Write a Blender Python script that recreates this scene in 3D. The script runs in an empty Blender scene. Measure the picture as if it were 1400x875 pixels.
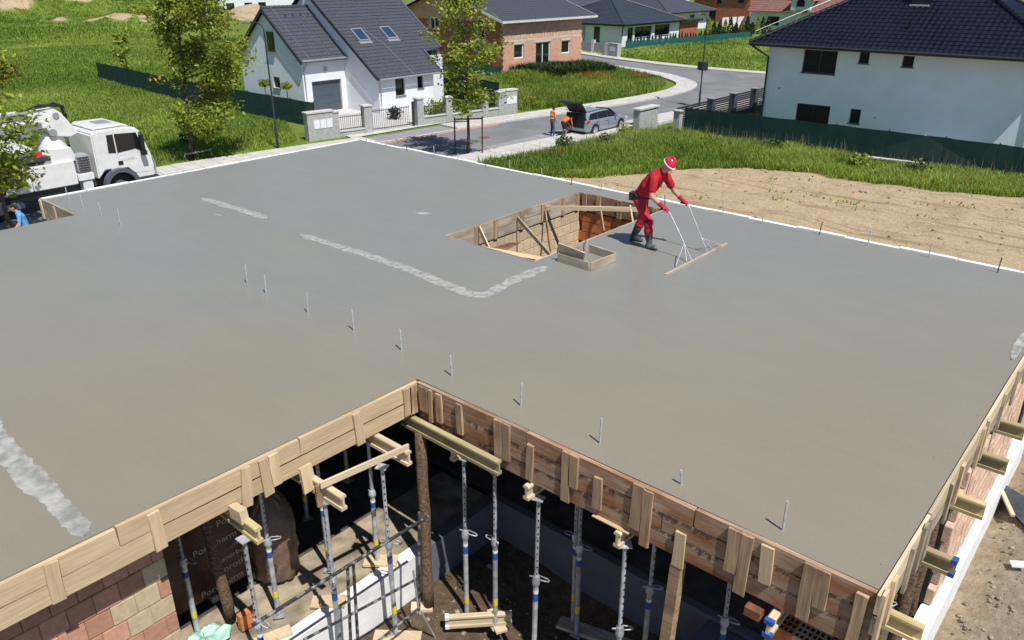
import bpy, bmesh, math, random
import numpy as np
from mathutils import Vector, Matrix, Quaternion
random.seed(7); RNG = np.random.default_rng(7)
S = bpy.context.scene
C = S.collection
rad = math.radians
# ------------------------------------------------------------------ camera, world, sun, exposure
ZC, ZS = 8.9, 4.1                       # camera height, top of the fresh slab (street = 0)
FPX, PITCH, YAW = 1072.0, math.atan(475.5/1072.0), rad(41.0)
cd = bpy.data.cameras.new('camera'); cam = bpy.data.objects.new('camera', cd); C.objects.link(cam)
cam.location = (0, 0, ZC); cam.rotation_euler = (math.pi/2-PITCH, 0, YAW)
cd.sensor_width = 36.0; cd.lens = 36.0*FPX/1400.0; cd.clip_start = 0.1; cd.clip_end = 3000
S.camera = cam
SUN_EL, SUN_OFF = rad(59.5), rad(16.5)  # sun stands over +X, a little towards -Y
sdir = Vector((math.cos(SUN_EL)*math.cos(SUN_OFF), -math.cos(SUN_EL)*math.sin(SUN_OFF), math.sin(SUN_EL)))
W = bpy.data.worlds.new('World'); S.world = W; W.use_nodes = True
nt = W.node_tree; bg = nt.nodes['Background']; sk = nt.nodes.new('ShaderNodeTexSky')
sk.sky_type = 'NISHITA'; sk.sun_disc = False; sk.sun_elevation = SUN_EL; sk.sun_rotation = math.pi/2+SUN_OFF
sk.air_density = 1.0; sk.dust_density = 0.1; sk.ozone_density = 4.0
nt.links.new(sk.outputs[0], bg.inputs[0]); bg.inputs[1].default_value = 0.085
sl = bpy.data.lights.new('sun', 'SUN'); sl.energy = 5.0; sl.angle = rad(0.5); sl.color = (1.0, 0.965, 0.91)
so = bpy.data.objects.new('sun', sl); C.objects.link(so); so.location = (20, -8, 40)
so.rotation_euler = sdir.to_track_quat('Z', 'Y').to_euler()
S.view_settings.view_transform = 'Standard'; S.view_settings.look = 'None'
S.view_settings.exposure = 0.12; S.view_settings.gamma = 1.0
try: S.cycles.max_bounces = 8
except Exception: pass

# ------------------------------------------------------------------ ground points from the survey of the photograph
_F = Vector((-math.sin(YAW)*math.cos(PITCH), math.cos(YAW)*math.cos(PITCH), -math.sin(PITCH)))
_R = Vector((math.cos(YAW), math.sin(YAW), 0)); _U = _R.cross(_F)
def _ray(px, py): return _F + _R*((px-700)/FPX) + _U*((437.5-py)/FPX)
def at(px, py, z=0.0):
    d = _ray(px, py); t = (z-ZC)/d.z; return Vector((d.x*t, d.y*t, z))
def onx(px, py, X):
    d = _ray(px, py); t = X/d.x; return Vector((X, d.y*t, ZC+d.z*t))
def ony(px, py, Y):
    d = _ray(px, py); t = Y/d.y; return Vector((d.x*t, Y, ZC+d.z*t))

# ------------------------------------------------------------------ materials
MATS = {}
def _nodes(name):
    m = bpy.data.materials.new(name); m.use_nodes = True; MATS[name] = m
    t = m.node_tree; return m, t, t.nodes['Principled BSDF']
def M(name, col, rough=0.8, var=0.12, scale=4.0, bump=0.0, bscale=40.0, spec=0.4, metal=0.0, stretch=(1,1,1), col2=None, rnd=0.0, detail=5, coat=0.0, attr=None, contrast=(0.35,0.65)):
    m, t, b = _nodes(name); N = t.nodes.new; L = t.links.new
    b.inputs['Roughness'].default_value = rough; b.inputs['Metallic'].default_value = metal
    b.inputs['Specular IOR Level'].default_value = spec
    if coat: b.inputs['Coat Weight'].default_value = coat; b.inputs['Coat Roughness'].default_value = 0.08
    tc = N('ShaderNodeTexCoord'); mp = N('ShaderNodeMapping'); mp.inputs['Scale'].default_value = stretch
    L(tc.outputs['Object'], mp.inputs[0])
    nz = N('ShaderNodeTexNoise'); nz.inputs['Scale'].default_value = scale; nz.inputs['Detail'].default_value = detail
    L(mp.outputs[0], nz.inputs[0])
    if rnd or stretch != (1,1,1):
        oi = N('ShaderNodeObjectInfo'); ad = N('ShaderNodeVectorMath'); ad.operation = 'ADD'
        sc = N('ShaderNodeVectorMath'); sc.operation = 'SCALE'; sc.inputs[0].default_value = (17.3, 9.1, 23.7)
        L(oi.outputs['Random'], sc.inputs['Scale']); L(tc.outputs['Object'], ad.inputs[0]); L(sc.outputs[0], ad.inputs[1]); L(ad.outputs[0], mp.inputs[0])
    rp = N('ShaderNodeMapRange'); rp.inputs[1].default_value = contrast[0]; rp.inputs[2].default_value = contrast[1]; L(nz.outputs['Fac'], rp.inputs[0])
    mx = N('ShaderNodeMix'); mx.data_type = 'RGBA'; L(rp.outputs[0], mx.inputs[0])
    c1 = tuple(c*(1-var) for c in col)+(1,); c2 = tuple(col2 if col2 else [min(1, c*(1+var)) for c in col])+(1,)
    mx.inputs[6].default_value = c1; mx.inputs[7].default_value = c2
    out = mx.outputs[2]
    if attr:
        at_ = N('ShaderNodeAttribute'); at_.attribute_name = attr
        m2 = N('ShaderNodeMix'); m2.data_type = 'RGBA'; m2.blend_type = 'MULTIPLY'; m2.inputs[0].default_value = 1.0
        L(out, m2.inputs[6]); L(at_.outputs['Color'], m2.inputs[7]); out = m2.outputs[2]
    if rnd:
        hs = N('ShaderNodeHueSaturation'); mr = N('ShaderNodeMapRange'); mr.inputs[3].default_value = 1-rnd; mr.inputs[4].default_value = 1+rnd
        L(oi.outputs['Random'], mr.inputs[0]); L(mr.outputs[0], hs.inputs['Value']); L(out, hs.inputs['Color']); out = hs.outputs[0]
    L(out, b.inputs['Base Color'])
    if bump:
        n2 = N('ShaderNodeTexNoise'); n2.inputs['Scale'].default_value = bscale; n2.inputs['Detail'].default_value = 6; L(mp.outputs[0], n2.inputs[0])
        bp = N('ShaderNodeBump'); bp.inputs['Strength'].default_value = bump; bp.inputs['Distance'].default_value = 0.02
        L(n2.outputs['Fac'], bp.inputs['Height']); L(bp.outputs[0], b.inputs['Normal'])
    return m
def m_wood(name, col, stain=None, rough=0.75, grain=0.25, dirt=0.0):
    m, t, b = _nodes(name); N = t.nodes.new; L = t.links.new
    b.inputs['Roughness'].default_value = rough; b.inputs['Specular IOR Level'].default_value = 0.25
    tc = N('ShaderNodeTexCoord'); oi = N('ShaderNodeObjectInfo')
    sc = N('ShaderNodeVectorMath'); sc.operation = 'SCALE'; sc.inputs[0].default_value = (17.3, 9.1, 23.7); L(oi.outputs['Random'], sc.inputs['Scale'])
    ad = N('ShaderNodeVectorMath'); ad.operation = 'ADD'; L(tc.outputs['Object'], ad.inputs[0]); L(sc.outputs[0], ad.inputs[1])
    mp = N('ShaderNodeMapping'); mp.inputs['Scale'].default_value = (1.2, 22, 22); L(ad.outputs[0], mp.inputs[0])
    nz = N('ShaderNodeTexNoise'); nz.inputs['Scale'].default_value = 1.6; nz.inputs['Detail'].default_value = 7; nz.inputs['Distortion'].default_value = 0.4; L(mp.outputs[0], nz.inputs[0])
    mp2 = N('ShaderNodeMapping'); mp2.inputs['Scale'].default_value = (1, 2.5, 2.5); L(ad.outputs[0], mp2.inputs[0])
    n2 = N('ShaderNodeTexNoise'); n2.inputs['Scale'].default_value = 1.8; n2.inputs['Detail'].default_value = 4; L(mp2.outputs[0], n2.inputs[0])
    r1 = N('ShaderNodeMapRange'); r1.inputs[1].default_value = .3; r1.inputs[2].default_value = .7; L(nz.outputs['Fac'], r1.inputs[0])
    mx = N('ShaderNodeMix'); mx.data_type = 'RGBA'; L(r1.outputs[0], mx.inputs[0])
    mx.inputs[6].default_value = tuple(c*(1-grain) for c in col)+(1,); mx.inputs[7].default_value = tuple(min(1, c*(1+grain*.6)) for c in col)+(1,)
    r2 = N('ShaderNodeMapRange'); r2.inputs[1].default_value = .40 if stain and col[0] < .41 and col[2] > .18 else .5; r2.inputs[2].default_value = .66; L(n2.outputs['Fac'], r2.inputs[0])
    m2 = N('ShaderNodeMix'); m2.data_type = 'RGBA'
    ml = N('ShaderNodeMath'); ml.operation = 'MULTIPLY'; ml.inputs[1].default_value = 0.85 if stain else 0.35; L(r2.outputs[0], ml.inputs[0]); L(ml.outputs[0], m2.inputs[0])
    L(mx.outputs[2], m2.inputs[6]); m2.inputs[7].default_value = tuple(stain if stain else [c*.72 for c in col])+(1,)
    hs = N('ShaderNodeHueSaturation'); mr = N('ShaderNodeMapRange'); mr.inputs[3].default_value = .84; mr.inputs[4].default_value = 1.12
    L(oi.outputs['Random'], mr.inputs[0]); L(mr.outputs[0], hs.inputs['Value']); L(m2.outputs[2], hs.inputs['Color'])
    L(hs.outputs[0], b.inputs['Base Color'])
    bp = N('ShaderNodeBump'); bp.inputs['Strength'].default_value = .25; bp.inputs['Distance'].default_value = .006
    L(nz.outputs['Fac'], bp.inputs['Height']); L(bp.outputs[0], b.inputs['Normal'])
    return m
def m_concrete():
    m, t, b = _nodes('wet_concrete'); N = t.nodes.new; L = t.links.new
    g = N('ShaderNodeTexCoord')
    n1 = N('ShaderNodeTexNoise'); n1.inputs['Scale'].default_value = .33; n1.inputs['Detail'].default_value = 5; n1.inputs['Roughness'].default_value = .6; L(g.outputs['Object'], n1.inputs[0])
    mp = N('ShaderNodeMapping'); mp.inputs['Scale'].default_value = (.8, 1.5, 1); mp.inputs['Rotation'].default_value = (0, 0, .35); L(g.outputs['Object'], mp.inputs[0])
    n2 = N('ShaderNodeTexNoise'); n2.inputs['Scale'].default_value = 1.1; n2.inputs['Detail'].default_value = 6; L(mp.outputs[0], n2.inputs[0])
    n3 = N('ShaderNodeTexNoise'); n3.inputs['Scale'].default_value = 38; n3.inputs['Detail'].default_value = 8; L(g.outputs['Object'], n3.inputs[0])
    # sky sheen painted in: far left cooler, +X and near edge warmer
    sp = N('ShaderNodeSeparateXYZ'); L(g.outputs['Object'], sp.inputs[0])
    # distance along (X - 0.55 Y): near right = warm, far left = cool
    ma = N('ShaderNodeMath'); ma.operation = 'MULTIPLY_ADD'; ma.inputs[1].default_value = -1.1; L(sp.outputs['Y'], ma.inputs[0]); L(sp.outputs['X'], ma.inputs[2])
    nadd = N('ShaderNodeMath'); nadd.operation = 'MULTIPLY_ADD'; nadd.inputs[1].default_value = 5.0; L(n1.outputs['Fac'], nadd.inputs[0]); L(ma.outputs[0], nadd.inputs[2])
    r0 = N('ShaderNodeMapRange'); r0.inputs[1].default_value = 4.0; r0.inputs[2].default_value = 9.6; L(nadd.outputs[0], r0.inputs[0])
    mx = N('ShaderNodeMix'); mx.data_type = 'RGBA'; L(r0.outputs[0], mx.inputs[0])
    mx.inputs[6].default_value = (.232, .225, .194, 1); mx.inputs[7].default_value = (.250, .221, .164, 1)
    r2 = N('ShaderNodeMapRange'); r2.inputs[1].default_value = .3; r2.inputs[2].default_value = .7; r2.inputs[3].default_value = .975; r2.inputs[4].default_value = 1.02; L(n2.outputs['Fac'], r2.inputs[0])
    r3 = N('ShaderNodeMapRange'); r3.inputs[1].default_value = .3; r3.inputs[2].default_value = .7; r3.inputs[3].default_value = .965; r3.inputs[4].default_value = 1.03; L(n3.outputs['Fac'], r3.inputs[0])
    mm = N('ShaderNodeMath'); mm.operation = 'MULTIPLY'; L(r2.outputs[0], mm.inputs[0]); L(r3.outputs[0], mm.inputs[1])
    v = N('ShaderNodeVectorMath'); v.operation = 'SCALE'; L(mx.outputs[2], v.inputs[0]); L(mm.outputs[0], v.inputs['Scale'])
    # scattered cement-skin specks and brown scum streaks
    n5 = N('ShaderNodeTexNoise'); n5.inputs['Scale'].default_value = .9; n5.inputs['Detail'].default_value = 9; n5.inputs['Roughness'].default_value = .72; L(mp.outputs[0], n5.inputs[0])
    r5 = N('ShaderNodeMapRange'); r5.inputs[1].default_value = .66; r5.inputs[2].default_value = .76; r5.inputs[4].default_value = .3; L(n5.outputs['Fac'], r5.inputs[0])
    m5 = N('ShaderNodeMix'); m5.data_type = 'RGBA'; L(r5.outputs[0], m5.inputs[0]); L(v.outputs[0], m5.inputs[6]); m5.inputs[7].default_value = (.31, .285, .22, 1)
    
    nb = N('ShaderNodeTexNoise'); nb.inputs['Scale'].default_value = .22; nb.inputs['Detail'].default_value = 4; nb.inputs['Distortion'].default_value = .8; L(g.outputs['Object'], nb.inputs[0])
    mpb = N('ShaderNodeMath'); mpb.operation = 'MULTIPLY'; rb = N('ShaderNodeMapRange'); rb.inputs[1].default_value = .48; rb.inputs[2].default_value = .7; rb.inputs[4].default_value = .22; L(nb.outputs['Fac'], rb.inputs[0]); L(rb.outputs[0], mpb.inputs[0]); L(r0.outputs[0], mpb.inputs[1])
    m6 = N('ShaderNodeMix'); m6.data_type = 'RGBA'; L(mpb.outputs[0], m6.inputs[0]); L(m5.outputs[2], m6.inputs[6]); m6.inputs[7].default_value = (.225, .188, .142, 1)
    # faint float passes drawn across the pour
    wv = N('ShaderNodeMapping'); wv.inputs['Scale'].default_value = (.22, 5.0, 1); wv.inputs['Rotation'].default_value = (0, 0, .06); L(g.outputs['Object'], wv.inputs[0])
    nw = N('ShaderNodeTexNoise'); nw.inputs['Scale'].default_value = 1.4; nw.inputs['Detail'].default_value = 3; nw.inputs['Distortion'].default_value = .5; L(wv.outputs[0], nw.inputs[0])
    rw_ = N('ShaderNodeMapRange'); rw_.inputs[1].default_value = .35; rw_.inputs[2].default_value = .65; rw_.inputs[3].default_value = .99; rw_.inputs[4].default_value = 1.01; L(nw.outputs['Fac'], rw_.inputs[0])
    v7 = N('ShaderNodeVectorMath'); v7.operation = 'SCALE'; L(m6.outputs[2], v7.inputs[0]); L(rw_.outputs[0], v7.inputs['Scale'])
    L(v7.outputs[0], b.inputs['Base Color'])
    rr = N('ShaderNodeMapRange'); rr.inputs[1].default_value = .3; rr.inputs[2].default_value = .7; rr.inputs[3].default_value = .22; rr.inputs[4].default_value = .46; L(n1.outputs['Fac'], rr.inputs[0])
    L(rr.outputs[0], b.inputs['Roughness']); b.inputs['Specular IOR Level'].default_value = .5
    bp = N('ShaderNodeBump'); bp.inputs['Strength'].default_value = .16; bp.inputs['Distance'].default_value = .008
    ad = N('ShaderNodeMath'); ad.operation = 'MULTIPLY_ADD'; ad.inputs[1].default_value = .35; L(n3.outputs['Fac'], ad.inputs[0]); L(n2.outputs['Fac'], ad.inputs[2])
    L(ad.outputs[0], bp.inputs['Height']); L(bp.outputs[0], b.inputs['Normal'])
    return m
def m_ground():
    m, t, b = _nodes('ground'); N = t.nodes.new; L = t.links.new
    g = N('ShaderNodeTexCoord'); a = N('ShaderNodeAttribute'); a.attribute_name = 'zone'
    sp = N('ShaderNodeSeparateColor'); L(a.outputs['Color'], sp.inputs[0])
    def noise(s, d=6, r=.6, vec=None):
        n = N('ShaderNodeTexNoise'); n.inputs['Scale'].default_value = s; n.inputs['Detail'].default_value = d; n.inputs['Roughness'].default_value = r
        L(vec if vec else g.outputs['Object'], n.inputs[0]); return n.outputs['Fac']
    def rng(x, a0, a1, b0=0, b1=1):
        n = N('ShaderNodeMapRange'); n.inputs[1].default_value = a0; n.inputs[2].default_value = a1; n.inputs[3].default_value = b0; n.inputs[4].default_value = b1; L(x, n.inputs[0]); return n.outputs[0]
    def mix(f, c0, c1):
        n = N('ShaderNodeMix'); n.data_type = 'RGBA'; L(f, n.inputs[0])
        for i, c in ((6, c0), (7, c1)):
            if isinstance(c, tuple): n.inputs[i].default_value = c
            else: L(c, n.inputs[i])
        return n.outputs[2]
    mp = N('ShaderNodeMapping'); mp.inputs['Rotation'].default_value = (0, 0, .12); mp.inputs['Scale'].default_value = (.25, 1.2, 1); L(g.outputs['Object'], mp.inputs[0])
    big = noise(.09, 5); mid = noise(.7, 8, .65); fine = noise(7, 8, .7); streak = noise(.35, 6, .6, mp.outputs[0])
    grass = mix(rng(mid, .35, .65), (.075, .14, .016, 1), (.17, .235, .036, 1))
    grass = mix(rng(streak, .45, .7), grass, (.15, .19, .04, 1))
    dirt = mix(rng(fine, .3, .7), (.33, .245, .15, 1), (.55, .435, .285, 1))
    dirt = mix(rng(mid, .53, .74), dirt, (.30, .21, .12, 1))
    mp3 = N('ShaderNodeMapping'); mp3.inputs['Rotation'].default_value = (0, 0, -.12); mp3.inputs['Scale'].default_value = (.16, 2.2, 1); L(g.outputs['Object'], mp3.inputs[0])
    rut = noise(1.0, 5, .6, mp3.outputs[0]); dirt = mix(rng(rut, .52, .66, 0, .75), dirt, (.26, .18, .10, 1))
    grey = mix(rng(fine, .3, .7), (.19, .155, .11, 1), (.34, .29, .215, 1))
    dirt = mix(sp.outputs[1], dirt, grey)
    dirt = mix(sp.outputs[2], dirt, mix(rng(fine, .3, .7), (.07, .048, .03, 1), (.165, .118, .076, 1)))  # third zone channel: pit soil painted darker for the shade under the slab
    ad = N('ShaderNodeMath'); ad.operation = 'MULTIPLY_ADD'; ad.inputs[1].default_value = .5; L(mid, ad.inputs[0]); L(sp.outputs[0], ad.inputs[2])
    col = mix(rng(ad.outputs[0], .68, .82), grass, dirt)
    L(col, b.inputs['Base Color']); b.inputs['Roughness'].default_value = .95; b.inputs['Specular IOR Level'].default_value = .15
    bp = N('ShaderNodeBump'); bp.inputs['Strength'].default_value = .8; bp.inputs['Distance'].default_value = .12
    a2 = N('ShaderNodeMath'); a2.operation = 'ADD'; L(fine, a2.inputs[0]); L(mid, a2.inputs[1]); L(a2.outputs[0], bp.inputs['Height']); L(bp.outputs[0], b.inputs['Normal'])
    return m
def m_leaf(name, c1, c2, trans=.35):
    m, t, b = _nodes(name); N = t.nodes.new; L = t.links.new
    a = N('ShaderNodeAttribute'); a.attribute_name = 'tint'; sp = N('ShaderNodeSeparateColor'); L(a.outputs['Color'], sp.inputs[0])
    mx = N('ShaderNodeMix'); mx.data_type = 'RGBA'; mx.inputs[6].default_value = c1+(1,); mx.inputs[7].default_value = c2+(1,); L(sp.outputs[0], mx.inputs[0])
    L(mx.outputs[2], b.inputs['Base Color']); b.inputs['Roughness'].default_value = .55; b.inputs['Specular IOR Level'].default_value = .3
    tr = N('ShaderNodeBsdfTranslucent'); L(mx.outputs[2], tr.inputs[0]); ms = N('ShaderNodeMixShader'); ms.inputs[0].default_value = trans
    L(b.outputs[0], ms.inputs[1]); L(tr.outputs[0], ms.inputs[2]); L(ms.outputs[0], t.nodes['Material Output'].inputs[0])
    return m
def m_net(name, col, see=.12):
    m, t, b = _nodes(name); N = t.nodes.new; L = t.links.new
    b.inputs['Base Color'].default_value = col+(1,); b.inputs['Roughness'].default_value = .7; b.inputs['Specular IOR Level'].default_value = .25
    g = N('ShaderNodeTexCoord'); n = N('ShaderNodeTexNoise'); n.inputs['Scale'].default_value = 1.5; n.inputs['Detail'].default_value = 4; L(g.outputs['Object'], n.inputs[0])
    r = N('ShaderNodeMapRange'); r.inputs[3].default_value = .6; r.inputs[4].default_value = 1.4; L(n.outputs['Fac'], r.inputs[0])
    v = N('ShaderNodeVectorMath'); v.operation = 'SCALE'; v.inputs[0].default_value = col; L(r.outputs[0], v.inputs['Scale']); L(v.outputs[0], b.inputs['Base Color'])
    tr = N('ShaderNodeBsdfTransparent'); ms = N('ShaderNodeMixShader'); ms.inputs[0].default_value = see
    L(b.outputs[0], ms.inputs[1]); L(tr.outputs[0], ms.inputs[2]); L(ms.outputs[0], t.nodes['Material Output'].inputs[0])
    return m
m_concrete(); m_ground()
M('rough_concrete', (.25, .245, .225), .92, .1, 9, .5, 40, .2, contrast=(.34,.6), col2=(.37,.365,.34))
M('pale_cement', (.27, .265, .24), .92, .15, 6, .5, 45, .2, contrast=(.34,.6), col2=(.40,.39,.36))
M('eps', (.78, .78, .76), .85, .07, 6, .3, 60, .2); M('eps_shaded', (.125, .135, .155), .8, .08, 3, .2, 60, .2)
m_wood('fresh_wood', (.60, .45, .275), grain=.2); m_wood('cleat_wood', (.44, .30, .185), stain=(.25, .15, .08), grain=.35)
m_wood('wet_wood', (.40, .275, .185), stain=(.24, .085, .025), grain=.4)
m_wood('grey_wood', (.44, .37, .28), stain=(.26, .2, .14), grain=.35)
m_wood('pale_wood', (.62, .50, .33), grain=.2); m_wood('yellow_wood', (.60, .49, .25), grain=.2, stain=(.44, .35, .18)); m_wood('old_beam', (.38, .32, .18), stain=(.24, .19, .1))
M('log_bark', (.16, .105, .07), .95, .5, 6, .9, 14, .1, stretch=(1, 6, 6))
M('steel', (.42, .44, .46), .42, .28, 9, .1, 60, .5, .3, rnd=.2); M('zinc', (.47, .49, .51), .4, .2, 12, .1, 60, .5, .2); M('dark_steel', (.11, .11, .115), .5, .5, 12, .3, 40, .5, .5, col2=(.34, .33, .32), contrast=(.5, .62))
M('tape_blue', (.03, .09, .34), .4); M('tape_yellow', (.68, .55, .03), .5); M('tape_red', (.6, .04, .04), .5); M('tape_white', (.75, .75, .75), .5)
M('brick', (.50, .27, .18), .9, .1, 14, .15, 60, .15, rnd=.16, stretch=(1, 1, 1.01)); M('brick_pale', (.52, .41, .27), .9, .1, 14, .15, 60, .15, rnd=.1, stretch=(1, 1, 1.01))
M('brick_orange', (.50, .185, .075), .9, .2, 7, .5, 30, .15, rnd=.12, stretch=(1, 1, 1.01)); M('brick_tan', (.66, .45, .33), .9, .07, 6, .4, 30, .15, rnd=.1, stretch=(1, 1, 1.01))
M('mortar', (.42, .38, .33), .95, .2, 20); M('added_panel_dark', (.085, .055, .035), .8, .2, 3); M('floor_shaded', (.085, .07, .055), .95, .3, 4); M('brick_cream', (.62, .49, .32), .9, .10, 9, .4, 30, .15, rnd=.08, stretch=(1, 1, 1.01)); M('interior_shade', (.03, .026, .024), .95, .2, 3)
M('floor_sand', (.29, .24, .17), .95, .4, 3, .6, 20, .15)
M('asphalt', (.185, .185, .187), .9, .16, .35, .3, 120, .25, detail=10); M('paver_grey', (.27, .27, .275), .9, .1, 6, .3, 80, .2, rnd=.05); M('paver_red', (.42, .24, .185), .9, .15, 8, .3, 60, .2)
M('pave_slab', (.50, .475, .435), .9, .09, 2.5, .3, 90, .2, rnd=.06); M('kerb', (.55, .54, .51), .9, .08, 5, .3, 60, .2, rnd=.06); M('drive', (.52, .50, .475), .9, .08, 1.2, .2, 60, .2)
M('wall_white_skylit', (.76, .82, .91), .9, .03, 1.2, .25, 120, .2); M('wall_white', (.74, .765, .80), .9, .03, 1.2, .25, 120, .2); M('wall_grey', (.40, .40, .39), .9, .12, 6, .5, 70, .2); M('wall_green', (.52, .60, .52), .9, .05, 1); M('reveal', (.72, .72, .71), .9, .03, 1)  # house whites tinted blue, painting in the sky's colour on shaded walls
M('roof_grey', (.062, .068, .082), .5, .2, 8, .1, 60, .4); M('roof_dark', (.007, .009, .016), .33, .3, 9, .1, 60, .32); M('roof_blue', (.062, .072, .098), .45, .2, 3); M('roof_brown', (.205, .105, .085), .7, .2, 3); M('roof_black', (.035, .042, .052), .45, .2, 3)
M('trim_dark', (.03, .032, .036), .5, .1, 5); M('gutter', (.42, .43, .44), .35, .05, 5, metal=.5); M('frame_white', (.8, .8, .8), .4, .02); M('frame_dark', (.035, .035, .04), .4, .05); M('wood_eave', (.62, .59, .54), .8, .1, 6)
M('house_brick', (.60, .355, .245), .9, .10, 2.5, .4, 25, .15, rnd=.06); M('house_brick_red', (.37, .135, .085), .9, .2, 3, .4, 25, .15); M('joint_pale', (.60, .50, .42), .9, .1, 6)
m_, t_, b_ = _nodes('glass'); b_.inputs['Base Color'].default_value = (.012, .014, .018, 1); b_.inputs['Roughness'].default_value = .06; b_.inputs['Specular IOR Level'].default_value = .6
m_, t_, b_ = _nodes('sky_glass'); b_.inputs['Base Color'].default_value = (.02, .045, .10, 1); b_.inputs['Roughness'].default_value = .03; b_.inputs['Specular IOR Level'].default_value = 1.0; b_.inputs['Coat Weight'].default_value = 1
M('black', (.012, .012, .013), .7, .1); M('rubber', (.022, .022, .023), .75, .15, 10); M('garage', (.07, .09, .112), .5, .05, 2)
M('truck_white', (.70, .70, .69), .36, .07, 2.2, coat=.3, contrast=(.3,.6)); M('truck_grey', (.33, .345, .36), .5, .1, 5); M('truck_dark', (.05, .052, .056), .5, .2, 6); M('arch_grey', (.085, .1, .12), .55, .1, 4)
M("car_silver", (.29, .335, .39), .3, .03, 3, metal=.3, coat=.8); M('alloy', (.55, .56, .57), .3, .05, 5, metal=.7); M('lamp_red', (.5, .02, .02), .3); M('lamp_clear', (.7, .7, .72), .2)
M('skin', (.50, .285, .195), .55, .08, 20); M('skin_tan', (.42, .22, .14), .55, .08, 20); M('hair', (.022, .016, .012), .8, .2, 30); M('shirt_red', (.44, .024, .036), .95, .2, 6, 1.0, 11, .1); M('trouser_red', (.42, .03, .05), .95, .22, 5, 1.0, 10, .1); M('helmet', (.62, .02, .05), .22, .03, 3, spec=.6); M('helmet_rim', (.75, .75, .75), .4)
M('glove', (.40, .025, .04), .8, .2, 20, .4, 60); M('boot', (.05, .056, .055), .55, .35, 6, .2, 40, col2=(.2,.2,.19), contrast=(.5,.7)); M('hivis', (.80, .145, .02), .8, .08, 8, .2, 30); M('reflective', (.72, .68, .55), .4, .05); M('jeans', (.06, .085, .14), .9, .25, 8); M('dark_cloth', (.035, .035, .04), .9, .2, 8); M('shirt_blue', (.10, .33, .62), .9, .3, 4, .3, 20); M('shoe', (.6, .6, .6), .6)
M('film_maroon', (.045, .010, .011), .35, .25, 4, .4, 12, .5); M('print_white', (.45, .42, .41), .6, .03); M('foil_green', (.42, .74, .58), .3, .15, 6, .6, 12, .5); M('tarp_brown', (.19, .125, .085), .5, .25, 6, .6, 8, .4); M('membrane', (.05, .055, .065), .45, .3, 6, .5, 10); M('paper_white', (.8, .8, .79), .8)
m_net('net_green', (.006, .038, .034), .02); m_net('net_teal', (.010, .105, .095), .08)
m_leaf('grass_blade', (.115, .20, .018), (.49, .58, .11), .48); m_leaf('leaf', (.10, .165, .018), (.50, .56, .085), .5); m_leaf('leaf_dark', (.020, .045, .010), (.085, .135, .03), .28); m_leaf('leaf_thuja', (.010, .022, .009), (.055, .075, .024), .15); m_leaf('leaf_yellow', (.10, .12, .018), (.42, .36, .05), .42); m_leaf('poppy', (.5, .04, .02), (.62, .09, .03), .2); m_leaf('dry_stem', (.22, .19, .11), (.34, .29, .17), .2)
M('bark', (.085, .068, .052), .95, .4, 8, .8, 25, .1); M('clod', (.36, .27, .165), .95, .3, 4, .8, 20, .1); M('clod_grey', (.30, .25, .185), .95, .3, 4, .8, 20, .1); M('crumb', (.16, .15, .13), .9, .3, 20); M('slurry', (.10, .06, .04), .9, .3, 20); M('rust', (.2, .085, .045), .9, .3, 10)

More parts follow.
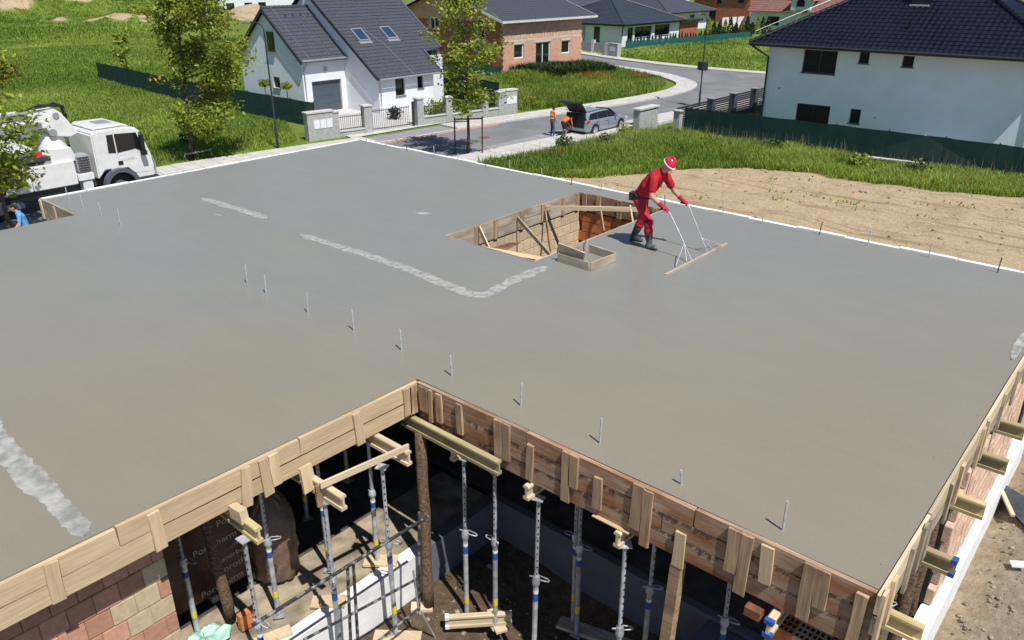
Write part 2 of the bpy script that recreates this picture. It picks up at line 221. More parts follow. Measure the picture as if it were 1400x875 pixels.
# ------------------------------------------------------------------ mesh builder and object helpers
class MB:
    def __init__(s): s.v = []; s.f = []; s.m = []; s.k = 0
    def add(s, vs, fs, k=None):
        o = len(s.v); s.v += [tuple(v) for v in vs]; s.f += [tuple(i+o for i in f) for f in fs]; s.m += [s.k if k is None else k]*len(fs); return s
    def box(s, a, b, k=None):
        x0, y0, z0 = a; x1, y1, z1 = b
        return s.add([(x0,y0,z0),(x1,y0,z0),(x1,y1,z0),(x0,y1,z0),(x0,y0,z1),(x1,y0,z1),(x1,y1,z1),(x0,y1,z1)],
                     [(0,3,2,1),(4,5,6,7),(0,1,5,4),(1,2,6,5),(2,3,7,6),(3,0,4,7)], k)
    def cbox(s, c, d, k=None): return s.box([c[i]-d[i]/2 for i in range(3)], [c[i]+d[i]/2 for i in range(3)], k)
    def bar(s, p, q, w, h, up=(0,0,1), k=None):
        p = Vector(p); q = Vector(q); d = (q-p).normalized(); u = Vector(up)
        if abs(d.dot(u)) > .98: u = Vector((1,0,0))
        r = d.cross(u).normalized()*(w/2); n = r.cross(d).normalized()*(h/2)
        vs = [c+a*r+b*n for c in (p, q) for a, b in ((-1,-1),(1,-1),(1,1),(-1,1))]
        return s.add(vs, [(0,1,2,3),(7,6,5,4),(0,4,5,1),(1,5,6,2),(2,6,7,3),(3,7,4,0)], k)
    def tube(s, pts, r, n=8, cap=True, k=None):
        pts = [Vector(p) for p in pts]; rs = r if isinstance(r, (list, tuple)) else [r]*len(pts)
        vs = []; ref = None
        for i, p in enumerate(pts):
            d = (pts[min(i+1, len(pts)-1)]-pts[max(i-1, 0)]).normalized()
            if ref is None: ref = Vector((0,0,1)) if abs(d.z) < .9 else Vector((1,0,0))
            a = d.cross(ref).normalized(); b = d.cross(a).normalized(); ref = b.cross(d) if False else ref
            for j in range(n):
                t = 2*math.pi*j/n; vs.append(p+a*(rs[i]*math.cos(t))+b*(rs[i]*math.sin(t)))
        fs = [(i*n+j, i*n+(j+1)%n, (i+1)*n+(j+1)%n, (i+1)*n+j) for i in range(len(pts)-1) for j in range(n)]
        if cap: fs += [tuple(reversed(range(n))), tuple(range((len(pts)-1)*n, len(pts)*n))]
        return s.add(vs, fs, k)
    def prism(s, poly, z0, z1, k=None):
        n = len(poly)
        return s.add([(x, y, z0) for x, y in poly]+[(x, y, z1) for x, y in poly],
                     [tuple(reversed(range(n))), tuple(range(n, 2*n))]+[(i, (i+1)%n, n+(i+1)%n, n+i) for i in range(n)], k)
    def extr(s, poly3, d, k=None):
        n = len(poly3); d = Vector(d); vs = [Vector(p) for p in poly3]
        return s.add(vs+[v+d for v in vs], [tuple(reversed(range(n))), tuple(range(n, 2*n))]+[(i, (i+1)%n, n+(i+1)%n, n+i) for i in range(n)], k)
    def quad(s, a, b, c, d, k=None): return s.add([a, b, c, d], [(0,1,2,3)], k)
    def ell(s, c, r, nu=10, nv=7, k=None, rot=None):
        vs = []; c = Vector(c)
        for i in range(nv+1):
            ph = math.pi*i/nv
            for j in range(nu):
                t = 2*math.pi*j/nu; p = Vector((r[0]*math.sin(ph)*math.cos(t), r[1]*math.sin(ph)*math.sin(t), r[2]*math.cos(ph)))
                vs.append(c+(rot @ p if rot else p))
        return s.add(vs, [(i*nu+j, (i+1)*nu+j, (i+1)*nu+(j+1)%nu, i*nu+(j+1)%nu) for i in range(nv) for j in range(nu)], k)
    def disc_x(s, c, r, w, n=20, k=None):   # wheel-like cylinder, axis X
        c = Vector(c); vs = [c+Vector((sx*w/2, r*math.cos(2*math.pi*j/n), r*math.sin(2*math.pi*j/n))) for sx in (-1, 1) for j in range(n)]
        return s.add(vs, [tuple(range(n)), tuple(reversed(range(n, 2*n)))]+[(j, n+j, n+(j+1)%n, (j+1)%n) for j in range(n)], k)
    def mesh(s, name, mats, off=(0,0,0), smooth=False, bevel=0):
        me = bpy.data.meshes.new(name); o = Vector(off)
        me.from_pydata([(v[0]-o.x, v[1]-o.y, v[2]-o.z) for v in s.v], [], s.f)
        mats = mats if isinstance(mats, (list, tuple)) else [mats]
        for x in mats: me.materials.append(MATS[x])
        if len(mats) > 1: me.polygons.foreach_set('material_index', s.m)
        bm = bmesh.new(); bm.from_mesh(me)
        if smooth: bmesh.ops.remove_doubles(bm, verts=bm.verts, dist=1e-4)
        bmesh.ops.recalc_face_normals(bm, faces=bm.faces)
        if bevel: bmesh.ops.bevel(bm, geom=[e for e in bm.edges if len(e.link_faces) == 2 and e.calc_face_angle(0) > .6], offset=bevel, segments=2, affect='EDGES', clamp_overlap=True)
        bm.to_mesh(me); bm.free()
        if smooth: me.shade_smooth() if smooth is True else me.set_sharp_from_angle(angle=smooth); 
        if smooth and smooth is not True: me.polygons.foreach_set('use_smooth', [True]*len(me.polygons)); me.set_sharp_from_angle(angle=smooth)
        me.update(); return me
BASE = {}                                             # world offset of a thing (its parts' meshes are in its local frame)
def tag(o, label=None, cat=None, group=None, kind=None):
    if label: o['label'] = label
    if cat: o['category'] = cat
    if group: o['group'] = group
    if kind: o['kind'] = kind
    return o
def thing(name, label, cat, loc=(0,0,0), rz=0, group=None):
    o = bpy.data.objects.new(name, None); C.objects.link(o); o.empty_display_size = .2
    o.location = loc; o.rotation_euler = (0, 0, rz); BASE[o] = Vector(loc)
    return tag(o, label, cat, group)
def part(name, mb, mats, parent=None, smooth=False, bevel=0, local=False, label=None, kind=None):
    off = (0,0,0) if (local or parent is None) else BASE[parent]
    o = bpy.data.objects.new(name, mb.mesh(name, mats, off, smooth, bevel)); C.objects.link(o)
    if parent is not None: o.parent = parent; BASE[o] = BASE[parent]
    return tag(o, label, None, None, kind)
def solo(name, mb, mats, label, cat, group=None, smooth=False, bevel=0, loc=None):
    loc = Vector(loc) if loc else Vector(mb.v[0])
    o = bpy.data.objects.new(name, mb.mesh(name, mats, loc, smooth, bevel)); C.objects.link(o); o.location = loc; BASE[o] = loc
    return tag(o, label, cat, group)
def struct(name, mb, mats, smooth=False, parent=None):
    o = bpy.data.objects.new(name, mb.mesh(name, mats, (0,0,0), smooth)); C.objects.link(o); BASE[o] = Vector((0,0,0))
    if parent is not None: o.parent = parent; BASE[o] = BASE[parent]
    else: o['kind'] = 'structure'
    return o
def inst(name, me, parent, loc, rot=None):            # a piece sharing mesh data (loc in world, parent unrotated)
    o = bpy.data.objects.new(name, me); C.objects.link(o)
    if parent is not None: o.parent = parent; o.location = Vector(loc)-BASE[parent]; BASE[o] = Vector(loc)
    else: o.location = loc; BASE[o] = Vector(loc)
    if rot is not None: o.rotation_mode = 'QUATERNION'; o.rotation_quaternion = rot
    return o
def board(name, p, q, w, t, mat, parent, up=(0,0,1), skew=0.0, local=False):  # a board lying along its own local X
    p = Vector(p); q = Vector(q); d = q-p; L = d.length; d.normalize(); u = Vector(up)
    if abs(d.dot(u)) > .98: u = Vector((0,1,0))
    y = u.cross(d).normalized(); z = d.cross(y)
    j = lambda: random.uniform(-.006, .006)
    mb = MB(); vs = []
    for x in (-L/2, 0, L/2):
        for a, b in ((-1,-1),(1,-1),(1,1),(-1,1)): vs.append((x+(j() if x else 0), a*t/2, b*w/2+j()))
    mb.add(vs, [(0,3,2,1),(8,9,10,11)]+[(i*4+k, i*4+(k+1)%4, i*4+4+(k+1)%4, i*4+4+k) for i in (0, 1) for k in range(4)])
    q_ = Matrix((d, y, z)).transposed().to_quaternion(); c = (p+q)/2
    o = bpy.data.objects.new(name, mb.mesh(name, mat)); C.objects.link(o)
    if parent is not None: o.parent = parent; o.location = c if local else c-BASE[parent]
    else: o.location = c
    BASE[o] = c; o.rotation_mode = 'QUATERNION'; o.rotation_quaternion = q_
    return o
def copy_tree(o, parent=None):
    c = o.copy(); C.objects.link(c)
    if parent is not None: c.parent = parent
    for ch in list(o.children): copy_tree(ch, c)
    return c
def npmesh(name, co, faces, mat, tint=None):
    me = bpy.data.meshes.new(name); n = len(co); nf, k = faces.shape
    me.vertices.add(n); me.vertices.foreach_set('co', co.astype(np.float32).ravel())
    me.loops.add(nf*k); me.loops.foreach_set('vertex_index', faces.astype(np.int32).ravel())
    me.polygons.add(nf); me.polygons.foreach_set('loop_start', np.arange(0, nf*k, k, dtype=np.int32))
    me.update(calc_edges=True)
    if tint is not None:
        a = me.color_attributes.new('tint', 'FLOAT_COLOR', 'POINT'); c = np.ones((n, 4), np.float32); c[:, :3] = tint[:, None] if tint.ndim == 1 else tint
        a.data.foreach_set('color', c.ravel())
    me.materials.append(MATS[mat]); return me
# ------------------------------------------------------------------ terrain
def sstep(a, b, x): t = np.clip((x-a)/(b-a), 0, 1); return t*t*(3-2*t)
def hashnoise(x, y, s):                                    # smooth value noise (numpy)
    x = x*s; y = y*s; xi = np.floor(x).astype(int); yi = np.floor(y).astype(int); xf = x-xi; yf = y-yi
    def h(a, b): v = np.sin(a*127.1+b*311.7)*43758.5453; return v-np.floor(v)
    u = xf*xf*(3-2*xf); w = yf*yf*(3-2*yf)
    return (h(xi, yi)*(1-u)+h(xi+1, yi)*u)*(1-w)+(h(xi, yi+1)*(1-u)+h(xi+1, yi+1)*u)*w
def zt(x, y):
    x = np.asarray(x, float); y = np.asarray(y, float)
    pad = sstep(28, 21, y)*sstep(-28.5, -22, x)*(1-.0)
    z = -.05+.75*pad
    right = sstep(-1.0, -.4, x)*sstep(19, 13, y)
    z = z-.35*sstep(-6.3,-5.2,x)*sstep(7.4,7.2,y)*sstep(-1.0,-1.3,x); z = z+right*(.18+.35*(hashnoise(x, y, 1.1)-.5)+.25*(hashnoise(x, y, 2.7)-.5))
    lot = sstep(-27, -24, x)*sstep(24, 28, y)*sstep(46, 42, y)
    z = z+lot*(.16*hashnoise(x, y, .35)+.14*hashnoise(x+9, y, 1.1)+.07*hashnoise(x, y+5, 2.6)-.12)
    z = z+.55*np.exp(-(((x+47.5)/3.0)**2+((y-60)/6.5)**2))
    far = sstep(-62, -120, x)
    z = z+far*(1.2*hashnoise(x, y, .05)-.3)
    for cx, cy, h, rx, ry in ((-196, 66, 4.0, 8, 7), (-188, 52, 3.0, 14, 6), (-206, 84, 4.5, 9, 6), (-150, 66, 1.9, 5, 4), (-139, 71, 1.6, 8, 3.5), (-136, 84, 2.4, 9, 4), (-131, 90, 2.2, 8, 4), (-163, 62, 1.4, 7, 3), (-225, 60, 5, 20, 14), (-250, 100, 4, 30, 22)):
        z = z+h*np.exp(-(((x-cx)/rx)**2+((y-cy)/ry)**2))*(.75+.5*hashnoise(x, y, .4))
    return z
def zone(x, y):                                            # R = bare soil, G = grey rubble
    d = np.zeros_like(x)
    edge = np.interp(x, [-30, -27.4, -24, -20.8, -19.2, -17, -12.8, -8.7, -5, 3, 30], [26.5, 27, 28.2, 30.4, 33, 36.2, 37.3, 37.7, 38.9, 40, 44])
    d = np.maximum(d, sstep(.8, -.8, y-edge-.9-1.6*(hashnoise(x, y, .6)-.5))*sstep(-28.5, -27, x))
    for cx, cy, rx, ry in ((-196, 64, 7, 4.5), (-190, 50, 11, 3), (-206, 84, 6, 4), (-150, 64.5, 4.5, 3), (-139, 70, 8, 3), (-136, 83, 9, 4), (-131, 90, 8, 3.6), (-163, 61, 5, 2)):
        d = np.maximum(d, 1.35*np.exp(-(((x-cx)/rx/1.05)**2+((y-cy)/ry/1.05)**2))*sstep(.12, .5, hashnoise(x, y, .45)))
    for cx, cy, rx, ry in ((-56, 52.5, 7, 1.6), (-30, 20, 2.5, 14)):
        d = np.maximum(d, 1.1*np.exp(-(((x-cx)/rx)**2+((y-cy)/ry)**2)))
    g = sstep(-1.2, -.2, x)*sstep(26, 15, y)
    return d, g
gx = np.concatenate([np.array([-900, -600, -420, -330]), np.arange(-280, -118, 3.), np.arange(-118, -62, 2.), np.arange(-62, -29, .9), np.arange(-29, 5.01, .3), np.array([6, 8, 11, 16, 24, 40, 80, 160, 320, 700])])
gy = np.concatenate([np.array([-300, -120, -50, -20, -10]), np.arange(-5, 46, .3), np.arange(46, 125, 1.2), np.arange(125, 240, 5.), np.array([260, 320, 420, 600, 900])])
GX, GY = np.meshgrid(gx, gy, indexing='ij'); GZ = zt(GX, GY)
hole = (GX > -25)&(GX < 30)&(GY < 26)
nx, ny = GX.shape; idx = np.arange(nx*ny).reshape(nx, ny)
co = np.stack([GX.ravel(), GY.ravel(), GZ.ravel()], 1)
fq = np.stack([idx[:-1,:-1].ravel(), idx[1:,:-1].ravel(), idx[1:,1:].ravel(), idx[:-1,1:].ravel()], 1)
me = npmesh('ground', co, fq, 'ground'); d_, g_ = zone(GX.ravel(), GY.ravel())
a = me.color_attributes.new('zone', 'FLOAT_COLOR', 'POINT'); c4 = np.ones((nx*ny, 4), np.float32); c4[:,0] = d_; c4[:,1] = g_; c4[:,2] = (GX.ravel() > -6.9)*(GX.ravel() < -1.3)*(GY.ravel() < 7.6); a.data.foreach_set('color', c4.ravel())
me.shade_smooth(); o = bpy.data.objects.new('ground', me); C.objects.link(o); o['kind'] = 'structure'

# ------------------------------------------------------------------ street
def smooth_poly(pts, step=1.0):                            # Catmull-Rom resample to even steps
    P_ = [Vector((p[0], p[1])) for p in pts]; out = []
    for i in range(len(P_)-1):
        p0, p1, p2, p3 = P_[max(i-1,0)], P_[i], P_[i+1], P_[min(i+2, len(P_)-1)]
        for k in range(12):
            t = k/12; out.append(.5*((2*p1)+(p2-p0)*t+(2*p0-5*p1+4*p2-p3)*t*t+(3*p1-p0-3*p2+p3)*t**3))
    out.append(P_[-1]); res = [out[0]]; acc = 0
    for a_, b_ in zip(out, out[1:]):
        seg = (b_-a_).length
        while acc+seg >= step:
            f = (step-acc)/seg; a_ = a_+(b_-a_)*f; res.append(a_.copy()); seg = (b_-a_).length; acc = 0
        acc += seg
    return res
def offset(pts, d):
    out = []
    for i, p in enumerate(pts):
        t = (pts[min(i+1, len(pts)-1)]-pts[max(i-1, 0)]).normalized(); out.append(p+Vector((-t.y, t.x))*d)
    return out
west = smooth_poly([(-36.9,-30),(-36.9,10),(-36.7,18),(-36.0,24.5),(-35.15,29.9),(-34.8,35),(-34.2,38.8),(-33.1,45.6),(-32.4,51.2),(-32.2,57),(-32.9,61),(-34.3,63.9),(-36.9,66.4),(-41,68.9),(-50,72),(-62,76),(-80,82)], 1.0)
east = smooth_poly([(-29.6,-30),(-29.4,10),(-29.1,26),(-28.9,32),(-28.45,37.2),(-28.25,43),(-27.9,50.2),(-27.2,56),(-25.5,60),(-22,62.2),(-14,63),(20,63.3)], 1.0)
north = smooth_poly([(-82,88),(-70,84),(-58,79.0),(-50.5,76.3),(-43.2,74.6),(-38,74.2),(-33.1,74.2),(-20,74),(20,73.6)], 1.0)
mb = MB(); poly = [(p.x, p.y) for p in west]+[(p.x, p.y) for p in north]+[(p.x, p.y) for p in reversed(east)]
mb.add([(x, y, .0) for x, y in poly], [tuple(reversed(range(len(poly))))])
bm = bmesh.new(); vv = [bm.verts.new(v) for v in mb.v]; f = bm.faces.new(vv); bmesh.ops.triangulate(bm, faces=[f]); bmesh.ops.recalc_face_normals(bm, faces=bm.faces)
for f in bm.faces:
    if f.normal.z < 0: f.normal_flip()
me = bpy.data.meshes.new('road'); bm.to_mesh(me); bm.free(); me.materials.append(MATS['asphalt'])
road = bpy.data.objects.new('road', me); C.objects.link(road); road['kind'] = 'structure'; BASE[road] = Vector((0,0,0))
def pavement(name, kerbline, side, width, keep, drop=lambda p: False):
    root = bpy.data.objects.new(name, None); C.objects.link(root); root['kind'] = 'structure'; BASE[root] = Vector((0,0,0))
    k0 = kerbline; k1 = offset(k0, side*.14); o1 = offset(k0, side*(.14+.006)); o2 = offset(k0, side*(width)); bed = MB()
    mid = [(a_+b_)/2 for a_, b_ in zip(o1, o2)]
    for i in range(len(k0)-1):
        p = (k0[i]+k0[i+1])/2
        h = .02 if drop(p) else .12
        def piece(nm, q, z1, mat, gap):
            c = sum((Vector((v[0], v[1])) for v in q), Vector((0,0)))/4
            q2 = [c+(v-c)*(1-gap/max(.2, (v-c).length)) for v in q]
            m_ = MB(); m_.prism([(v.x, v.y) for v in q2], -.06, z1+random.uniform(-.004, .004)); part(nm, m_, mat, root)
        q = [k0[i], k0[i+1], k1[i+1], k1[i]]; s_ = [o1[i], o1[i+1], o2[i+1], o2[i]]
        if keep(p):
            piece('kerb_stone', q, h, 'kerb', .012)
            mat = 'paver_grey' if drop(p) else 'pave_slab'
            piece('paving_slab', [o1[i], o1[i+1], mid[i+1], mid[i]], h-.01, mat, .016); piece('paving_slab', [mid[i], mid[i+1], o2[i+1], o2[i]], h-.01, mat, .016)
            bed.prism([(v.x, v.y) for v in [k1[i], k1[i+1], o2[i+1], o2[i]]], -.06, h-.03)
        else:
            bed.prism([(v.x, v.y) for v in [k0[i], k0[i+1], o2[i+1], o2[i]]], -.06, h-.01)
    part('paving_bed', bed, 'pave_slab', root)
    return root
pavement('pavement', west, 1, 1.75, lambda p: 13 < p.y < 67 and p.x > -40, lambda p: 29.2 < p.y < 35.2)
pavement('pavement', east, -1, 1.85, lambda p: 26 < p.y < 52, lambda p: False)
pavement('pavement', north, 1, 1.7, lambda p: -60 < p.x < -30, lambda p: False)
mb = MB()
for i in range(len(west)-1):                               # red paver band along the gate
    p = west[i]
    if 26 < p.y < 37:
        q = offset(west, -.02); r = offset(west, -.5); mb.prism([(v.x, v.y) for v in (q[i], q[i+1], r[i+1], r[i])], -.03, .012)
struct('red_paver_band', mb, 'paver_red')
mb = MB(); c = at(662, 188); mb.tube([(c.x, c.y, -.02), (c.x, c.y, .012)], .33, 20); struct('manhole_cover', mb, 'rust')
mb = MB()                                                  # lay-by of grey pavers along the near kerb
for y in range(0, 14):
    y0 = 27+y*1.0; mb.box((-29.9-.0, y0+.01, -.03), (-28.95+.02*y*.8, y0+.99, .008))
struct('paver_strip', mb, 'paver_grey')

# ------------------------------------------------------------------ house under construction
house = thing('house_under_construction', 'unfinished brick house shell carrying a fresh grey concrete slab', 'house', (-10, 9, 0))
XR, XN, XL, YN, YF = -1.03, -6.80, -19.8, 5.95, 15.5
OX0, OX1, OY0, OY1 = -10.85, -8.5, 10.4, 14.95
slab = MB(); zb = ZS-.25
xs = [-19.8, -17.9, OX0, OX1, XN, XR]; ys = [-4, YN, 6.22, OY0, OY1, YF]
def inslab(cx, cy):
    if OX0 < cx < OX1 and OY0 < cy < OY1: return False
    if cx > XN and cy < YN: return False
    if cx < -17.9 and cy < 6.22: return False
    return True
for i in range(5):
    for j in range(5):
        if not inslab((xs[i]+xs[i+1])/2, (ys[j]+ys[j+1])/2): continue
        x0, x1, y0, y1 = xs[i], xs[i+1], ys[j], ys[j+1]
        slab.quad((x0,y0,ZS),(x1,y0,ZS),(x1,y1,ZS),(x0,y1,ZS)); slab.quad((x0,y0,zb),(x0,y1,zb),(x1,y1,zb),(x1,y0,zb))
        for (dx, dy, a, b) in ((-1,0,(x0,y0),(x0,y1)),(1,0,(x1,y0),(x1,y1)),(0,-1,(x0,y0),(x1,y0)),(0,1,(x0,y1),(x1,y1))):
            k, l = i+dx, j+dy
            if not (0 <= k < 5 and 0 <= l < 5 and inslab((xs[k]+xs[k+1])/2, (ys[l]+ys[l+1])/2)): slab.quad((*a,zb),(*b,zb),(*b,ZS),(*a,ZS))
sl_o = part('concrete_slab', slab, 'wet_concrete', house, smooth=rad(30))
def rough_strip(path, w0, w1, seed, mat='rough_concrete', h=.018):
    m_ = MB(); pts = smooth_poly(path, .025); n = len(pts); K = 13; sd_ = seed*37.7
    nz = lambda u, v, s_: float(hashnoise(np.array([u+sd_]), np.array([v]), s_)[0])
    for i, p in enumerate(pts):
        t = (pts[min(i+1,n-1)]-pts[max(i-1,0)]).normalized(); nn = Vector((-t.y, t.x)); w = (w0+(w1-w0)*i/n)/2; tap = min(1, .25+i/10, .25+(n-1-i)/10); l_ = i*.025
        L_ = w*tap*(1+.6*(nz(l_, 1, 2.2)-.5)+.35*(nz(l_, 5, 8)-.5)+.22*(nz(l_, 9, 20)-.5)); R_ = w*tap*(1+.6*(nz(l_, 21, 2.2)-.5)+.35*(nz(l_, 25, 8)-.5)+.22*(nz(l_, 29, 20)-.5))
        for k in range(K):
            u = k/(K-1); q = p+nn*(L_*(1-u)-R_*u); e = min(1, min(u, 1-u)*7)
            m_.v.append((q.x, q.y, ZS-.006+e*(.007+.55*h*(.55*nz(q.x, q.y, 14)+.45*nz(q.x+3, q.y+7, 38)))))
    m_.f = [(i*K+k, i*K+k+1, i*K+K+k+1, i*K+K+k) for i in range(n-1) for k in range(K-1)]; m_.m = [0]*len(m_.f)
    part('rough_strip', m_, mat, house, smooth=True)
rough_strip([at(277,271,ZS)[:2], at(320,284,ZS)[:2], at(367,298.5,ZS)[:2]], .30, .2, 1)
rough_strip([at(410,320.5,ZS)[:2], at(490,345,ZS)[:2], at(570,373,ZS)[:2], at(628,397,ZS)[:2], at(652,402.5,ZS)[:2], at(668,399,ZS)[:2], at(705,382,ZS)[:2], at(747,364,ZS)[:2]], .22, .27, 2)
rough_strip([at(-60,480,ZS)[:2], at(-6,590,ZS)[:2], at(36,645,ZS)[:2], at(82,692,ZS)[:2], at(119,732,ZS)[:2]], .22, .27, 3, 'pale_cement', .02)
rough_strip([at(567,291,ZS)[:2], at(578,291.5,ZS)[:2], at(590,292,ZS)[:2]], .24, .2, 4)
rough_strip([at(294,293,ZS)[:2], at(307,295,ZS)[:2]], .1, .06, 5)
rough_strip([at(1383,492,ZS)[:2], at(1391,475,ZS)[:2], at(1402,455,ZS)[:2]], .10, .15, 6, 'pale_cement', .05)
# white insulation edging on the far sides, laid in boards
def edging(p, q, n, drop):
    p = Vector(p); q = Vector(q)
    for i in range(n):
        a_ = p+(q-p)*((i+.01)/n); b_ = p+(q-p)*((i+.99)/n); j = random.uniform(-.012, .012); d = (q-p).normalized(); w = Vector((-d.y, d.x, 0))*.055
        m_ = MB(); m_.prism([(v.x, v.y) for v in (a_-w, b_-w, b_+w, a_+w)], ZS-.30, ZS+.015+j); part('edge_insulation', m_, 'eps', house)
edging((XL-.05, YF+.06, 0), (XR+.3, YF+.06, 0), 19, 0)
edging((XL-.06, 6.2, 0), (XL-.06, YF, 0), 9, 0)
# walls, plinth, floor
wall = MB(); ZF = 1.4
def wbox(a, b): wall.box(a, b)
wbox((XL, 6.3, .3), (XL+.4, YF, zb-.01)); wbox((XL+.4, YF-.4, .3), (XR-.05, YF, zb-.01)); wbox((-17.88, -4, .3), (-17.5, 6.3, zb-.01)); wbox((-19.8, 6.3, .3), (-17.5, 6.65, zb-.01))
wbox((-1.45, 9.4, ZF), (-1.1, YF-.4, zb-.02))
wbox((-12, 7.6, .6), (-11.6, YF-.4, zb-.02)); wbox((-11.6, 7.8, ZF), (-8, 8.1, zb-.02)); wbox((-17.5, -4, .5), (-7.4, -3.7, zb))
part('inner_wall', wall, 'interior_shade', house)  # walls coloured near black, interior shade painted in
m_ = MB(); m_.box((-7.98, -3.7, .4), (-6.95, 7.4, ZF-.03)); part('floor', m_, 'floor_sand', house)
m_ = MB(); m_.box((-17.5, -3.7, .4), (-7.985, 7.4, ZF-.035)); part('floor', m_, 'floor_shaded', house)  # back floors carry a dark tone, painted in as shade
m_ = MB(); m_.box((-11.6, 7.53, .4), (-1.15, 15.1, ZF-.03)); part('floor', m_, 'floor_shaded', house)
for x0, y0, x1, y1 in ((-17.4, -3.6, -6.86, 5.9), (-17.4, 5.93, -10.95, 15.0), (-10.9, 5.93, -8.45, 10.3), (-8.4, 5.99, -1.1, 15.0)):  # dark panels added below the slab to cut bounced light
    m_ = MB(); m_.box((x0, y0, zb-.03), (x1, y1, zb-.005)); part('added_shuttering', m_, 'added_panel_dark', house)
m_ = MB(); m_.box((-6.95, 2.2, .2), (-6.74, 5.95, ZF)); part('plinth_insulation', m_, 'eps', house)
m_ = MB(); m_.box((-1.12, 6.0, .2), (-.9, 15.2, ZF-.02)); part('plinth_insulation', m_, 'eps', house)
for a_, b_ in (((-6.95, 5.96, .2), (-6.75, 7.39, ZF)), ((-6.95, 7.4, .2), (-1.1, 7.52, ZF)), ((-3.1, 6.7, .2), (-1.15, 7.38, ZF-.06))): m_ = MB(); m_.box(a_, b_); part('plinth_board', m_, 'eps_shaded', house, label='insulation board along the plinth, shade painted into its blue grey colour')  # same insulation as the white plinth, shade painted in as dark blue grey
def brick_mesh(nm, l, w, h, mat):
    m_ = MB(); m_.cbox((0,0,0), (w, l, h)); return m_.mesh(nm, mat, bevel=.006)
BW = brick_mesh('brick', .246, .34, .238, 'brick'); BP = brick_mesh('brick', .246, .34, .238, 'brick_pale'); BO = brick_mesh('brick', .246, .1, .238, 'brick_orange'); BT = brick_mesh('brick', .246, .1, .238, 'brick_tan'); BQ = brick_mesh('brick', .246, .1, .238, 'brick_pale'); BC = brick_mesh('brick', .246, .1, .238, 'brick_cream'); BH = brick_mesh('brick', .122, .34, .238, 'brick')
lw = thing('brick_wall', 'hollow block wall with open joints under the left formwork boards', 'wall', (-7.25, 1, ZF))
m_ = MB(); m_.box((-7.42, -4, ZF-.6), (-7.18, 2.45, zb-.02)); part('wall_core', m_, 'mortar', lw)
r_ = random.Random(4)
for k in range(10):
    z = 3.72-.125-k*.25
    off = (k%2)*.125
    for i in range(15):
        y = 2.425-off-i*.25
        if y < -1.2: break
        me_ = BP if (i == 0 and k%2 == 0 and k < 9 or (k in (3,4) and i < 2) or r_.random() < .06) else BW
        inst('brick', me_, lw, (-7.28+r_.uniform(-.006, .006), y, z))
    if off: inst('brick', BH if k%4 else BP if False else BH, lw, (-7.28, 2.487, z))
# right-hand wall seen past the beams, brick by brick, on its white plinth
rw = thing('brick_wall', 'pink hollow block wall behind the row of beams on the right side', 'wall', (-1.1, 10, ZF))
for k in range(8):
    for i in range(17):
        y = 9.55+.125*(k%2)+i*.25
        inst('brick', BT if r_.random() < .93 else BQ, rw, (-1.06+r_.uniform(-.005,.005), y, ZF+.125+k*.25))
# corner pillar of perforated blocks near the front right corner
cp = thing('brick_pillar', 'stub pillar of perforated orange blocks at the front right corner', 'pillar', (-1.5, 6.05, ZF))
def perf_block(nm, L_, W_, H_, mat):
    m_ = MB(); m_.cbox((0,0,-.01), (L_, W_, H_-.02), 0)
    for i in range(5):
        for j in range(3):
            m_.cbox((-L_/2+L_*(i+.5)/5, -W_/2+W_*(j+.5)/3, H_/2-.012), (L_/5-.018, W_/3-.022, .006), 1)
    for i in range(6): m_.cbox((-L_/2+L_*i/5*.96+.01, 0, H_/2-.01), (.012, W_, .02), 0)
    for j in range(4): m_.cbox((0, -W_/2+W_*j/3*.94+.012, H_/2-.01), (L_, .014, .0195), 0)
    return m_.mesh(nm, [mat, 'black'])
PB = perf_block('perforated_block', .245, .24, .24, 'brick_orange'); PT = perf_block('perforated_block', .245, .24, .24, 'brick_tan')
for k in range(7):
    for i in range(3):
        inst('perforated_block', PT if (i+k)%3 else PB, cp, (-1.80+i*.25, 6.12+(k%2)*.01, ZF+.12+k*.245))
inst('perforated_block', PB, cp, (-1.20, 6.02, ZF+.12+7*.245-.03))
# ------------------------------------------------------------------ stair opening lining
ow = thing('stair_opening_formwork', 'board lining and braces round the rectangular stair hole in the slab', 'formwork', (-9.7, 12.7, 3.5))
for k in range(2):
    z = ZS-.10-k*.215
    for a_, b_ in ((0, .5), (.5, 1)):
        board('board', (OX0+.02, OY0+(OY1-OY0)*a_+.01, z), (OX0+.02, OY0+(OY1-OY0)*b_-.01, z+.0), .205, .025, 'grey_wood', ow)
    board('board', (OX0+.05, OY1-.02, z), (OX1-.02, OY1-.02, z), .205, .025, 'wet_wood', ow)
    board('board', (OX0+.05, OY0+.02, z), (OX1-.02, OY0+.02, z), .205, .025, 'grey_wood', ow)
    board('board', (OX1-.02, OY0+.03, z), (OX1-.02, OY1-.04, z), .205, .025, 'grey_wood', ow)
for f_ in (.02, .2, .33, .52, .68, .85, .97):
    board('cleat', (OX0+.045, OY0+(OY1-OY0)*f_, ZS-.42), (OX0+.05, OY0+(OY1-OY0)*f_, ZS-.0), .11, .026, 'cleat_wood', ow, up=(0,1,0))
for f_ in (.08, .25, .5, .72, .9):
    board('cleat', (OX0+(OX1-OX0)*f_, OY1-.045, ZS-.44), (OX0+(OX1-OX0)*f_, OY1-.045, ZS-.01), .12, .026, 'cleat_wood', ow, up=(1,0,0))
g = lambda x, y, z: at(600+x/3.11, 190+y/3.11, z)
board('brace', (OX0+.05, 13.6, ZS-.10), (OX1-.5, OY1-.08, ZS-.08), .10, .04, 'pale_wood', ow)
board('brace', (-9.35, OY1-.1, ZS-.08), (-8.6, 13.9, ZS-.3), .09, .03, 'pale_wood', ow)
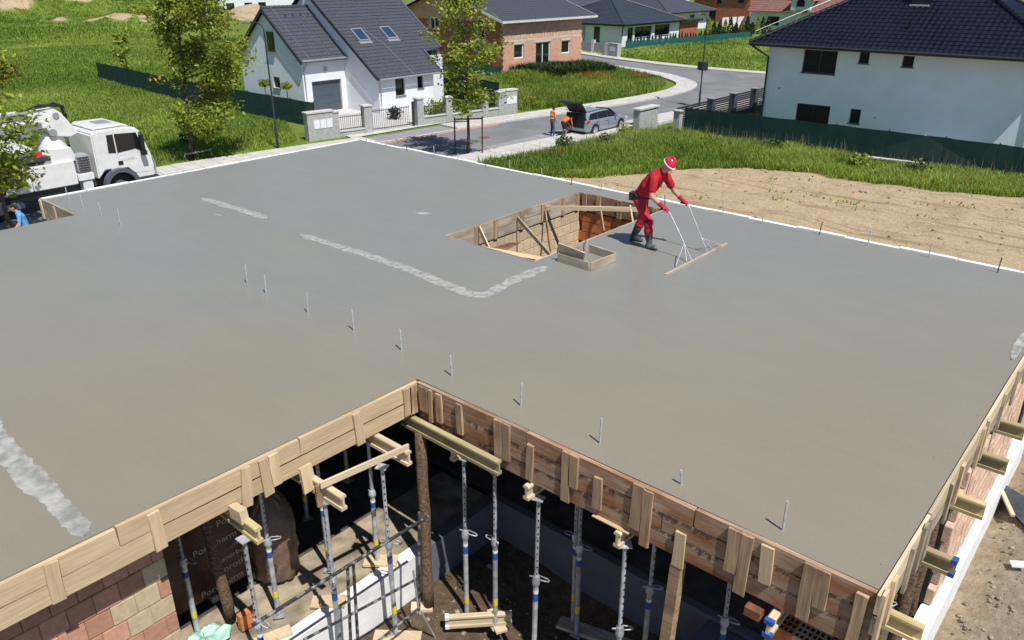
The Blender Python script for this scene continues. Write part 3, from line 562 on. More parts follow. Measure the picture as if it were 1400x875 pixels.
board('brace', (OX0+.06, 13.55, ZS-.15), (-10.2, 13.2, ZS-1.5), .10, .03, 'cleat_wood', ow)
board('brace', (OX0+.08, 11.35, ZS-.03), (-10.25, 11.2, ZS-.55), .10, .03, 'fresh_wood', ow)
board('brace', (OX0+.06, 12.6, ZS-.12), (-9.6, 12.35, ZS-.7), .09, .03, 'grey_wood', ow)
board('brace', (-10.2, OY1-.08, ZS-.2), (-9.6, OY1-.5, ZS-1.3), .09, .03, 'cleat_wood', ow)
board('brace', (OX0+.4, OY0+.35, ZS-.22), (-8.55, OY0+.75, ZS-.22), .12, .03, 'fresh_wood', ow, up=(0,1,.3))
iw = thing('brick_wall', 'pale block wall seen down inside the stair hole', 'wall', (OX0-.05, 12.5, ZF))
for k in range(8):
    for i in range(21):
        inst('brick', BC if (i*7+k*3)%7 else BQ, iw, (OX0-.035+(-.12 if False else 0), OY0-.3+.125*(k%2)+i*.25, 3.52-k*.25)) if True else 0
ib = thing('brick_wall', 'orange block wall across the far end of the stair hole', 'wall', (-9.7, OY1+.06, ZF))
qz = Quaternion((0,0,1), math.pi/2)
for k in range(8):
    for i in range(10):
        inst('brick', BO, ib, (OX0+.1+.125*(k%2)+i*.25, OY1+.045, 3.52-k*.25), qz)
for i in range(7):
    mb = MB(); mb.tube([(OX0+.2+i*.05, OY0+.25, ZS-.5-.02*i), (OX0+.45+.05*i, OY0+1.5, ZS-.42+.012*i)], .009, 5)
    solo('rebar', mb, 'rust', 'rusty reinforcing bar sticking out at the left end of the stair hole', 'rebar', 'rebar ends at the stair hole')
# small box form beside the opening, with a clear bottle in it
bx = thing('box_formwork', 'small square wooden box form standing in the wet concrete by the stair hole', 'formwork', (-7.95, 11.2, ZS))
cs = [at(762,357,ZS), at(806,371,ZS), at(842,357,ZS), at(800,343,ZS)]
for i in range(4):
    a_, b_ = cs[i], cs[(i+1)%4]; d = (b_-a_).normalized()*.015
    board('side_board', a_+d+Vector((0,0,.08)), b_-d+Vector((0,0,.08)), .155, .025, 'grey_wood', bx)
board('cleat', cs[3]+Vector((.06,-.05,-.1)), cs[3]+Vector((.06,-.05,.24)), .08, .03, 'pale_wood', bx, up=(0,1,0))
board('loose_board', cs[0]+Vector((-.02,.02,.24)), cs[0]+Vector((.46,.18,.12)), .26, .025, 'grey_wood', bx, up=(.3,-.3,1))
bt = cs[3]+(cs[1]-cs[3])*.22; mb = MB()
mb.tube([bt+Vector((0,0,z)) for z in (0,.02,.2,.25,.27,.31)], [.04,.045,.045,.02,.015,.015], 12)
m_, t_, b_ = _nodes('clear_plastic'); b_.inputs['Base Color'].default_value = (.8,.85,.88,1); b_.inputs['Roughness'].default_value = .08; b_.inputs['Transmission Weight'].default_value = .8
solo('bottle', mb, 'clear_plastic', 'clear plastic bottle standing inside the small wooden box form', 'bottle', smooth=True)
# ------------------------------------------------------------------ formwork on the visible slab edges
fl = thing('edge_formwork', 'pale board formwork along the left inner slab edge above the block wall', 'formwork', (XN+.05, 2, 3.65))
for k in range(2):
    z = ZS-.115-k*.215
    cuts = [-4, -1.0, 2.05+.3*k, 4.1-.5*k, YN-.03]
    for a_, b_ in zip(cuts, cuts[1:]):
        board('board', (XN+.035, a_+.006, z+random.uniform(-.006,.01)), (XN+.035, b_-.006, z+random.uniform(-.006,.01)), .222, .05, 'fresh_wood', fl)
for y, h, sk in ((.35, .40, .02), (1.46, .42, -.02), (2.40, .44, .01), (3.41, .47, -.04), (3.62, .47, .02), (3.745, .40, 0), (4.90, .44, .03), (5.80, .40, 0), (5.70, .38, .0)):
    board('cleat', (XN+.078, y+sk, ZS-.02-h-.0), (XN+.078, y, ZS-.015), .115, .03, 'fresh_wood' if y < 5 else 'cleat_wood', fl, up=(0,1,0))
fr = thing('edge_formwork', 'rust stained three-board formwork along the front edge of the right slab half', 'formwork', (-4, YN-.04, 3.4))
for k in range(3):
    z = ZS-.105-k*.215
    cuts = [XN+.06, -4.9+.5*k, -2.75-.35*k, -1.02]
    for a_, b_ in zip(cuts, cuts[1:]):
        board('board', (a_+.005, YN-.035, z+random.uniform(-.008,.004)), (b_-.005, YN-.035, z+random.uniform(-.008,.004)), .208 if k < 2 else .22, .05, 'wet_wood', fr)
m_ = MB()
for x in np.arange(XN+.1, -1.1, .035):                     # cement slurry that ran out of the joints
    for k in (1, 2):
        if random.random() < .7: h = .012+.055*random.random()**4; m_.cbox((x, YN-.062, ZS-.215*k-h/2+.008), (random.uniform(.008,.04), .008, h))
part('slurry_drip', m_, 'slurry', fr, kind='stuff')
for x, top, h, w, mat in ((-6.60,.02,.34,.15,'cleat_wood'), (-6.47,.02,.46,.06,'cleat_wood'), (-6.32,.02,.40,.10,'cleat_wood'), (-5.97,.03,.42,.10,'cleat_wood'), (-5.32,.0,.52,.13,'cleat_wood'), (-5.19,.0,.50,.10,'cleat_wood'), (-4.82,.13,.48,.09,'cleat_wood'), (-4.31,.0,.66,.11,'cleat_wood'), (-4.20,.0,.42,.12,'cleat_wood'), (-3.88,.14,.40,.11,'cleat_wood'), (-3.38,.0,.56,.13,'cleat_wood'), (-3.26,.02,.70,.11,'cleat_wood'), (-2.86,.33,.42,.12,'fresh_wood'), (-2.31,.0,.50,.13,'cleat_wood'), (-2.19,.0,.70,.12,'cleat_wood'), (-1.99,.02,.42,.12,'fresh_wood'), (-1.58,.0,.62,.12,'cleat_wood'), (-1.47,.0,.42,.12,'cleat_wood'), (-1.13,.06,.66,.10,'cleat_wood')):
    board('cleat', (x+random.uniform(-.02,.02), YN-.080, ZS-top-h), (x, YN-.080, ZS-top), w, .03, mat, fr, up=(1,0,0))
fe = thing('edge_formwork', 'weathered board formwork on the right hand slab edge beside the short beams', 'formwork', (XR+.03, 9, 3.7))
for k in range(2):
    z = ZS-.10-k*.215; cuts = [YN-.12, 7.3+.3*k, 9.2, 11.1+.3*k, 12.6]
    for a_, b_ in zip(cuts, cuts[1:]): board('board', (XR+.03, a_+.006, z+random.uniform(-.0,.03)), (XR+.03, b_-.006, z+random.uniform(0,.03)), .205, .035, 'grey_wood' if k else 'pale_wood', fe)
for y in (5.9, 6.18, 6.7, 7.05, 7.30, 8.05, 8.45, 9.35, 9.6, 10.5, 11.3, 12.1):
    board('cleat', (XR+.065, y, ZS-.5), (XR+.065, y+random.uniform(-.02,.02), ZS+random.uniform(-.02,.05)), .11, .03, random.choice(['fresh_wood','grey_wood','pale_wood']), fe, up=(0,1,0))
fk = thing('edge_formwork', 'short board formwork closing the small step at the far left slab corner', 'formwork', (-18.9, 6.2, 3.6))
for k in range(2):
    board('board', (-19.80, 6.19, ZS-.06-k*.215), (-17.88, 6.19, ZS-.09-k*.215), .205, .035, 'grey_wood', fk)
board('cleat', (-18.95, 6.15, ZS-.42), (-18.95, 6.15, ZS), .1, .03, 'pale_wood', fk, up=(1,0,0)); board('cleat', (-19.72, 6.15, ZS-.42), (-19.72, 6.15, ZS+.02), .1, .03, 'pale_wood', fk, up=(1,0,0))
sb_ = thing('brick_pillar', 'orange block pier under the slab step at the far left corner', 'pillar', (-19.2, 6.0, 2))
for k in range(5): inst('brick', BO, sb_, (-19.25, 6.0, 3.5-k*.25), qz); inst('brick', BO, sb_, (-19.0, 6.0, 3.5-k*.25), qz)
# ------------------------------------------------------------------ timber I-beams
def ibeam(p, q, label, mat='yellow_wood', group=None, tip=None):
    p = Vector(p); q = Vector(q); L_ = (q-p).length; d = (q-p).normalized(); t = thing('timber_beam', label, 'beam', p, 0, group)
    t.rotation_euler = d.to_track_quat('X', 'Z').to_euler()
    for nm, z, h, w in (('top_flange', .08, .04, .08), ('web', 0, .12, .027), ('bottom_flange', -.08, .04, .08)):
        m_ = MB()
        if nm == 'web': m_.cbox((L_/2, 0, z), (L_-.002, w, h))
        else:
            c = .02; m_.extr([(0, -w/2, z-h/2), (0, w/2, z-h/2), (0, w/2, z+h/2-(0 if z<0 else .012)), (0, w/2-.012, z+h/2), (0, -w/2+.012, z+h/2), (0, -w/2, z+h/2-(0 if z<0 else .012))], (L_, 0, 0))
        part(nm, m_, mat, t, local=True)
    if tip:
        m_ = MB(); m_.box((-.004,-.043,-.103), (.05,.043,-.055)); m_.box((-.004,-.043,.055), (.05,.043,.103)); part('end_cap', m_, tip, t, local=True)
    return t
zbm = 3.54
ibeam((-6.28, 3.22, zbm), (-9.4, 3.22, zbm), 'yellow beam end poking out nearest the block wall under the left boards', 'yellow_wood', 'beam ends under the left slab edge')
ibeam((-6.06, 4.14, zbm), (-9.4, 4.14, zbm), 'pale beam end with an upright board stub, middle one under the left boards', 'pale_wood', 'beam ends under the left slab edge')
ibeam((-6.16, 5.20, zbm), (-9.4, 5.20, zbm), 'pale beam end closest to the inner corner under the left boards', 'pale_wood', 'beam ends under the left slab edge')
ibeam((-5.22, YN-.17, 3.53), (-6.95, YN-.15, 3.53), 'long weathered beam lying against the front formwork at the inner corner', 'old_beam')
for x, lb in ((-6.05, 'cream beam end just below the long weathered beam'), (-4.83, 'cream beam end second from the inner corner under the stained boards'), (-3.56, 'cream beam end resting on the lone grey prop right of centre')):
    ibeam((x, 5.80, 3.345), (x, 8.6, 3.345), lb, 'pale_wood', 'beam ends under the front slab edge')
ibeam((-1.82, 5.72, 3.30), (-1.82, 8.6, 3.30), 'beam end with a blue painted tip beside the perforated blocks', 'pale_wood', 'beam ends under the front slab edge', 'tape_blue')
for y, lb, mt, tp in ((6.32, 'yellow beam stub nearest the front right corner, sticking out of the right edge', 'yellow_wood', None), (7.44, 'beam stub with blue tips sticking out of the right slab edge', 'old_beam', 'tape_blue'), (8.62, 'yellow green beam stub third from the front on the right slab edge', 'yellow_wood', None), (9.72, 'brown beam stub fourth from the front on the right slab edge', 'old_beam', None), (10.72, 'grey topped beam stub fifth from the front on the right slab edge', 'old_beam', None)):
    ibeam((-.68, y, 3.54), (-3.5, y, 3.54), lb, mt, 'beam stubs on the right slab edge', tp)
mb = MB(); t = thing('wood_strip', 'pale diagonal lath laid across two beam ends under the left boards', 'lath', (-6.1, 4.5, 3.66))
board('strip', (-6.30, 4.02, 3.72), (-6.20, 5.23, 3.68), .075, .03, 'pale_wood', t)
t = thing('wood_stub', 'upright board stub nailed behind the middle pale beam end', 'board', (-6.4, 4.0, 3.6))
board('board', (-6.58, 4.06, 3.50), (-6.62, 4.06, 3.82), .16, .04, 'fresh_wood', t, up=(0,1,0)); board('board', (-6.35, 4.02, 3.42), (-6.35, 4.02, 3.70), .07, .04, 'cleat_wood', t, up=(0,1,0))
t = thing('wood_stub', 'white packing block on the beam nearest the block wall', 'board', (-6.8, 3.2, 3.6)); board('board', (-6.72, 3.2, 3.66), (-6.50, 3.2, 3.68), .15, .09, 'pale_wood', t)
mb = MB(); mb.bar((-3.92, 5.88, 3.455), (-3.45, 5.88, 3.455), .08, .012); solo('wood_strip', mb, 'fresh_wood', 'thin slat wedged over the lone beam end right of centre', 'lath')
mb = MB(); mb.cbox((-2.02, 5.9, 3.28), (.16, .16, .1)); solo('packing_block', mb, 'rust', 'reddish packing block over a prop under the stained boards', 'block')
# ------------------------------------------------------------------ steel props
def prop_build():
    t = thing('steel_prop', 'x', 'prop', (0, 0, 0)); H_ = 1.0
    m_ = MB(); m_.tube([(0,0,.012), (0,0,1.55)], .033, 12); part('outer_tube', m_, 'steel', t, smooth=rad(40), local=True)
    m_ = MB(); m_.tube([(0,0,1.5), (0,0,2.72)], .025, 12); it = part('inner_tube', m_, 'steel', t, smooth=rad(40), local=True)
    m_ = MB()
    for k in range(11):
        for a_ in (0, math.pi): m_.cbox((.0245*math.cos(a_+2.2), .0245*math.sin(a_+2.2), 1.68+k*.095), (.012, .012, .022))
    part('pin_hole', m_, 'black', it, local=True, kind='stuff')
    m_ = MB(); m_.tube([(0,0,1.50), (0,0,1.53), (0,0,1.56), (0,0,1.63)], [.045, .052, .052, .042], 12); cl = part('collar', m_, 'steel', t, smooth=rad(40), local=True)
    m_ = MB(); pts = [(0,0,1.585), (.10,.0,1.585), (.155,.02,1.575), (.16,.05,1.57), (.12,.065,1.575), (.02,.05,1.60)]; m_.tube(pts, .0085, 6); m_.tube([(-.09,0,1.60), (.0,0,1.60)], .010, 6); part('pin_handle', m_, 'steel', cl, smooth=True, local=True)
    m_ = MB(); m_.box((-.07,-.07,0), (.07,.07,.012)); part('base_plate', m_, 'steel', t, local=True)
    m_ = MB(); m_.box((-.07,-.06,2.72), (.07,.06,2.732)); m_.tube([(0,0,2.55), (0,0,2.72)], .024, 10); part('head_plate', m_, 'steel', t, local=True)
    m_ = MB(); m_.tube([(0,0,1.26), (0,0,1.37)], .0345, 12); part('blue_band', m_, 'tape_blue', t, smooth=rad(40), local=True)
    m_ = MB(); m_.tube([(0,0,1.38), (0,0,1.42)], .0345, 12); part('white_band', m_, 'tape_white', t, smooth=rad(40), local=True)
    m_ = MB(); m_.tube([(0,0,.42), (0,0,.54)], .0345, 12); part('yellow_band', m_, 'tape_yellow', t, smooth=rad(40), local=True)
    return t
pp = prop_build()
GRP = 'steel props under the slab'
specs = [(-6.46, 3.12, .72, .0, 'sunlit prop under the beam end nearest the block wall'),
 (-6.42, 4.10, .72, 2.6, 'sunlit prop under the beam end with the board stub'),
 (-6.40, 4.98, .70, .4, 'sunlit prop crossed by the speckled scaffold tube near the plinth end'),
 (-6.0, 5.93, .42, .2, 'sunlit prop with a yellow band in the open pit, just right of the log post'),
 (-4.76, 5.90, .35, .3, 'sunlit grey prop second from the inner corner along the stained boards'),
 (-3.49, 5.90, .35, .7, 'sunlit grey prop with a loop handle beneath the lone beam end'),
 (-7.25, 3.80, ZF, 1.0, 'shaded prop with a yellow band in front of the tarpaulin bundle'),
 (-7.43, 4.74, ZF, .5, 'shaded prop with its foot on the sandy floor left of the scaffold'),
 (-7.06, 5.27, ZF, 2.2, 'pale prop standing on a board at the end of the white plinth'),
 (-5.50, 5.98, .70, 2.8, 'shaded prop in the pit with a small blue label behind the yellow banded one'),
 (-4.75, 6.75, .70, 2.9, 'dim prop behind the second sunlit one under the stained boards'),
 (-4.58, 6.60, .70, .2, 'dim prop with a yellow band and splayed foot under the stained boards'),
 (-3.55, 6.60, .60, .6, 'dim prop with a blue label in front of the blue shaded plinth'),
 (-2.62, 6.75, .60, .1, 'perforated grey prop between the square post and the stained boards corner'),
 (-7.70, 2.95, ZF, .3, 'dark prop right beside the end of the block wall'),
 (-1.25, 7.75, ZF, .9, 'dark prop behind the right edge boards between two bark posts'),
 (-1.25, 8.95, ZF, .2, 'black prop seen between beam stubs on the right edge'),
 (-8.9, 6.2, ZF, .2, 'prop deep in the shade behind the scaffold'), (-8.6, 5.2, ZF, 1.2, 'prop deep in the shade left of the scaffold post')]
for i, (x, y, z0, rz, lb) in enumerate(specs):
    t = pp if i == 0 else copy_tree(pp)
    t.location = (x, y, z0); t.rotation_euler = (random.uniform(-.012,.012), random.uniform(-.012,.012), rz); zt_ = 3.43 if y < 5.5 else (3.24 if x > -6.5 else 3.43)
    t.scale = (1, 1, (zt_-z0)/2.732); t['label'] = lb; t['group'] = GRP
# posts of timber
def post(p, q, r, label, bark=True):
    mb = MB(); p = Vector(p); q = Vector(q); n = 7
    if bark: mb.tube([p+(q-p)*(i/n)+Vector((random.uniform(-.01,.01), random.uniform(-.01,.01), 0)) for i in range(n+1)], [r*random.uniform(.92,1.08) for i in range(n+1)], 10); return solo('log_post', mb, 'log_bark', label, 'post', 'log posts under the slab', smooth=True, loc=p)
    mb.bar(p, q, r*2, r*2, (0,1,0)); return solo('timber_post', mb, 'cleat_wood', label, 'post', loc=p)
post((-6.45, 5.62, .68), (-6.62, 5.80, 3.45), .075, 'brown log post at the inner corner of the pit')
post((-7.62, 3.35, ZF), (-7.75, 3.30, 3.6), .07, 'mossy log post in the dark in front of the wrapped block pack')
post((-1.22, 7.30, ZF), (-1.22, 7.30, 3.6), .075, 'bark log post behind the right edge boards near the front corner'); post((-1.12, 8.0, ZF), (-1.12, 8.0, 3.6), .075, 'bark log post just behind the dark prop on the right edge'); post((-1.2, 9.15, ZF), (-1.2, 9.15, 3.6), .075, 'bark log post farthest along the right edge')
post((-2.98, 5.95, .6), (-2.88, 5.92, 3.36), .06, 'square timber post under the stained boards right of centre', False)
# lightweight scaffold frame
sc_ = thing('scaffold_frame', 'paint speckled black tube frame standing across the pit on the left', 'scaffold', (-6.05, 4.2, .7))
X_ = -6.05
for a_, b_, r in (((345,855),(585,706),.022), ((415,875),(571,791),.017), ((500,890),(572,832),.017)):
    m_ = MB(); m_.tube([onx(*a_, X_), onx(*b_, X_)], r, 8); part('rail_tube', m_, 'dark_steel', sc_, smooth=rad(40))
for a_, b_ in (((475,775),(480,890)), ((483,770),(490,890)), ((573,700),(573,835))):
    m_ = MB(); m_.tube([onx(*a_, X_-.02), onx(*b_, X_-.02)], .019, 8); part('post_tube', m_, 'dark_steel', sc_, smooth=rad(40))
for a_, b_ in (((575,835),(602,885)), ((565,780),(572,832))):
    m_ = MB(); m_.tube([onx(*a_, X_+.02), onx(*b_, X_+.02)], .014, 8); part('brace_tube', m_, 'steel', sc_, smooth=rad(40))
# wrapped pack of blocks with printed film
pk = thing('block_pack', 'stack of blocks wrapped in dark maroon printed film in the shade', 'pack', (-8.6, 3.3, ZF))
m_ = MB(); m_.box((-9.0, 2.75, ZF+.1), (-8.05, 4.25, ZF+1.35)); part('film_wrap', m_, 'film_maroon', pk, bevel=.04)
m_ = MB(); 
for y in (2.8, 3.4, 4.0): m_.box((-9.0, y-.05, ZF), (-8.05, y+.05, ZF+.1))
part('pallet', m_, 'grey_wood', pk)
def text_part(txt, size, loc, rot, mat, parent, name='print', depth=.001):
    cu = bpy.data.curves.new('txt', 'FONT'); cu.body = txt; cu.size = size; cu.extrude = depth; cu.align_x = 'CENTER'; cu.resolution_u = 3
    ob = bpy.data.objects.new('txt', cu); C.objects.link(ob); dg = bpy.context.evaluated_depsgraph_get(); me_ = bpy.data.meshes.new_from_object(ob.evaluated_get(dg)); bpy.data.objects.remove(ob); bpy.data.curves.remove(cu)
    me_.materials.clear(); me_.materials.append(MATS[mat]); o_ = bpy.data.objects.new(name, me_); C.objects.link(o_); o_.parent = parent; o_.location = Vector(loc)-BASE[parent]; o_.rotation_euler = rot; BASE[o_] = Vector(loc); return o_
fx = (math.pi/2, 0, math.pi/2)
for z, y, tx, s_ in ((2.24, 3.52, 'Porotherm', .135), (2.50, 3.88, 'Porotherm', .135), (1.95, 3.74, 'Wienerberger', .115), (1.78, 3.80, 'Porotherm', .135), (1.58, 3.52, 'Porotherm', .135)):
    text_part(tx, s_, (-8.045, y, z), fx, 'print_white', pk)
m_ = MB()
for i in range(4): m_.bar((-8.043, 3.68+i*.04, 2.10), (-8.043, 3.70+i*.04, 2.13+i*.028), .018, .004)
part('emblem', m_, 'print_white', pk)
# tarpaulin bundle
mb = MB(); c_ = (-7.95, 4.25)
mb.tube([(c_[0]+random.uniform(-.03,.03), c_[1]+random.uniform(-.03,.03), ZF+z) for z in (0,.2,.4,.6,.8,1.0,1.15,1.28,1.36)], [.30,.28,.31,.29,.30,.27,.23,.15,.04], 40)
mb.v = [(v[0]+.05*math.sin(14*math.atan2(v[1]-c_[1], v[0]-c_[0])+9*v[2])*.4+random.uniform(-.012,.012), v[1]+.05*math.cos(11*math.atan2(v[1]-c_[1], v[0]-c_[0])-7*v[2])*.4, v[2]) for v in mb.v]
solo('tarpaulin_bundle', mb, 'tarp_brown', 'tall bundle under crumpled brown film standing on the floor edge', 'bundle', smooth=True, loc=(c_[0], c_[1], ZF))
# loose pieces on the floor edge and in the pit
def scrap(p, q, w, t_, mat, label, grp='scrap boards in the pit'):
    o_ = board('scrap_board', p, q, w, t_, mat, None, up=(0,0,1)); tag(o_, label, 'board', grp)
def flat(p, q, w, t_, mat, label): 
    mb = MB(); mb.bar(p, q, w, t_); o_ = solo('scrap_board', mb, mat, label, 'board', 'scrap boards in the pit'); return o_
flat((-7.15, 3.0, ZF+.02), (-6.9, 3.75, ZF+.03), .16, .03, 'pale_wood', 'pale board lying at the foot of the first sunlit prop')
flat((-6.95, 2.95, ZF+.05), (-6.7, 3.45, ZF+.2), .12, .03, 'pale_wood', 'short board leaning beside the green foil')
flat((-7.1, 4.2, ZF+.02), (-6.78, 4.5, ZF+.02), .2, .03, 'fresh_wood', 'square board end on the floor edge by the second prop')
flat((-7.2, 5.15, ZF+.02), (-6.85, 5.45, ZF+.02), .22, .035, 'fresh_wood', 'board under the pale prop at the end of the plinth')
flat((-6.6, 4.75, .71), (-6.1, 5.15, .71), .26, .03, 'pale_wood', 'board under the scaffold crossing prop'); flat((-6.62, 5.45, .72), (-6.4, 5.66, .72), .16, .05, 'pale_wood', 'block under the brown log post')
flat((-5.75, 6.15, .72), (-5.35, 5.95, .72), .16, .03, 'pale_wood', 'sole board under the shaded pit prop'); flat((-4.9, 6.62, .70), (-3.0, 7.1, .76), .2, .05, 'grey_wood', 'long plank lying in the shade at the pit back'); flat((-5.2, 5.8, .72), (-4.9, 5.6, .74), .25, .03, 'pale_wood', 'small pale board at the sunny edge of the pit')
ibeam((-5.98, 5.50, .84), (-5.35, 6.15, .84), 'short cut beam end lying on the pit floor', 'pale_wood', None, 'tape_white')
mb = MB(); mb.ell((-7.50, 2.94, ZF+.0), (.22, .30, .15), 26, 14)
for i, v in enumerate(mb.v): k_ = .06*math.sin(23*v[0]+9*v[1])+.05*math.sin(17*v[1]-8*v[0]); mb.v[i] = (v[0]+random.uniform(-.02,.02)+k_*.5, v[1]+random.uniform(-.02,.02), max(ZF, v[2]+k_+random.uniform(-.015,.015)))
solo('plastic_foil', mb, 'foil_green', 'crumpled pale green plastic foil at the bottom edge by the block wall', 'foil', smooth=True)
t = thing('loose_block', 'orange hollow block lying beside the green foil', 'brick', (-7.4, 3.5, ZF+.12)); inst('brick', BO, t, (-7.38, 3.46, ZF+.12))
t = thing('loose_block', 'orange perforated block resting on top of the corner pillar', 'brick', (-1.2, 6.05, 3.2))
inst('perforated_block', PB, t, (-1.17, 5.93, 3.13))
# clods and rubble: too many to count
def clods(name, n, area, smin, smax, mat, label):
    vs = []; fs = []; base = MB(); base.ell((0,0,0), (1,1,.7), 6, 4); bv = np.array(base.v); bf = [f for f in base.f]
    tri = np.array([t for f in bf for t in ((f[0], f[1], f[2]), (f[0], f[2], f[3]))]); xs_, ys_ = area(n); zz = zt(xs_, ys_)
    s_ = smin+(smax-smin)*RNG.random(len(xs_))**5; V = bv[None]*s_[:, None, None]*(1+.9*(RNG.random((len(xs_), len(bv), 3))-.5)); V[..., 0] += xs_[:, None]; V[..., 1] += ys_[:, None]; V[..., 2] += (zz+s_*.2)[:, None]
    F = (tri[None]+(np.arange(len(xs_))*len(bv))[:, None, None]).reshape(-1, 3)
    o_ = bpy.data.objects.new(name, npmesh(name, V.reshape(-1, 3), F, mat)); C.objects.link(o_); tag(o_, label, 'soil clods', None, 'stuff')
def uni(x0, x1, y0, y1): return lambda n: (RNG.uniform(x0, x1, n), RNG.uniform(y0, y1, n))
clods('soil_clods', 1700, uni(-24, 2, 26.5, 38.5), .008, .085, 'clod', 'brown soil clods scattered over the bare lot')
clods('rubble', 5200, uni(-.75, 2.6, 7, 19), .004, .042, 'clod_grey', 'grey brown rubble and clods beside the right wall')
def edge_(n):
    k = n//3; return (np.concatenate([RNG.uniform(XN, XR, k), XR-np.abs(RNG.normal(0, .09, k))-.01, np.full(k, XN)-np.abs(RNG.normal(0, .05, k))]), np.concatenate([YN+np.abs(RNG.normal(0, .07, k))+.01, RNG.uniform(YN, 12.5, k), RNG.uniform(0, YN, k)]))
_zt = zt; zt = lambda x, y: np.full(len(x), ZS-.004)
clods('concrete_crumbs', 480, edge_, .002, .010, 'crumb', 'crumbs of concrete left along the slab edges')
zt = _zt
clods('pit_rubble', 420, uni(-6.5, -3.2, 4.6, 6.9), .008, .05, 'clod_grey', 'crumbs of rubble on the pit floor')
mb = MB(); q = [at(1362,655,.95), at(1420,690,.98), at(1420,740,.95), at(1375,690,1.0)]
mb.add([q[0], q[1], q[2], q[3], q[0]*.5+q[2]*.5+Vector((0,0,.10)), q[0]-Vector((0,0,.03)), q[1]-Vector((0,0,.03)), q[2]-Vector((0,0,.03)), q[3]-Vector((0,0,.03))], [(0,1,4),(1,2,4),(2,3,4),(3,0,4),(5,8,7,6)]); solo('membrane_sheet', mb, 'membrane', 'dark waterproofing sheet lying on the dirt at the right', 'sheet')
mb = MB(); c_ = at(1391, 777, .98); mb.bar(c_+Vector((-.09,-.04,.06)), c_+Vector((.09,.06,.08)), .12, .03); solo('paper_scrap', mb, 'paper_white', 'white scrap lying on the dirt at the right edge', 'scrap')
mb = MB(); mb.bar(at(1362,655,1.05), at(1385,705,1.0), .06, .04); solo('wood_offcut', mb, 'pale_wood', 'wood offcut lying beside the dark sheet on the dirt', 'offcut')
t = thing('offcut_stack', 'small stack of thin wood offcuts on the white plinth at the right', 'offcuts', (-.85, 8.1, ZF))
for k in range(6): board('offcut', (-1.1+.02*k, 7.9+.05*k, ZF+.03+k*.03), (-.65+.02*k, 7.72+.05*k, ZF+.03+k*.03), .08, .025, 'pale_wood', t)
# ------------------------------------------------------------------ metal pins in the slab
def pin(px, py, h, label, grp, r=.012, mat='steel'):
    p = at(px, py, ZS); mb = MB(); mb.tube([p-Vector((0,0,.05)), p+Vector((random.uniform(-.02,.02), random.uniform(-.015,.015), h))], r, 8)
    return solo('metal_pin', mb, mat, label, 'pin', grp, smooth=rad(40), loc=p)
near = [((338,388),.34,'metal pin at the far left end of the near row'), ((364,402),.33,'metal pin second from the left end of the near row'), ((421,428),.34,'metal pin third from the left, left of the wet ridge'), ((484,452),.33,'metal pin fourth from the left in the near row'), ((549,479),.31,'metal pin above the inner corner, just left of it'), ((618,514),.29,'metal pin just right of the inner slab corner'), ((712,555),.31,'metal pin second right of the inner corner'), ((820,606),.32,'metal pin third right of the inner corner'), ((932,662),.17,'half sunk short pin near the stained boards'), ((1070,725),.33,'bright metal pin nearest the front right corner')]
for p, h, lb in near: pin(*p, h, lb, 'pins along the near slab edges', .012, 'zinc')
for p, h, lb in (((94.3,274.6),.31,'thin pin closest to the truck at the step'), ((113.9,284.8),.31,'second thin pin by the step at the left corner'), ((138.8,295.4),.31,'third thin pin counted from the truck'), ((164.8,308.2),.36,'tallest thin pin by the left slab step')): pin(*p, h, lb, 'pins by the left slab step', .010, 'zinc')
far = [(501,194,.24),(529,199.4,.33),(556,205.6,.11),(594,214,.30),(626,221,.23),(664,228.5,.21),(697,235.7,.33),(740.5,245,.28),(781,252.7,.34),(822,260.7,.29),(864.6,267.2,.25),(909,280,.22),(988.4,293.5,.30),(1042,305.7,.26),(1120,320.6,.27),(1187,334.3,.29),(1270,352,.28),(1363.4,372.9,.28)]
ordn = ['first','second','third','fourth','fifth','sixth','seventh','eighth','ninth','tenth','eleventh','twelfth','thirteenth','fourteenth','fifteenth','sixteenth','seventeenth','last']
for i, (x, y, h) in enumerate(far): pin(x, y, h, f'thin pin by the far white edging, {ordn[i]} from the far corner', 'pins along the far white edging', .010, 'dark_steel' if i%3 == 2 else 'zinc')
# ------------------------------------------------------------------ house helpers
def holed(mb, o, u, v, W_, H_, holes, d, k=0, kr=1):       # wall face with recessed openings; outward normal = u x v
    o, u, v = Vector(o), Vector(u), Vector(v); n = u.cross(v).normalized()
    us = sorted({0, W_}|{h[0] for h in holes}|{h[2] for h in holes}); vs = sorted({0, H_}|{h[1] for h in holes}|{h[3] for h in holes})
    for i in range(len(us)-1):
        for j in range(len(vs)-1):
            cu, cv = (us[i]+us[i+1])/2, (vs[j]+vs[j+1])/2
            if any(h[0] < cu < h[2] and h[1] < cv < h[3] for h in holes): continue
            mb.quad(o+u*us[i]+v*vs[j], o+u*us[i+1]+v*vs[j], o+u*us[i+1]+v*vs[j+1], o+u*us[i]+v*vs[j+1], k)
    for a, b, c, e in holes:
        P4 = [o+u*a+v*b, o+u*c+v*b, o+u*c+v*e, o+u*a+v*e]
        for i in range(4): mb.quad(P4[i], P4[(i+1)%4], P4[(i+1)%4]-n*d, P4[i]-n*d, kr)
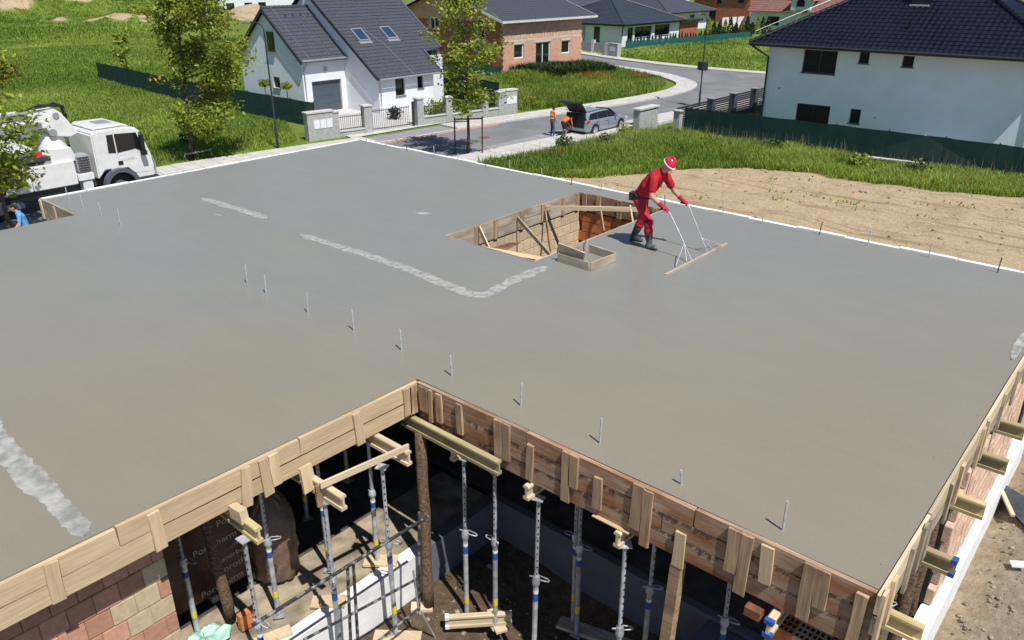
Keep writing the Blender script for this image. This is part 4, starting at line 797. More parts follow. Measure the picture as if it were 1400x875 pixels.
def window(parent, o, u, v, a, b, c, e, d, frame='frame_white', glass='glass', fw=.06, mull=(), sill=None, name='window'):
    o, u, v = Vector(o), Vector(u), Vector(v); n = u.cross(v).normalized(); base = o-n*d
    m_ = MB(); q = lambda x, y: base+u*x+v*y
    for p0, p1 in ((q(a, b+fw/2), q(c, b+fw/2)), (q(a, e-fw/2), q(c, e-fw/2))): m_.bar(p0, p1, .05, fw, n if False else v)
    for x in [a+fw/2, c-fw/2]+[a+(c-a)*t for t in mull]: m_.bar(q(x, b+fw), q(x, e-fw), fw, .05, n)
    w = part(name, m_, frame, parent)
    m_ = MB(); m_.quad(q(a+.02, b+.02)-n*.01, q(c-.02, b+.02)-n*.01, q(c-.02, e-.02)-n*.01, q(a+.02, e-.02)-n*.01); part('pane', m_, glass, w)
    if sill: m_ = MB(); m_.bar(q(a-.05, b-.02)+n*(d*.5+.03), q(c+.05, b-.02)+n*(d*.5+.03), d+.09, .035, v); part('sill', m_, sill, w)
    return w
def tile_roof(mb, o, u, v, rows, tl, umin, umax, tw=.30, amp=.022, lip=.028, seg=4, jit=.003, k=0):
    o, u, v = Vector(o), Vector(u).normalized(), Vector(v).normalized(); n = u.cross(v).normalized(); r = random.Random(3)
    for i in range(rows):
        v0, v1 = i*tl, (i+1)*tl
        a0, b0, a1, b1 = umin(v0), umax(v0), umin(v1), umax(v1); lo, hi = min(a0, a1), max(b0, b1)
        cs = [lo+j*tw/seg for j in range(int((hi-lo)/(tw/seg))+2)]; pv = []; jz = 0
        for j, x in enumerate(cs):
            if j%seg == 0: jz = r.uniform(-jit, jit)
            h = amp*(.5+.5*math.cos(2*math.pi*x/tw))
            x0 = min(max(x, a0), b0); x1 = min(max(x, a1), b1)
            pv.append((o+u*x0+v*v0+n*(h+lip+jz), o+u*x1+v*v1+n*(h+.002+jz), o+u*x0+v*v0+n*(h-.004)))
        for p_, q_ in zip(pv, pv[1:]):
            if (q_[0]-p_[0]).length < 1e-4 and (q_[1]-p_[1]).length < 1e-4: continue
            mb.quad(p_[0], q_[0], q_[1], p_[1], k); mb.quad(p_[2], q_[2], q_[0], p_[0], k)
Z = Vector((0,0,1)); PX = Vector((1,0,0)); PY = Vector((0,1,0))
def downpipe(parent, pts, r=.05, mat='gutter'):
    m_ = MB(); m_.tube(pts, r, 8); part('downpipe', m_, mat, parent, smooth=rad(40))
def hip_house(name, label, x0, x1, y0, y1, ze, slope, wallmat, roofmat, holes, ov=.6, axis='x', ridge_trim=True, tiles=None, eave=.18, rows_step=.38, chim=None, frames='frame_dark', light='trim_dark'):
    t = thing(name, label, 'house', ((x0+x1)/2, (y0+y1)/2, 0)); m_ = MB()
    sides = {'S': ((x0,y0,-.1), PX, x1-x0), 'E': ((x1,y0,-.1), PY, y1-y0), 'N': ((x1,y1,-.1), -PX, x1-x0), 'W': ((x0,y1,-.1), -PY, y1-y0)}
    for s_, (o_, u_, w_) in sides.items():
        hs = [(a, b+.1, c, e+.1) for a, b, c, e in holes.get(s_, [])]; holed(m_, o_, u_, Z, w_, ze+.1, hs, .16)
    part('wall', m_, [wallmat, 'reveal' if wallmat != 'house_brick_red' else wallmat], t)
    for s_, (o_, u_, w_) in sides.items():
        for a, b, c, e in holes.get(s_, []): window(t, o_, u_, Z, a, b+.1, c, e+.1, .14, frames, 'black' if tiles else 'glass', mull=(.5,) if c-a > 1.6 else (), sill='frame_dark')
    X0, X1, Y0, Y1 = x0-ov, x1+ov, y0-ov, y1+ov; m_ = MB()
    if X1-X0 >= Y1-Y0: h = (Y1-Y0)/2; R0, R1 = Vector((X0+h, Y0+h, ze+h*slope)), Vector((X1-h, Y0+h, ze+h*slope))
    else: h = (X1-X0)/2; R0, R1 = Vector((X0+h, Y0+h, ze+h*slope)), Vector((X0+h, Y1-h, ze+h*slope))
    c4 = [Vector((X0,Y0,ze)), Vector((X1,Y0,ze)), Vector((X1,Y1,ze)), Vector((X0,Y1,ze))]
    if tiles:
        tw, tl, amp = tiles; L_ = math.hypot(1, slope)
        for s_, (o_, u_, w_, vd) in {'S': (c4[0], PX, X1-X0, Vector((0,1,slope))), 'E': (c4[1], PY, Y1-Y0, Vector((-1,0,slope))), 'N': (c4[2], -PX, X1-X0, Vector((0,-1,slope))), 'W': (c4[3], -PY, Y1-Y0, Vector((1,0,slope)))}.items():
            rows = int(h*L_/tl); tile_roof(m_, o_, u_, vd, rows, tl, lambda v, L_=L_: v/L_, lambda v, w_=w_, L_=L_: max(v/L_, w_-v/L_), tw, amp)
        rf = part('roof', m_, roofmat, t); m_ = MB()
        for p_, q_ in ((c4[0], R0), (c4[1], R1 if X1-X0 >= Y1-Y0 else R0), (c4[2], R1), (c4[3], R0 if X1-X0 >= Y1-Y0 else R1), (R0, R1)):
            n_ = int((q_-p_).length/.33); up = Vector((0,0,.05))
            for i in range(n_):
                a_ = p_+(q_-p_)*(i/n_)+up; b_ = p_+(q_-p_)*((i+1.12)/n_)+up; m_.tube([a_+Vector((0,0,.03)), b_], [.115, .095], 8)
        part('ridge_tile', m_, roofmat, rf, smooth=rad(40), kind='stuff'); m_ = MB()
        m_.quad(c4[0]-Z*.03, c4[1]-Z*.03, c4[2]-Z*.03, c4[3]-Z*.03)
    else:
        E_ = R0 if X1-X0 < Y1-Y0 else R1; F_ = R1 if X1-X0 < Y1-Y0 else R0
        for quad_ in ([c4[0], c4[1], R1 if X1-X0 >= Y1-Y0 else R0, R0], [c4[1], c4[2], R1, R1 if X1-X0 >= Y1-Y0 else R0], [c4[2], c4[3], R0 if X1-X0 >= Y1-Y0 else R1, R1], [c4[3], c4[0], R0, R0 if X1-X0 >= Y1-Y0 else R1]):
            nrow = max(2, int((quad_[3]-quad_[0]).length/rows_step))
            for i in range(nrow):
                f0, f1 = i/nrow, (i+1)/nrow; a_ = quad_[0]+(quad_[3]-quad_[0])*f0; b_ = quad_[1]+(quad_[2]-quad_[1])*f0; c_ = quad_[1]+(quad_[2]-quad_[1])*f1; d_ = quad_[0]+(quad_[3]-quad_[0])*f1
                m_.add([a_+Z*.03, b_+Z*.03, c_, d_, a_-Z*.01, b_-Z*.01], [(0,1,2,3), (4,5,1,0)])
        rf = part('roof', m_, roofmat, t); m_ = MB()
        for p_, q_ in ((c4[0], quad_[2] if False else (R0)), (c4[1], R1 if X1-X0 >= Y1-Y0 else R0), (c4[2], R1), (c4[3], R0 if X1-X0 >= Y1-Y0 else R1), (R0, R1)): m_.tube([p_+Z*.03, q_+Z*.05], .11, 6)
        part('ridge_tile', m_, roofmat, rf, kind='stuff'); m_ = MB()
    m_.box((X0,Y0,ze-eave), (X1,Y0+.03,ze+.0)); m_.box((X0,Y1-.03,ze-eave), (X1,Y1,ze)); m_.box((X0,Y0+.03,ze-eave), (X0+.03,Y1-.03,ze)); m_.box((X1-.03,Y0+.03,ze-eave), (X1,Y1-.03,ze)); part('fascia', m_, light, t)
    m_ = MB(); m_.box((X0+.03,Y0+.03,ze-eave+.02), (X1-.03,Y1-.03,ze-eave+.06)); part('soffit', m_, 'frame_dark' if wallmat != 'wall_white' or ze < 4 else 'reveal', t)
    m_ = MB()
    for p_, q_ in ((c4[0], c4[1]), (c4[1], c4[2])):
        d_ = (q_-p_).normalized(); nn = Vector((d_.y, -d_.x, 0)); m_.tube([p_+nn*.06-Z*.03, q_+nn*.06-Z*.03], .065, 8)
    part('gutter', m_, light, t, smooth=rad(40))
    return t, rf, R0, R1, c4
# ---- big white house on the right
hR, rfR, R0, R1, c4 = hip_house('white_house', 'two storey white rendered house with a glossy dark blue tiled hip roof', -20.55, -6.5, 46.73, 57.2, 5.12, .56, 'wall_white_skylit', 'roof_dark',
    {'S': [(2.13, 3.60, 4.06, 4.87), (5.24, 4.30, 5.79, 4.90), (7.51, 4.27, 8.09, 4.85), (2.15, .45, 4.13, 1.87), (5.26, 1.06, 5.85, 1.86)], 'E': [(3, 1, 5, 2.2)]}, ov=.85, tiles=(.30, .36, .045), eave=.16)
downpipe(hR, [(-21.25, 45.95, 4.98), (-21.0, 46.2, 4.75), (-20.47, 46.62, 4.35), (-20.45, 46.64, 0)], .055, 'trim_dark'); downpipe(hR, [(-5.75, 45.95, 4.98), (-6.4, 46.6, 4.4), (-6.4, 46.63, 0)], .055, 'trim_dark')
def roof_hit(px, py):
    d = _ray(px, py); n_ = Vector((0,-.56,1)); t_ = (Vector((0,45.88,5.12))-Vector((0,0,ZC))).dot(n_)/d.dot(n_); return Vector((0,0,ZC))+d*t_
q_ = roof_hit(1257, 9); m_ = MB(); m_.box((q_.x-.42, q_.y+.02, q_.z-.2), (q_.x+.42, q_.y+.75, q_.z+1.5)); ch = part('chimney', m_, 'roof_dark', rfR); m_ = MB(); m_.box((q_.x-.5, q_.y-.12, q_.z+.02), (q_.x+.5, q_.y+.01, q_.z+.10)); part('flashing', m_, 'wall_grey', rfR)
q_ = roof_hit(1243, 40); m_ = MB(); m_.tube([q_-Z*.1, q_+Z*.4], .09, 8); part('vent_pipe', m_, 'roof_dark', rfR)
m_ = MB(); p_ = c4[0]+Vector((.2,.2,.55)); m_.tube([p_+(R0-c4[0])*f+Z*(.10) for f in (0, .3, .6, 1)], .012, 5); m_.tube([p_+Z*.1, c4[0]+Vector((.1,.1,.15)), c4[0]+Vector((.0,-.1,-.3))], .012, 5)
for f in (.1, .3, .5, .7, .9): m_.tube([c4[0]+(R0-c4[0])*f+Z*.1, p_+(R0-c4[0])*f+Z*.1], .015, 5)
part('lightning_rod', m_, 'gutter', rfR)
m_ = MB(); m_.cbox((-19.6, 46.715, 2.6), (.12,.03,.09)); m_.cbox((-13.9, 46.715, 1.5), (.1,.03,.09)); part('wall_socket', m_, 'wall_grey', hR)
# ---- white house with the garage wing on the left
hC = thing('garage_house', 'white house with steep grey tiled gable roofs and a grey garage door', 'house', (-48, 36, 0))
Xg, Xm = -46.39, -42.85
m_ = MB(); apex, ez = 6.55, 3.62; gx = -50.07; W_g = Xg-2*gx if False else 2*(Xg-gx)
holed(m_, (Xg,32.0,-.1), PY, Z, 4.2, ez+.1, [(.68, .1, 3.13, 2.2)], .22)
holed(m_, (Xg-W_g,32.0,-.1), PX, Z, W_g, ez+.1, [(W_g-3.55, 1.6, W_g-2.75, 2.35)], .16)
m_.add([(Xg-W_g,32,ez), (Xg,32,ez), (gx,32,apex-.05)], [(0,1,2)], 0)
m_.box((Xg-W_g,36.0,0), (Xg-.3,36.2,ez)); m_.add([(Xg-W_g,36.2,ez), (Xg,36.2,ez), (gx,36.2,apex-.05)], [(0,1,2)], 0)
# main block: gable on y=35.54 towards the garage, eaves wall on x=Xm
sl_m = .735; rx, rz_ = -50.0, 2.38+.735*(7.5); Wm = 2*(Xm-rx)
holed(m_, (Xm,35.54,-.1), PY, Z, 5.1, 2.55, [(1.48, 1.12, 2.35, 2.42), (3.55, 1.45, 4.1, 2.42)], .16)
holed(m_, (Xm-Wm,35.54,-.1), PX, Z, Wm, 2.3, [], .1); m_.add([(Xm-Wm,35.54,2.2), (Xm,35.54,2.2), (Xm,35.54,2.5), (rx,35.54,rz_-.1), (Xm-Wm,35.54,2.5)], [(0,1,2,3,4)], 0)
m_.box((Xm-1.4,40.64,-.1), (Xm-1.2,42.8,3.3)); m_.quad((Xm,40.64,-.1), (Xm-1.25,40.64,-.1), (Xm-1.25,40.64,3.3), (Xm,40.64,2.45)); m_.add([(Xm-Wm,42.8,0), (Xm-1.4,42.8,0), (Xm-1.4,42.8,3.3), (rx,42.8,rz_-.1), (Xm-Wm,42.8,2.5)], [(0,1,2,3,4)], 0)
part('wall', m_, ['wall_white', 'reveal'], hC)
gd = MB()
for k in range(4): gd.box((Xg-.20,32.70,.02+k*.53), (Xg-.17,35.12,.02+k*.53+.52))
part('garage_door', gd, 'garage', hC)
window(hC, (Xm,35.54,-.1), PY, Z, 1.48, 1.12, 2.35, 2.42, .14, 'frame_dark', sill='frame_dark'); window(hC, (Xm,35.54,-.1), PY, Z, 3.55, 1.45, 4.1, 2.42, .14, 'frame_dark', sill='frame_dark')
window(hC, (Xg-W_g,32.0,-.1), PX, Z, W_g-3.55, 1.6, W_g-2.75, 2.35, .14, 'frame_dark', sill='frame_dark')
m_ = MB(); m_.box((-50.05,31.94,4.0), (-49.25,31.99,5.2)); w_ = part('window', m_, 'frame_dark', hC); m_ = MB(); m_.box((-49.98,31.925,4.08), (-49.32,31.935,5.12)); part('pane', m_, 'glass', w_); m_ = MB(); m_.box((-50.1,31.85,3.93), (-49.2,31.99,3.98)); part('sill', m_, 'frame_dark', w_)
m_ = MB(); m_.box((Xg,33.75,2.68), (Xg+.06,34.0,2.98)); part('wall_lamp', m_, 'gutter', hC)
ov = .22; sl_g = (apex-ez)/(Xg-gx); L_g = math.hypot(1, sl_g); m_ = MB()
eR = Vector((Xg+.35, 32-ov, ez-.35*sl_g+.16)); ry = 36.55-(32-ov)
tile_roof(m_, eR, PY, Vector((-1,0,sl_g)), int((Xg+.35-gx)*L_g/.34), .34, lambda v: 0, lambda v: ry, .33, .015, .03)
eL = Vector((2*gx-Xg-.35, 36.55, ez-.35*sl_g+.16)); tile_roof(m_, eL, -PY, Vector((1,0,sl_g)), int((Xg+.35-gx)*L_g/.34), .34, lambda v: 0, lambda v: ry, .33, .015, .03)
rg = part('garage_roof', m_, 'roof_grey', hC)
m_ = MB(); zr = apex+.16
for i in range(14): y0 = 32-ov+i*ry/14; m_.tube([(gx, y0, zr+.0), (gx, y0+ry/13.5, zr-.015)], [.13,.115], 8)
part('ridge_tile', m_, 'roof_grey', rg, smooth=rad(40), kind='stuff')
m_ = MB()
for k in range(5): p_ = Vector((gx+.75, 33.1+k*.62, zr-.75*sl_g)); m_.tube([p_, p_+Vector((.03,0,.14))], .06, 6)
part('roof_vent', m_, 'roof_grey', rg)
m_ = MB(); y_ = 32.45; m_.tube([(gx,y_,zr+.16), (gx+1.5,y_,zr+.1-1.5*sl_g), (Xg+.35,y_,ez+.0), (Xg+.25,y_,ez-.35), (Xg+.05,y_-.3,ez-.6)], .012, 5); part('lightning_wire', m_, 'gutter', rg)
for sy in (32-ov-.02, 36.53):
    for sx in (1, -1): m_ = MB(); m_.bar((gx, sy, zr-.12), (gx+sx*(Xg+.37-gx), sy, zr-.12-sl_g*(Xg+.37-gx)), .04, .2); part('verge_board', m_, 'trim_dark', rg)
m_ = MB(); m_.box((2*gx-Xg-.3, 32-ov, ez-.3*sl_g-.02), (2*gx-Xg-.26, 36.5, ez-.05)) ; m_.bar((Xg+.36, 32-ov, ez-.14), (Xg+.36, 36.5, ez-.14), .05, .16); part('fascia', m_, 'frame_dark', rg)
m_ = MB(); m_.tube([(Xg+.44, 32-ov, ez-.1), (Xg+.44, 36.3, ez-.1)], .07, 8); part('gutter', m_, 'gutter', hC, smooth=rad(40))
downpipe(hC, [(Xg+.42, 32.2, ez-.15), (Xg+.3, 32.2, ez-.35), (Xg+.08, 32.12, ez-.75), (Xg+.08, 32.12, 0)], .05)
# main roof
L_m = math.hypot(1, sl_m); e0 = Vector((-42.5, 35.25, 2.38)); m_ = MB(); rows = int((7.5)*L_m/.34); xcut = 1.85*L_m
tile_roof(m_, e0, PY, Vector((-1,0,sl_m)), rows, .34, lambda v: 0, lambda v: 5.85 if v < xcut else 7.85, .33, .015, .03)
tile_roof(m_, Vector((2*rx+42.5, 43.1, 2.38)), -PY, Vector((1,0,sl_m)), rows, .34, lambda v: 0, lambda v: 7.85, .33, .015, .03)
rm = part('main_roof', m_, 'roof_grey', hC)
pl_ = lambda y, v, h=.0: e0+PY*(y-35.25)+Vector((-1,0,sl_m)).normalized()*v+Vector((sl_m,0,1)).normalized()*h
for a_, b_, w_, h_ in ((pl_(35.22, 0, -.06), pl_(35.22, 7.5*L_m, -.06), .04, .2), (pl_(41.12, 0, -.02), pl_(41.12, xcut, -.02), .04, .22), (pl_(43.12, xcut, -.02), pl_(43.12, 7.5*L_m, -.02), .05, .16), (pl_(35.25, 0, -.1), pl_(41.1, 0, -.1), .05, .14)): m_ = MB(); m_.bar(a_, b_, w_, h_); part('verge_board', m_, 'trim_dark', rm)
m_ = MB(); m_.bar(pl_(41.15, 0, .07), pl_(41.15, xcut, .07), .05, .05); m_.tube([pl_(38.4, .0, .08), pl_(38.0, 3.1, .09), pl_(37.2, 5.0, .09)], .012, 5); m_.tube([pl_(43.0, xcut+.1, .1), pl_(43.0, 7.4*L_m, .1)], .018, 5); part('lightning_wire', m_, 'gutter', rm)
m_ = MB(); m_.tube([(-42.40, 35.3, 2.31), (-42.40, 41.05, 2.31)], .07, 8); part('gutter', m_, 'gutter', hC, smooth=rad(40)); downpipe(hC, [(-42.42, 35.5, 2.26), (-42.6, 35.6, 2.05), (-42.78, 35.66, 1.75), (-42.78, 35.66, 0)], .05)
def skylight(px0, px1, lab):
    # corners from the roof plane: (y0, v0)-(y1, v1)
    (y0, v0), (y1, v1) = px0, px1; m_ = MB()
    for p_, q_ in ((pl_(y0,v0,.1), pl_(y1,v0,.1)), (pl_(y0,v1,.1), pl_(y1,v1,.1)), (pl_(y0,v0,.1), pl_(y0,v1,.1)), (pl_(y1,v0,.1), pl_(y1,v1,.1))): m_.bar(p_, q_, .09, .09, (sl_m,0,1))
    m_.quad(pl_(y0-.1,v0-.28,.05), pl_(y1+.1,v0-.28,.05), pl_(y1+.1,v0,.06), pl_(y0-.1,v0,.06))
    s_ = part('skylight', m_, 'gutter', rm); m_ = MB(); m_.quad(pl_(y0,v0,.11), pl_(y1,v0,.11), pl_(y1,v1,.11), pl_(y0,v1,.11)); part('pane', m_, 'sky_glass', s_)
def on_roof(px, py):                                       # intersect a sight line with the front roof plane
    d = _ray(px, py); n_ = Vector((sl_m,0,1)).normalized(); t_ = (e0-Vector((0,0,ZC))).dot(n_)/d.dot(n_); p_ = Vector((0,0,ZC))+d*t_
    return p_.y, (p_-e0).dot(Vector((-1,0,sl_m)).normalized())
z2 = lambda x, y: (330+x/3.784, y/3.784)
for a_, b_ in (((618,215), (615,150)), ((765,203), (765,138))):
    y0, v0 = on_roof(*z2(*a_)); y1, v1 = on_roof(*z2(*b_)); skylight((y0-.12, v0), (y0+.75, v0+1.15), '')
# ---- unfinished brick house behind the trees
hB = thing('brick_house', 'unfinished two storey bare brick house with white window frames and dark roof', 'house', (-56, 62, 0))
Xb = -50.59; hs = [(58.5,1.45,59.87,2.72), (61.7,.55,63.95,2.72), (65.75,1.42,67.15,2.66)]; m_ = MB()
holed(m_, (Xb,57,-.1), PY, Z, 12, 5.0, [(a-57, b+.1, c-57, e+.1) for a, b, c, e in hs], .2)
so_ = (-66,57,-.1); Wd = Xb+66; up_h = [(5.7,3.75,6.95,5.75), (9.3,3.65,9.95,5.55), (12.05,2.75,13.0,5.2), (9.2,.9,9.8,2.0), (11.9,.5,12.9,2.6), (13.2,1.6,14.0,2.55)]
holed(m_, so_, PX, Z, Wd, 5.0, [(a, b+.1, c, min(4.99, e+.1)) for a, b, c, e in up_h], .2)
sb_l = .33; ap = 4.9+sb_l*(Wd/2); m_.add([(-66,57,4.9), (Xb,57,4.9), (-66+Wd/2,57,ap)], [(0,1,2)], 0); m_.box((-66,57.2,0), (-65.8,69,4.9)); m_.quad((Xb,69,0), (-66,69,0), (-66,69,4.9), (Xb,69,4.9)); m_.add([(-66,69,4.9), (Xb,69,4.9), (-66+Wd/2,69,ap)], [(0,1,2)], 0)
part('wall', m_, ['house_brick', 'house_brick'], hB)
for i, (a, b, c, e) in enumerate(hs): window(hB, (Xb,57,-.1), PY, Z, a-57, b+.1, c-57, e+.1, .12, 'frame_white', fw=.10, mull=(.5,) if i == 1 else ())
for a, b, c, e in up_h: window(hB, so_, PX, Z, a, b+.1, c, min(4.99, e+.1), .12, 'frame_white', fw=.09, mull=(.5,) if c-a > 1.2 else ())
# block courses: staggered blocks standing a touch proud of the bed joints
BF = MB(); BF.cbox((0,0,0), (.008, .494, .243)); BFM = BF.mesh('brick', 'house_brick'); BS = MB(); BS.cbox((0,0,0), (.494, .008, .243)); BSM = BS.mesh('brick', 'house_brick_red'); stuffF, stuffS = MB(), MB()
def free(y, z, H_, w=.25): return not any(a-w < y < c+w and b-.12 < z < e+.12 for a, b, c, e in H_)
cnt = 0
for k in range(19):
    for i in range(24):
        y = 57.25+i*.5+(k%2)*.25-.12; z = .12+k*.25
        if y < 68.9 and free(y, z, hs):
            if cnt < 290: inst('brick', BFM, hB, (Xb+.004+random.uniform(0,.002), y, z)); cnt += 1
            else: stuffF.cbox((Xb+.004, y, z), (.008, .494, .243))
    for i in range(31):
        x = -65.7+i*.5+(k%2)*.25; z = .12+k*.25
        if x < Xb-.15 and free(x+66, z, up_h): stuffS.cbox((x, 56.997, z), (.494, .008, .243))
if stuffF.v: part('brick', stuffF, 'house_brick', hB, kind='stuff')
part('brick_face', stuffS, 'house_brick_red', hB, kind='stuff')
m_ = MB()
for a, b, c, e in hs: m_.box((Xb+.01, a-.12, e), (Xb+.03, c+.12, e+.2))
m_.box((Xb+.005, 57, 2.95), (Xb+.02, 69, 3.12))
for i in range(26): y = 57.3+i*.45; m_.box((Xb+.004, y, 3.12+random.uniform(0,.1)), (Xb+.018, y+random.uniform(.06,.2), 3.12+random.uniform(.15,.6)))
part('render_patch', m_, 'joint_pale', hB, kind='stuff')
m_ = MB(); rz0 = 5.02; RX = -66+Wd/2; n_ = 20; hw = Xb-RX+.6
for sx in (1, -1):
    for i in range(n_):
        f0, f1 = i/n_, (i+1)/n_; xa, xb = RX+sx*hw*(1-f0), RX+sx*hw*(1-f1); za, zb_ = rz0-.2+sb_l*hw*f0, rz0-.2+sb_l*hw*f1
        m_.add([(xa,56.2,za+.05), (xa,70.9,za+.05), (xb,70.9,zb_+.02), (xb,56.2,zb_+.02), (xa,56.2,za), (xa,70.9,za)], [(0,1,2,3),(4,5,1,0)])
rb = part('roof', m_, 'roof_grey', hB)
m_ = MB(); m_.bar((Xb+.62, 56.2, rz0-.26), (Xb+.62, 70.9, rz0-.26), .05, .2)
for y in (56.2, 70.9):
    for sx in (1, -1): m_.bar((RX, y, rz0-.26+sb_l*hw), (RX+sx*hw, y, rz0-.26), .05, .2)
part('fascia', m_, 'wood_eave', rb); m_ = MB()
for i in range(18): y = 56.6+i*.82; m_.bar((Xb-.1, y, rz0-.12+.1), (Xb+.6, y, rz0-.42+.1), .09, .14)
part('rafter_end', m_, 'wood_eave', rb, kind='stuff')
# ---- bungalow beyond the cross street
hD, rfD, *_ = hip_house('bungalow', 'white bungalow with dark hip roof behind a row of young conifers', -73.5, -60.3, 91.2, 105.8, 2.75, .40, 'wall_white', 'roof_black', {'E': [(1.3,.7,2.6,2.25), (3.0,.9,7.2,2.25), (8.0,.9,12.0,2.3)], 'S': [(2.2,.3,5.6,2.4), (8.7,.4,9.7,2.3)]}, ov=.7, rows_step=.5, eave=.25)
downpipe(hD, [(-59.8,90.7,2.5), (-60.2,91.1,2.1), (-60.2,91.1,0)], .07, 'trim_dark')
m_ = MB(); m_.box((-73.4,91.0,0), (-66.3,91.18,2.5)); part('porch_panel', m_, 'wall_grey', hD)
t = thing('wooden_shed', 'brown boarded shed with a flat dark roof beside the bungalow', 'shed', (-62.5, 109, 0)); m_ = MB()
for k in range(10): m_.box((-61, 107.2+k*.52, 0), (-60.92, 107.2+k*.52+.49, 2.3))
m_.box((-66, 107.15, 0), (-61.01, 112.4, 2.3)); part('wall', m_, 'house_brick_red', t); m_ = MB(); m_.box((-66.5, 106.7, 2.32), (-60.4, 112.9, 2.62)); part('roof', m_, 'trim_dark', t)
hip_house('hip_roof_house', 'pale house with a wide grey hip roof beyond the conifer hedge', -88, -70.5, 119, 133.5, 2.9, .36, 'wall_white', 'roof_grey', {'E': [(1.4,.9,3.0,2.2), (8,.9,9.6,2.3)]}, ov=1.0, rows_step=.6)
# ---- houses along the top edge
def gable_house(name, label, c, sx, sy, ze, zr, wallm, roofm, holes=(), axis='y', group=None):
    t = thing(name, label, 'house', (c[0], c[1], 0), 0, group); x0, x1, y0, y1 = c[0]-sx/2, c[0]+sx/2, c[1]-sy/2, c[1]+sy/2; m_ = MB(); 
    holed(m_, (x1,y0,-.1), PY, Z, sy, ze+.1, [h[1:] for h in holes if h[0] == 'E'], .15); holed(m_, (x0,y0,-.1), PX, Z, sx, ze+.1, [h[1:] for h in holes if h[0] == 'S'], .15); m_.box((x0,y0+.1,-.1), (x0+.1,y1,ze)); m_.box((x0+.1,y1-.1,-.1), (x1-.1,y1,ze))
    if axis == 'y':
        for y in (y0, y1): m_.add([(x0,y,ze), (x1,y,ze), (c[0],y,zr-.1)], [(0,1,2)], 0)
    else:
        for x in (x0, x1): m_.add([(x,y0,ze), (x,y1,ze), (x,c[1],zr-.1)], [(0,1,2)], 0)
    part('wall', m_, [wallm, wallm], t)
    for h in holes:
        if h[0] == 'E': window(t, (x1,y0,-.1), PY, Z, *h[1:], .12, 'frame_dark')
        else: window(t, (x0,y0,-.1), PX, Z, *h[1:], .12, 'frame_dark')
    m_ = MB(); o_ = .5; n_ = 14
    for sg in (1, -1):
        for i in range(n_):
            f0, f1 = i/n_, (i+1)/n_
            if axis == 'y':
                w_ = sx/2+o_; s_ = (zr-ze)/(sx/2); xa, xb = c[0]+sg*w_*(1-f0), c[0]+sg*w_*(1-f1); za, zb_ = zr-s_*w_*(1-f0), zr-s_*w_*(1-f1); m_.add([(xa,y0-o_,za+.06), (xa,y1+o_,za+.06), (xb,y1+o_,zb_+.02), (xb,y0-o_,zb_+.02), (xa,y0-o_,za-.04), (xa,y1+o_,za-.04)], [(0,1,2,3),(4,5,1,0)])
            else:
                w_ = sy/2+o_; s_ = (zr-ze)/(sy/2); xa, xb = c[1]+sg*w_*(1-f0), c[1]+sg*w_*(1-f1); za, zb_ = zr-s_*w_*(1-f0), zr-s_*w_*(1-f1); m_.add([(x0-o_,xa,za+.06), (x1+o_,xa,za+.06), (x1+o_,xb,zb_+.02), (x0-o_,xb,zb_+.02), (x0-o_,xa,za-.04), (x1+o_,xa,za-.04)], [(0,1,2,3),(4,5,1,0)])
    part('roof', m_, roofm, t); return t
gable_house('tall_roof_house', 'house with a broad blue grey roof rising behind the bungalow', (-92, 118), 15, 26, 3.2, 8.2, 'wall_white', 'roof_blue', [('E',4,1,6,2.4)])
gable_house('white_far_house', 'bright white house with a dark gable roof beyond the grey hip roof', (-108, 172), 14, 18, 4.8, 8.5, 'wall_white', 'roof_black', [('E',2,1,4,2.6), ('E',8,1,10,2.6)])
c_ = at(1018, 31)
gable_house('brick_shell_house', 'unfinished red brick house shell with dark openings at the top edge', (c_.x-5, c_.y+7), 12, 15, 5.6, 6.2, 'house_brick_red', 'wall_grey', [('S',3.5,.4,5.0,2.3), ('S',5,3.4,6,5.3), ('S',9.4,3.6,10.6,5.0)], 'x')
c_ = at(1094, 45); tg = gable_house('brown_roof_house', 'pale green house with a brown tiled roof and arched dormer window', (c_.x-1, c_.y+6), 16, 11, 3.4, 7.4, 'wall_green', 'roof_brown', [('S',3,1,5,2.4)], 'x')
m_ = MB(); y_ = c_.y+1.5; x_ = c_.x-.6; m_.add([(x_-1.6,y_-1.4,3.3), (x_+1.6,y_-1.4,3.3), (x_+1.6,y_-1.4,4.9), (x_,y_-1.4,6.2), (x_-1.6,y_-1.4,4.9)], [(0,1,2,3,4)]); m_.box((x_-1.6,y_-1.38,3.3), (x_+1.6,y_+3,4.88)); dm = part('dormer', m_, 'wall_green', tg)
m_ = MB(); 
for sg in (1, -1): m_.add([(x_,y_-1.8,6.4), (x_+sg*2.1,y_-1.8,4.75), (x_+sg*2.1,y_+4,4.75), (x_,y_+4,6.4), (x_,y_-1.8,6.28), (x_+sg*2.1,y_-1.8,4.63)], [(0,1,2,3), (0,4,5,1)])
part('dormer_roof', m_, 'roof_brown', dm); m_ = MB(); m_.extr([(x_+.65*math.cos(a), y_-1.42, 4.5+.55*math.sin(a)) for a in [i*math.pi/8 for i in range(9)]]+[(x_-.65,y_-1.42,3.9), (x_+.65,y_-1.42,3.9)], (0,-.04,0)); part('arched_window', m_, 'glass', dm)
c_ = at(318, 22); gable_house('far_white_house', 'distant white house with small dark windows at the top left beyond the field', (c_.x-6, c_.y+5), 13, 17, 6.2, 9.5, 'wall_white', 'roof_brown', [('E',2,1.2,4,2.8), ('E',6.5,1.2,8.5,2.8), ('E',2,4,4,5.4), ('E',10,1.2,12,2.8), ('S',3,1.2,5,2.8), ('S',8,1.2,10,2.8), ('S',3,4,5,5.4)])
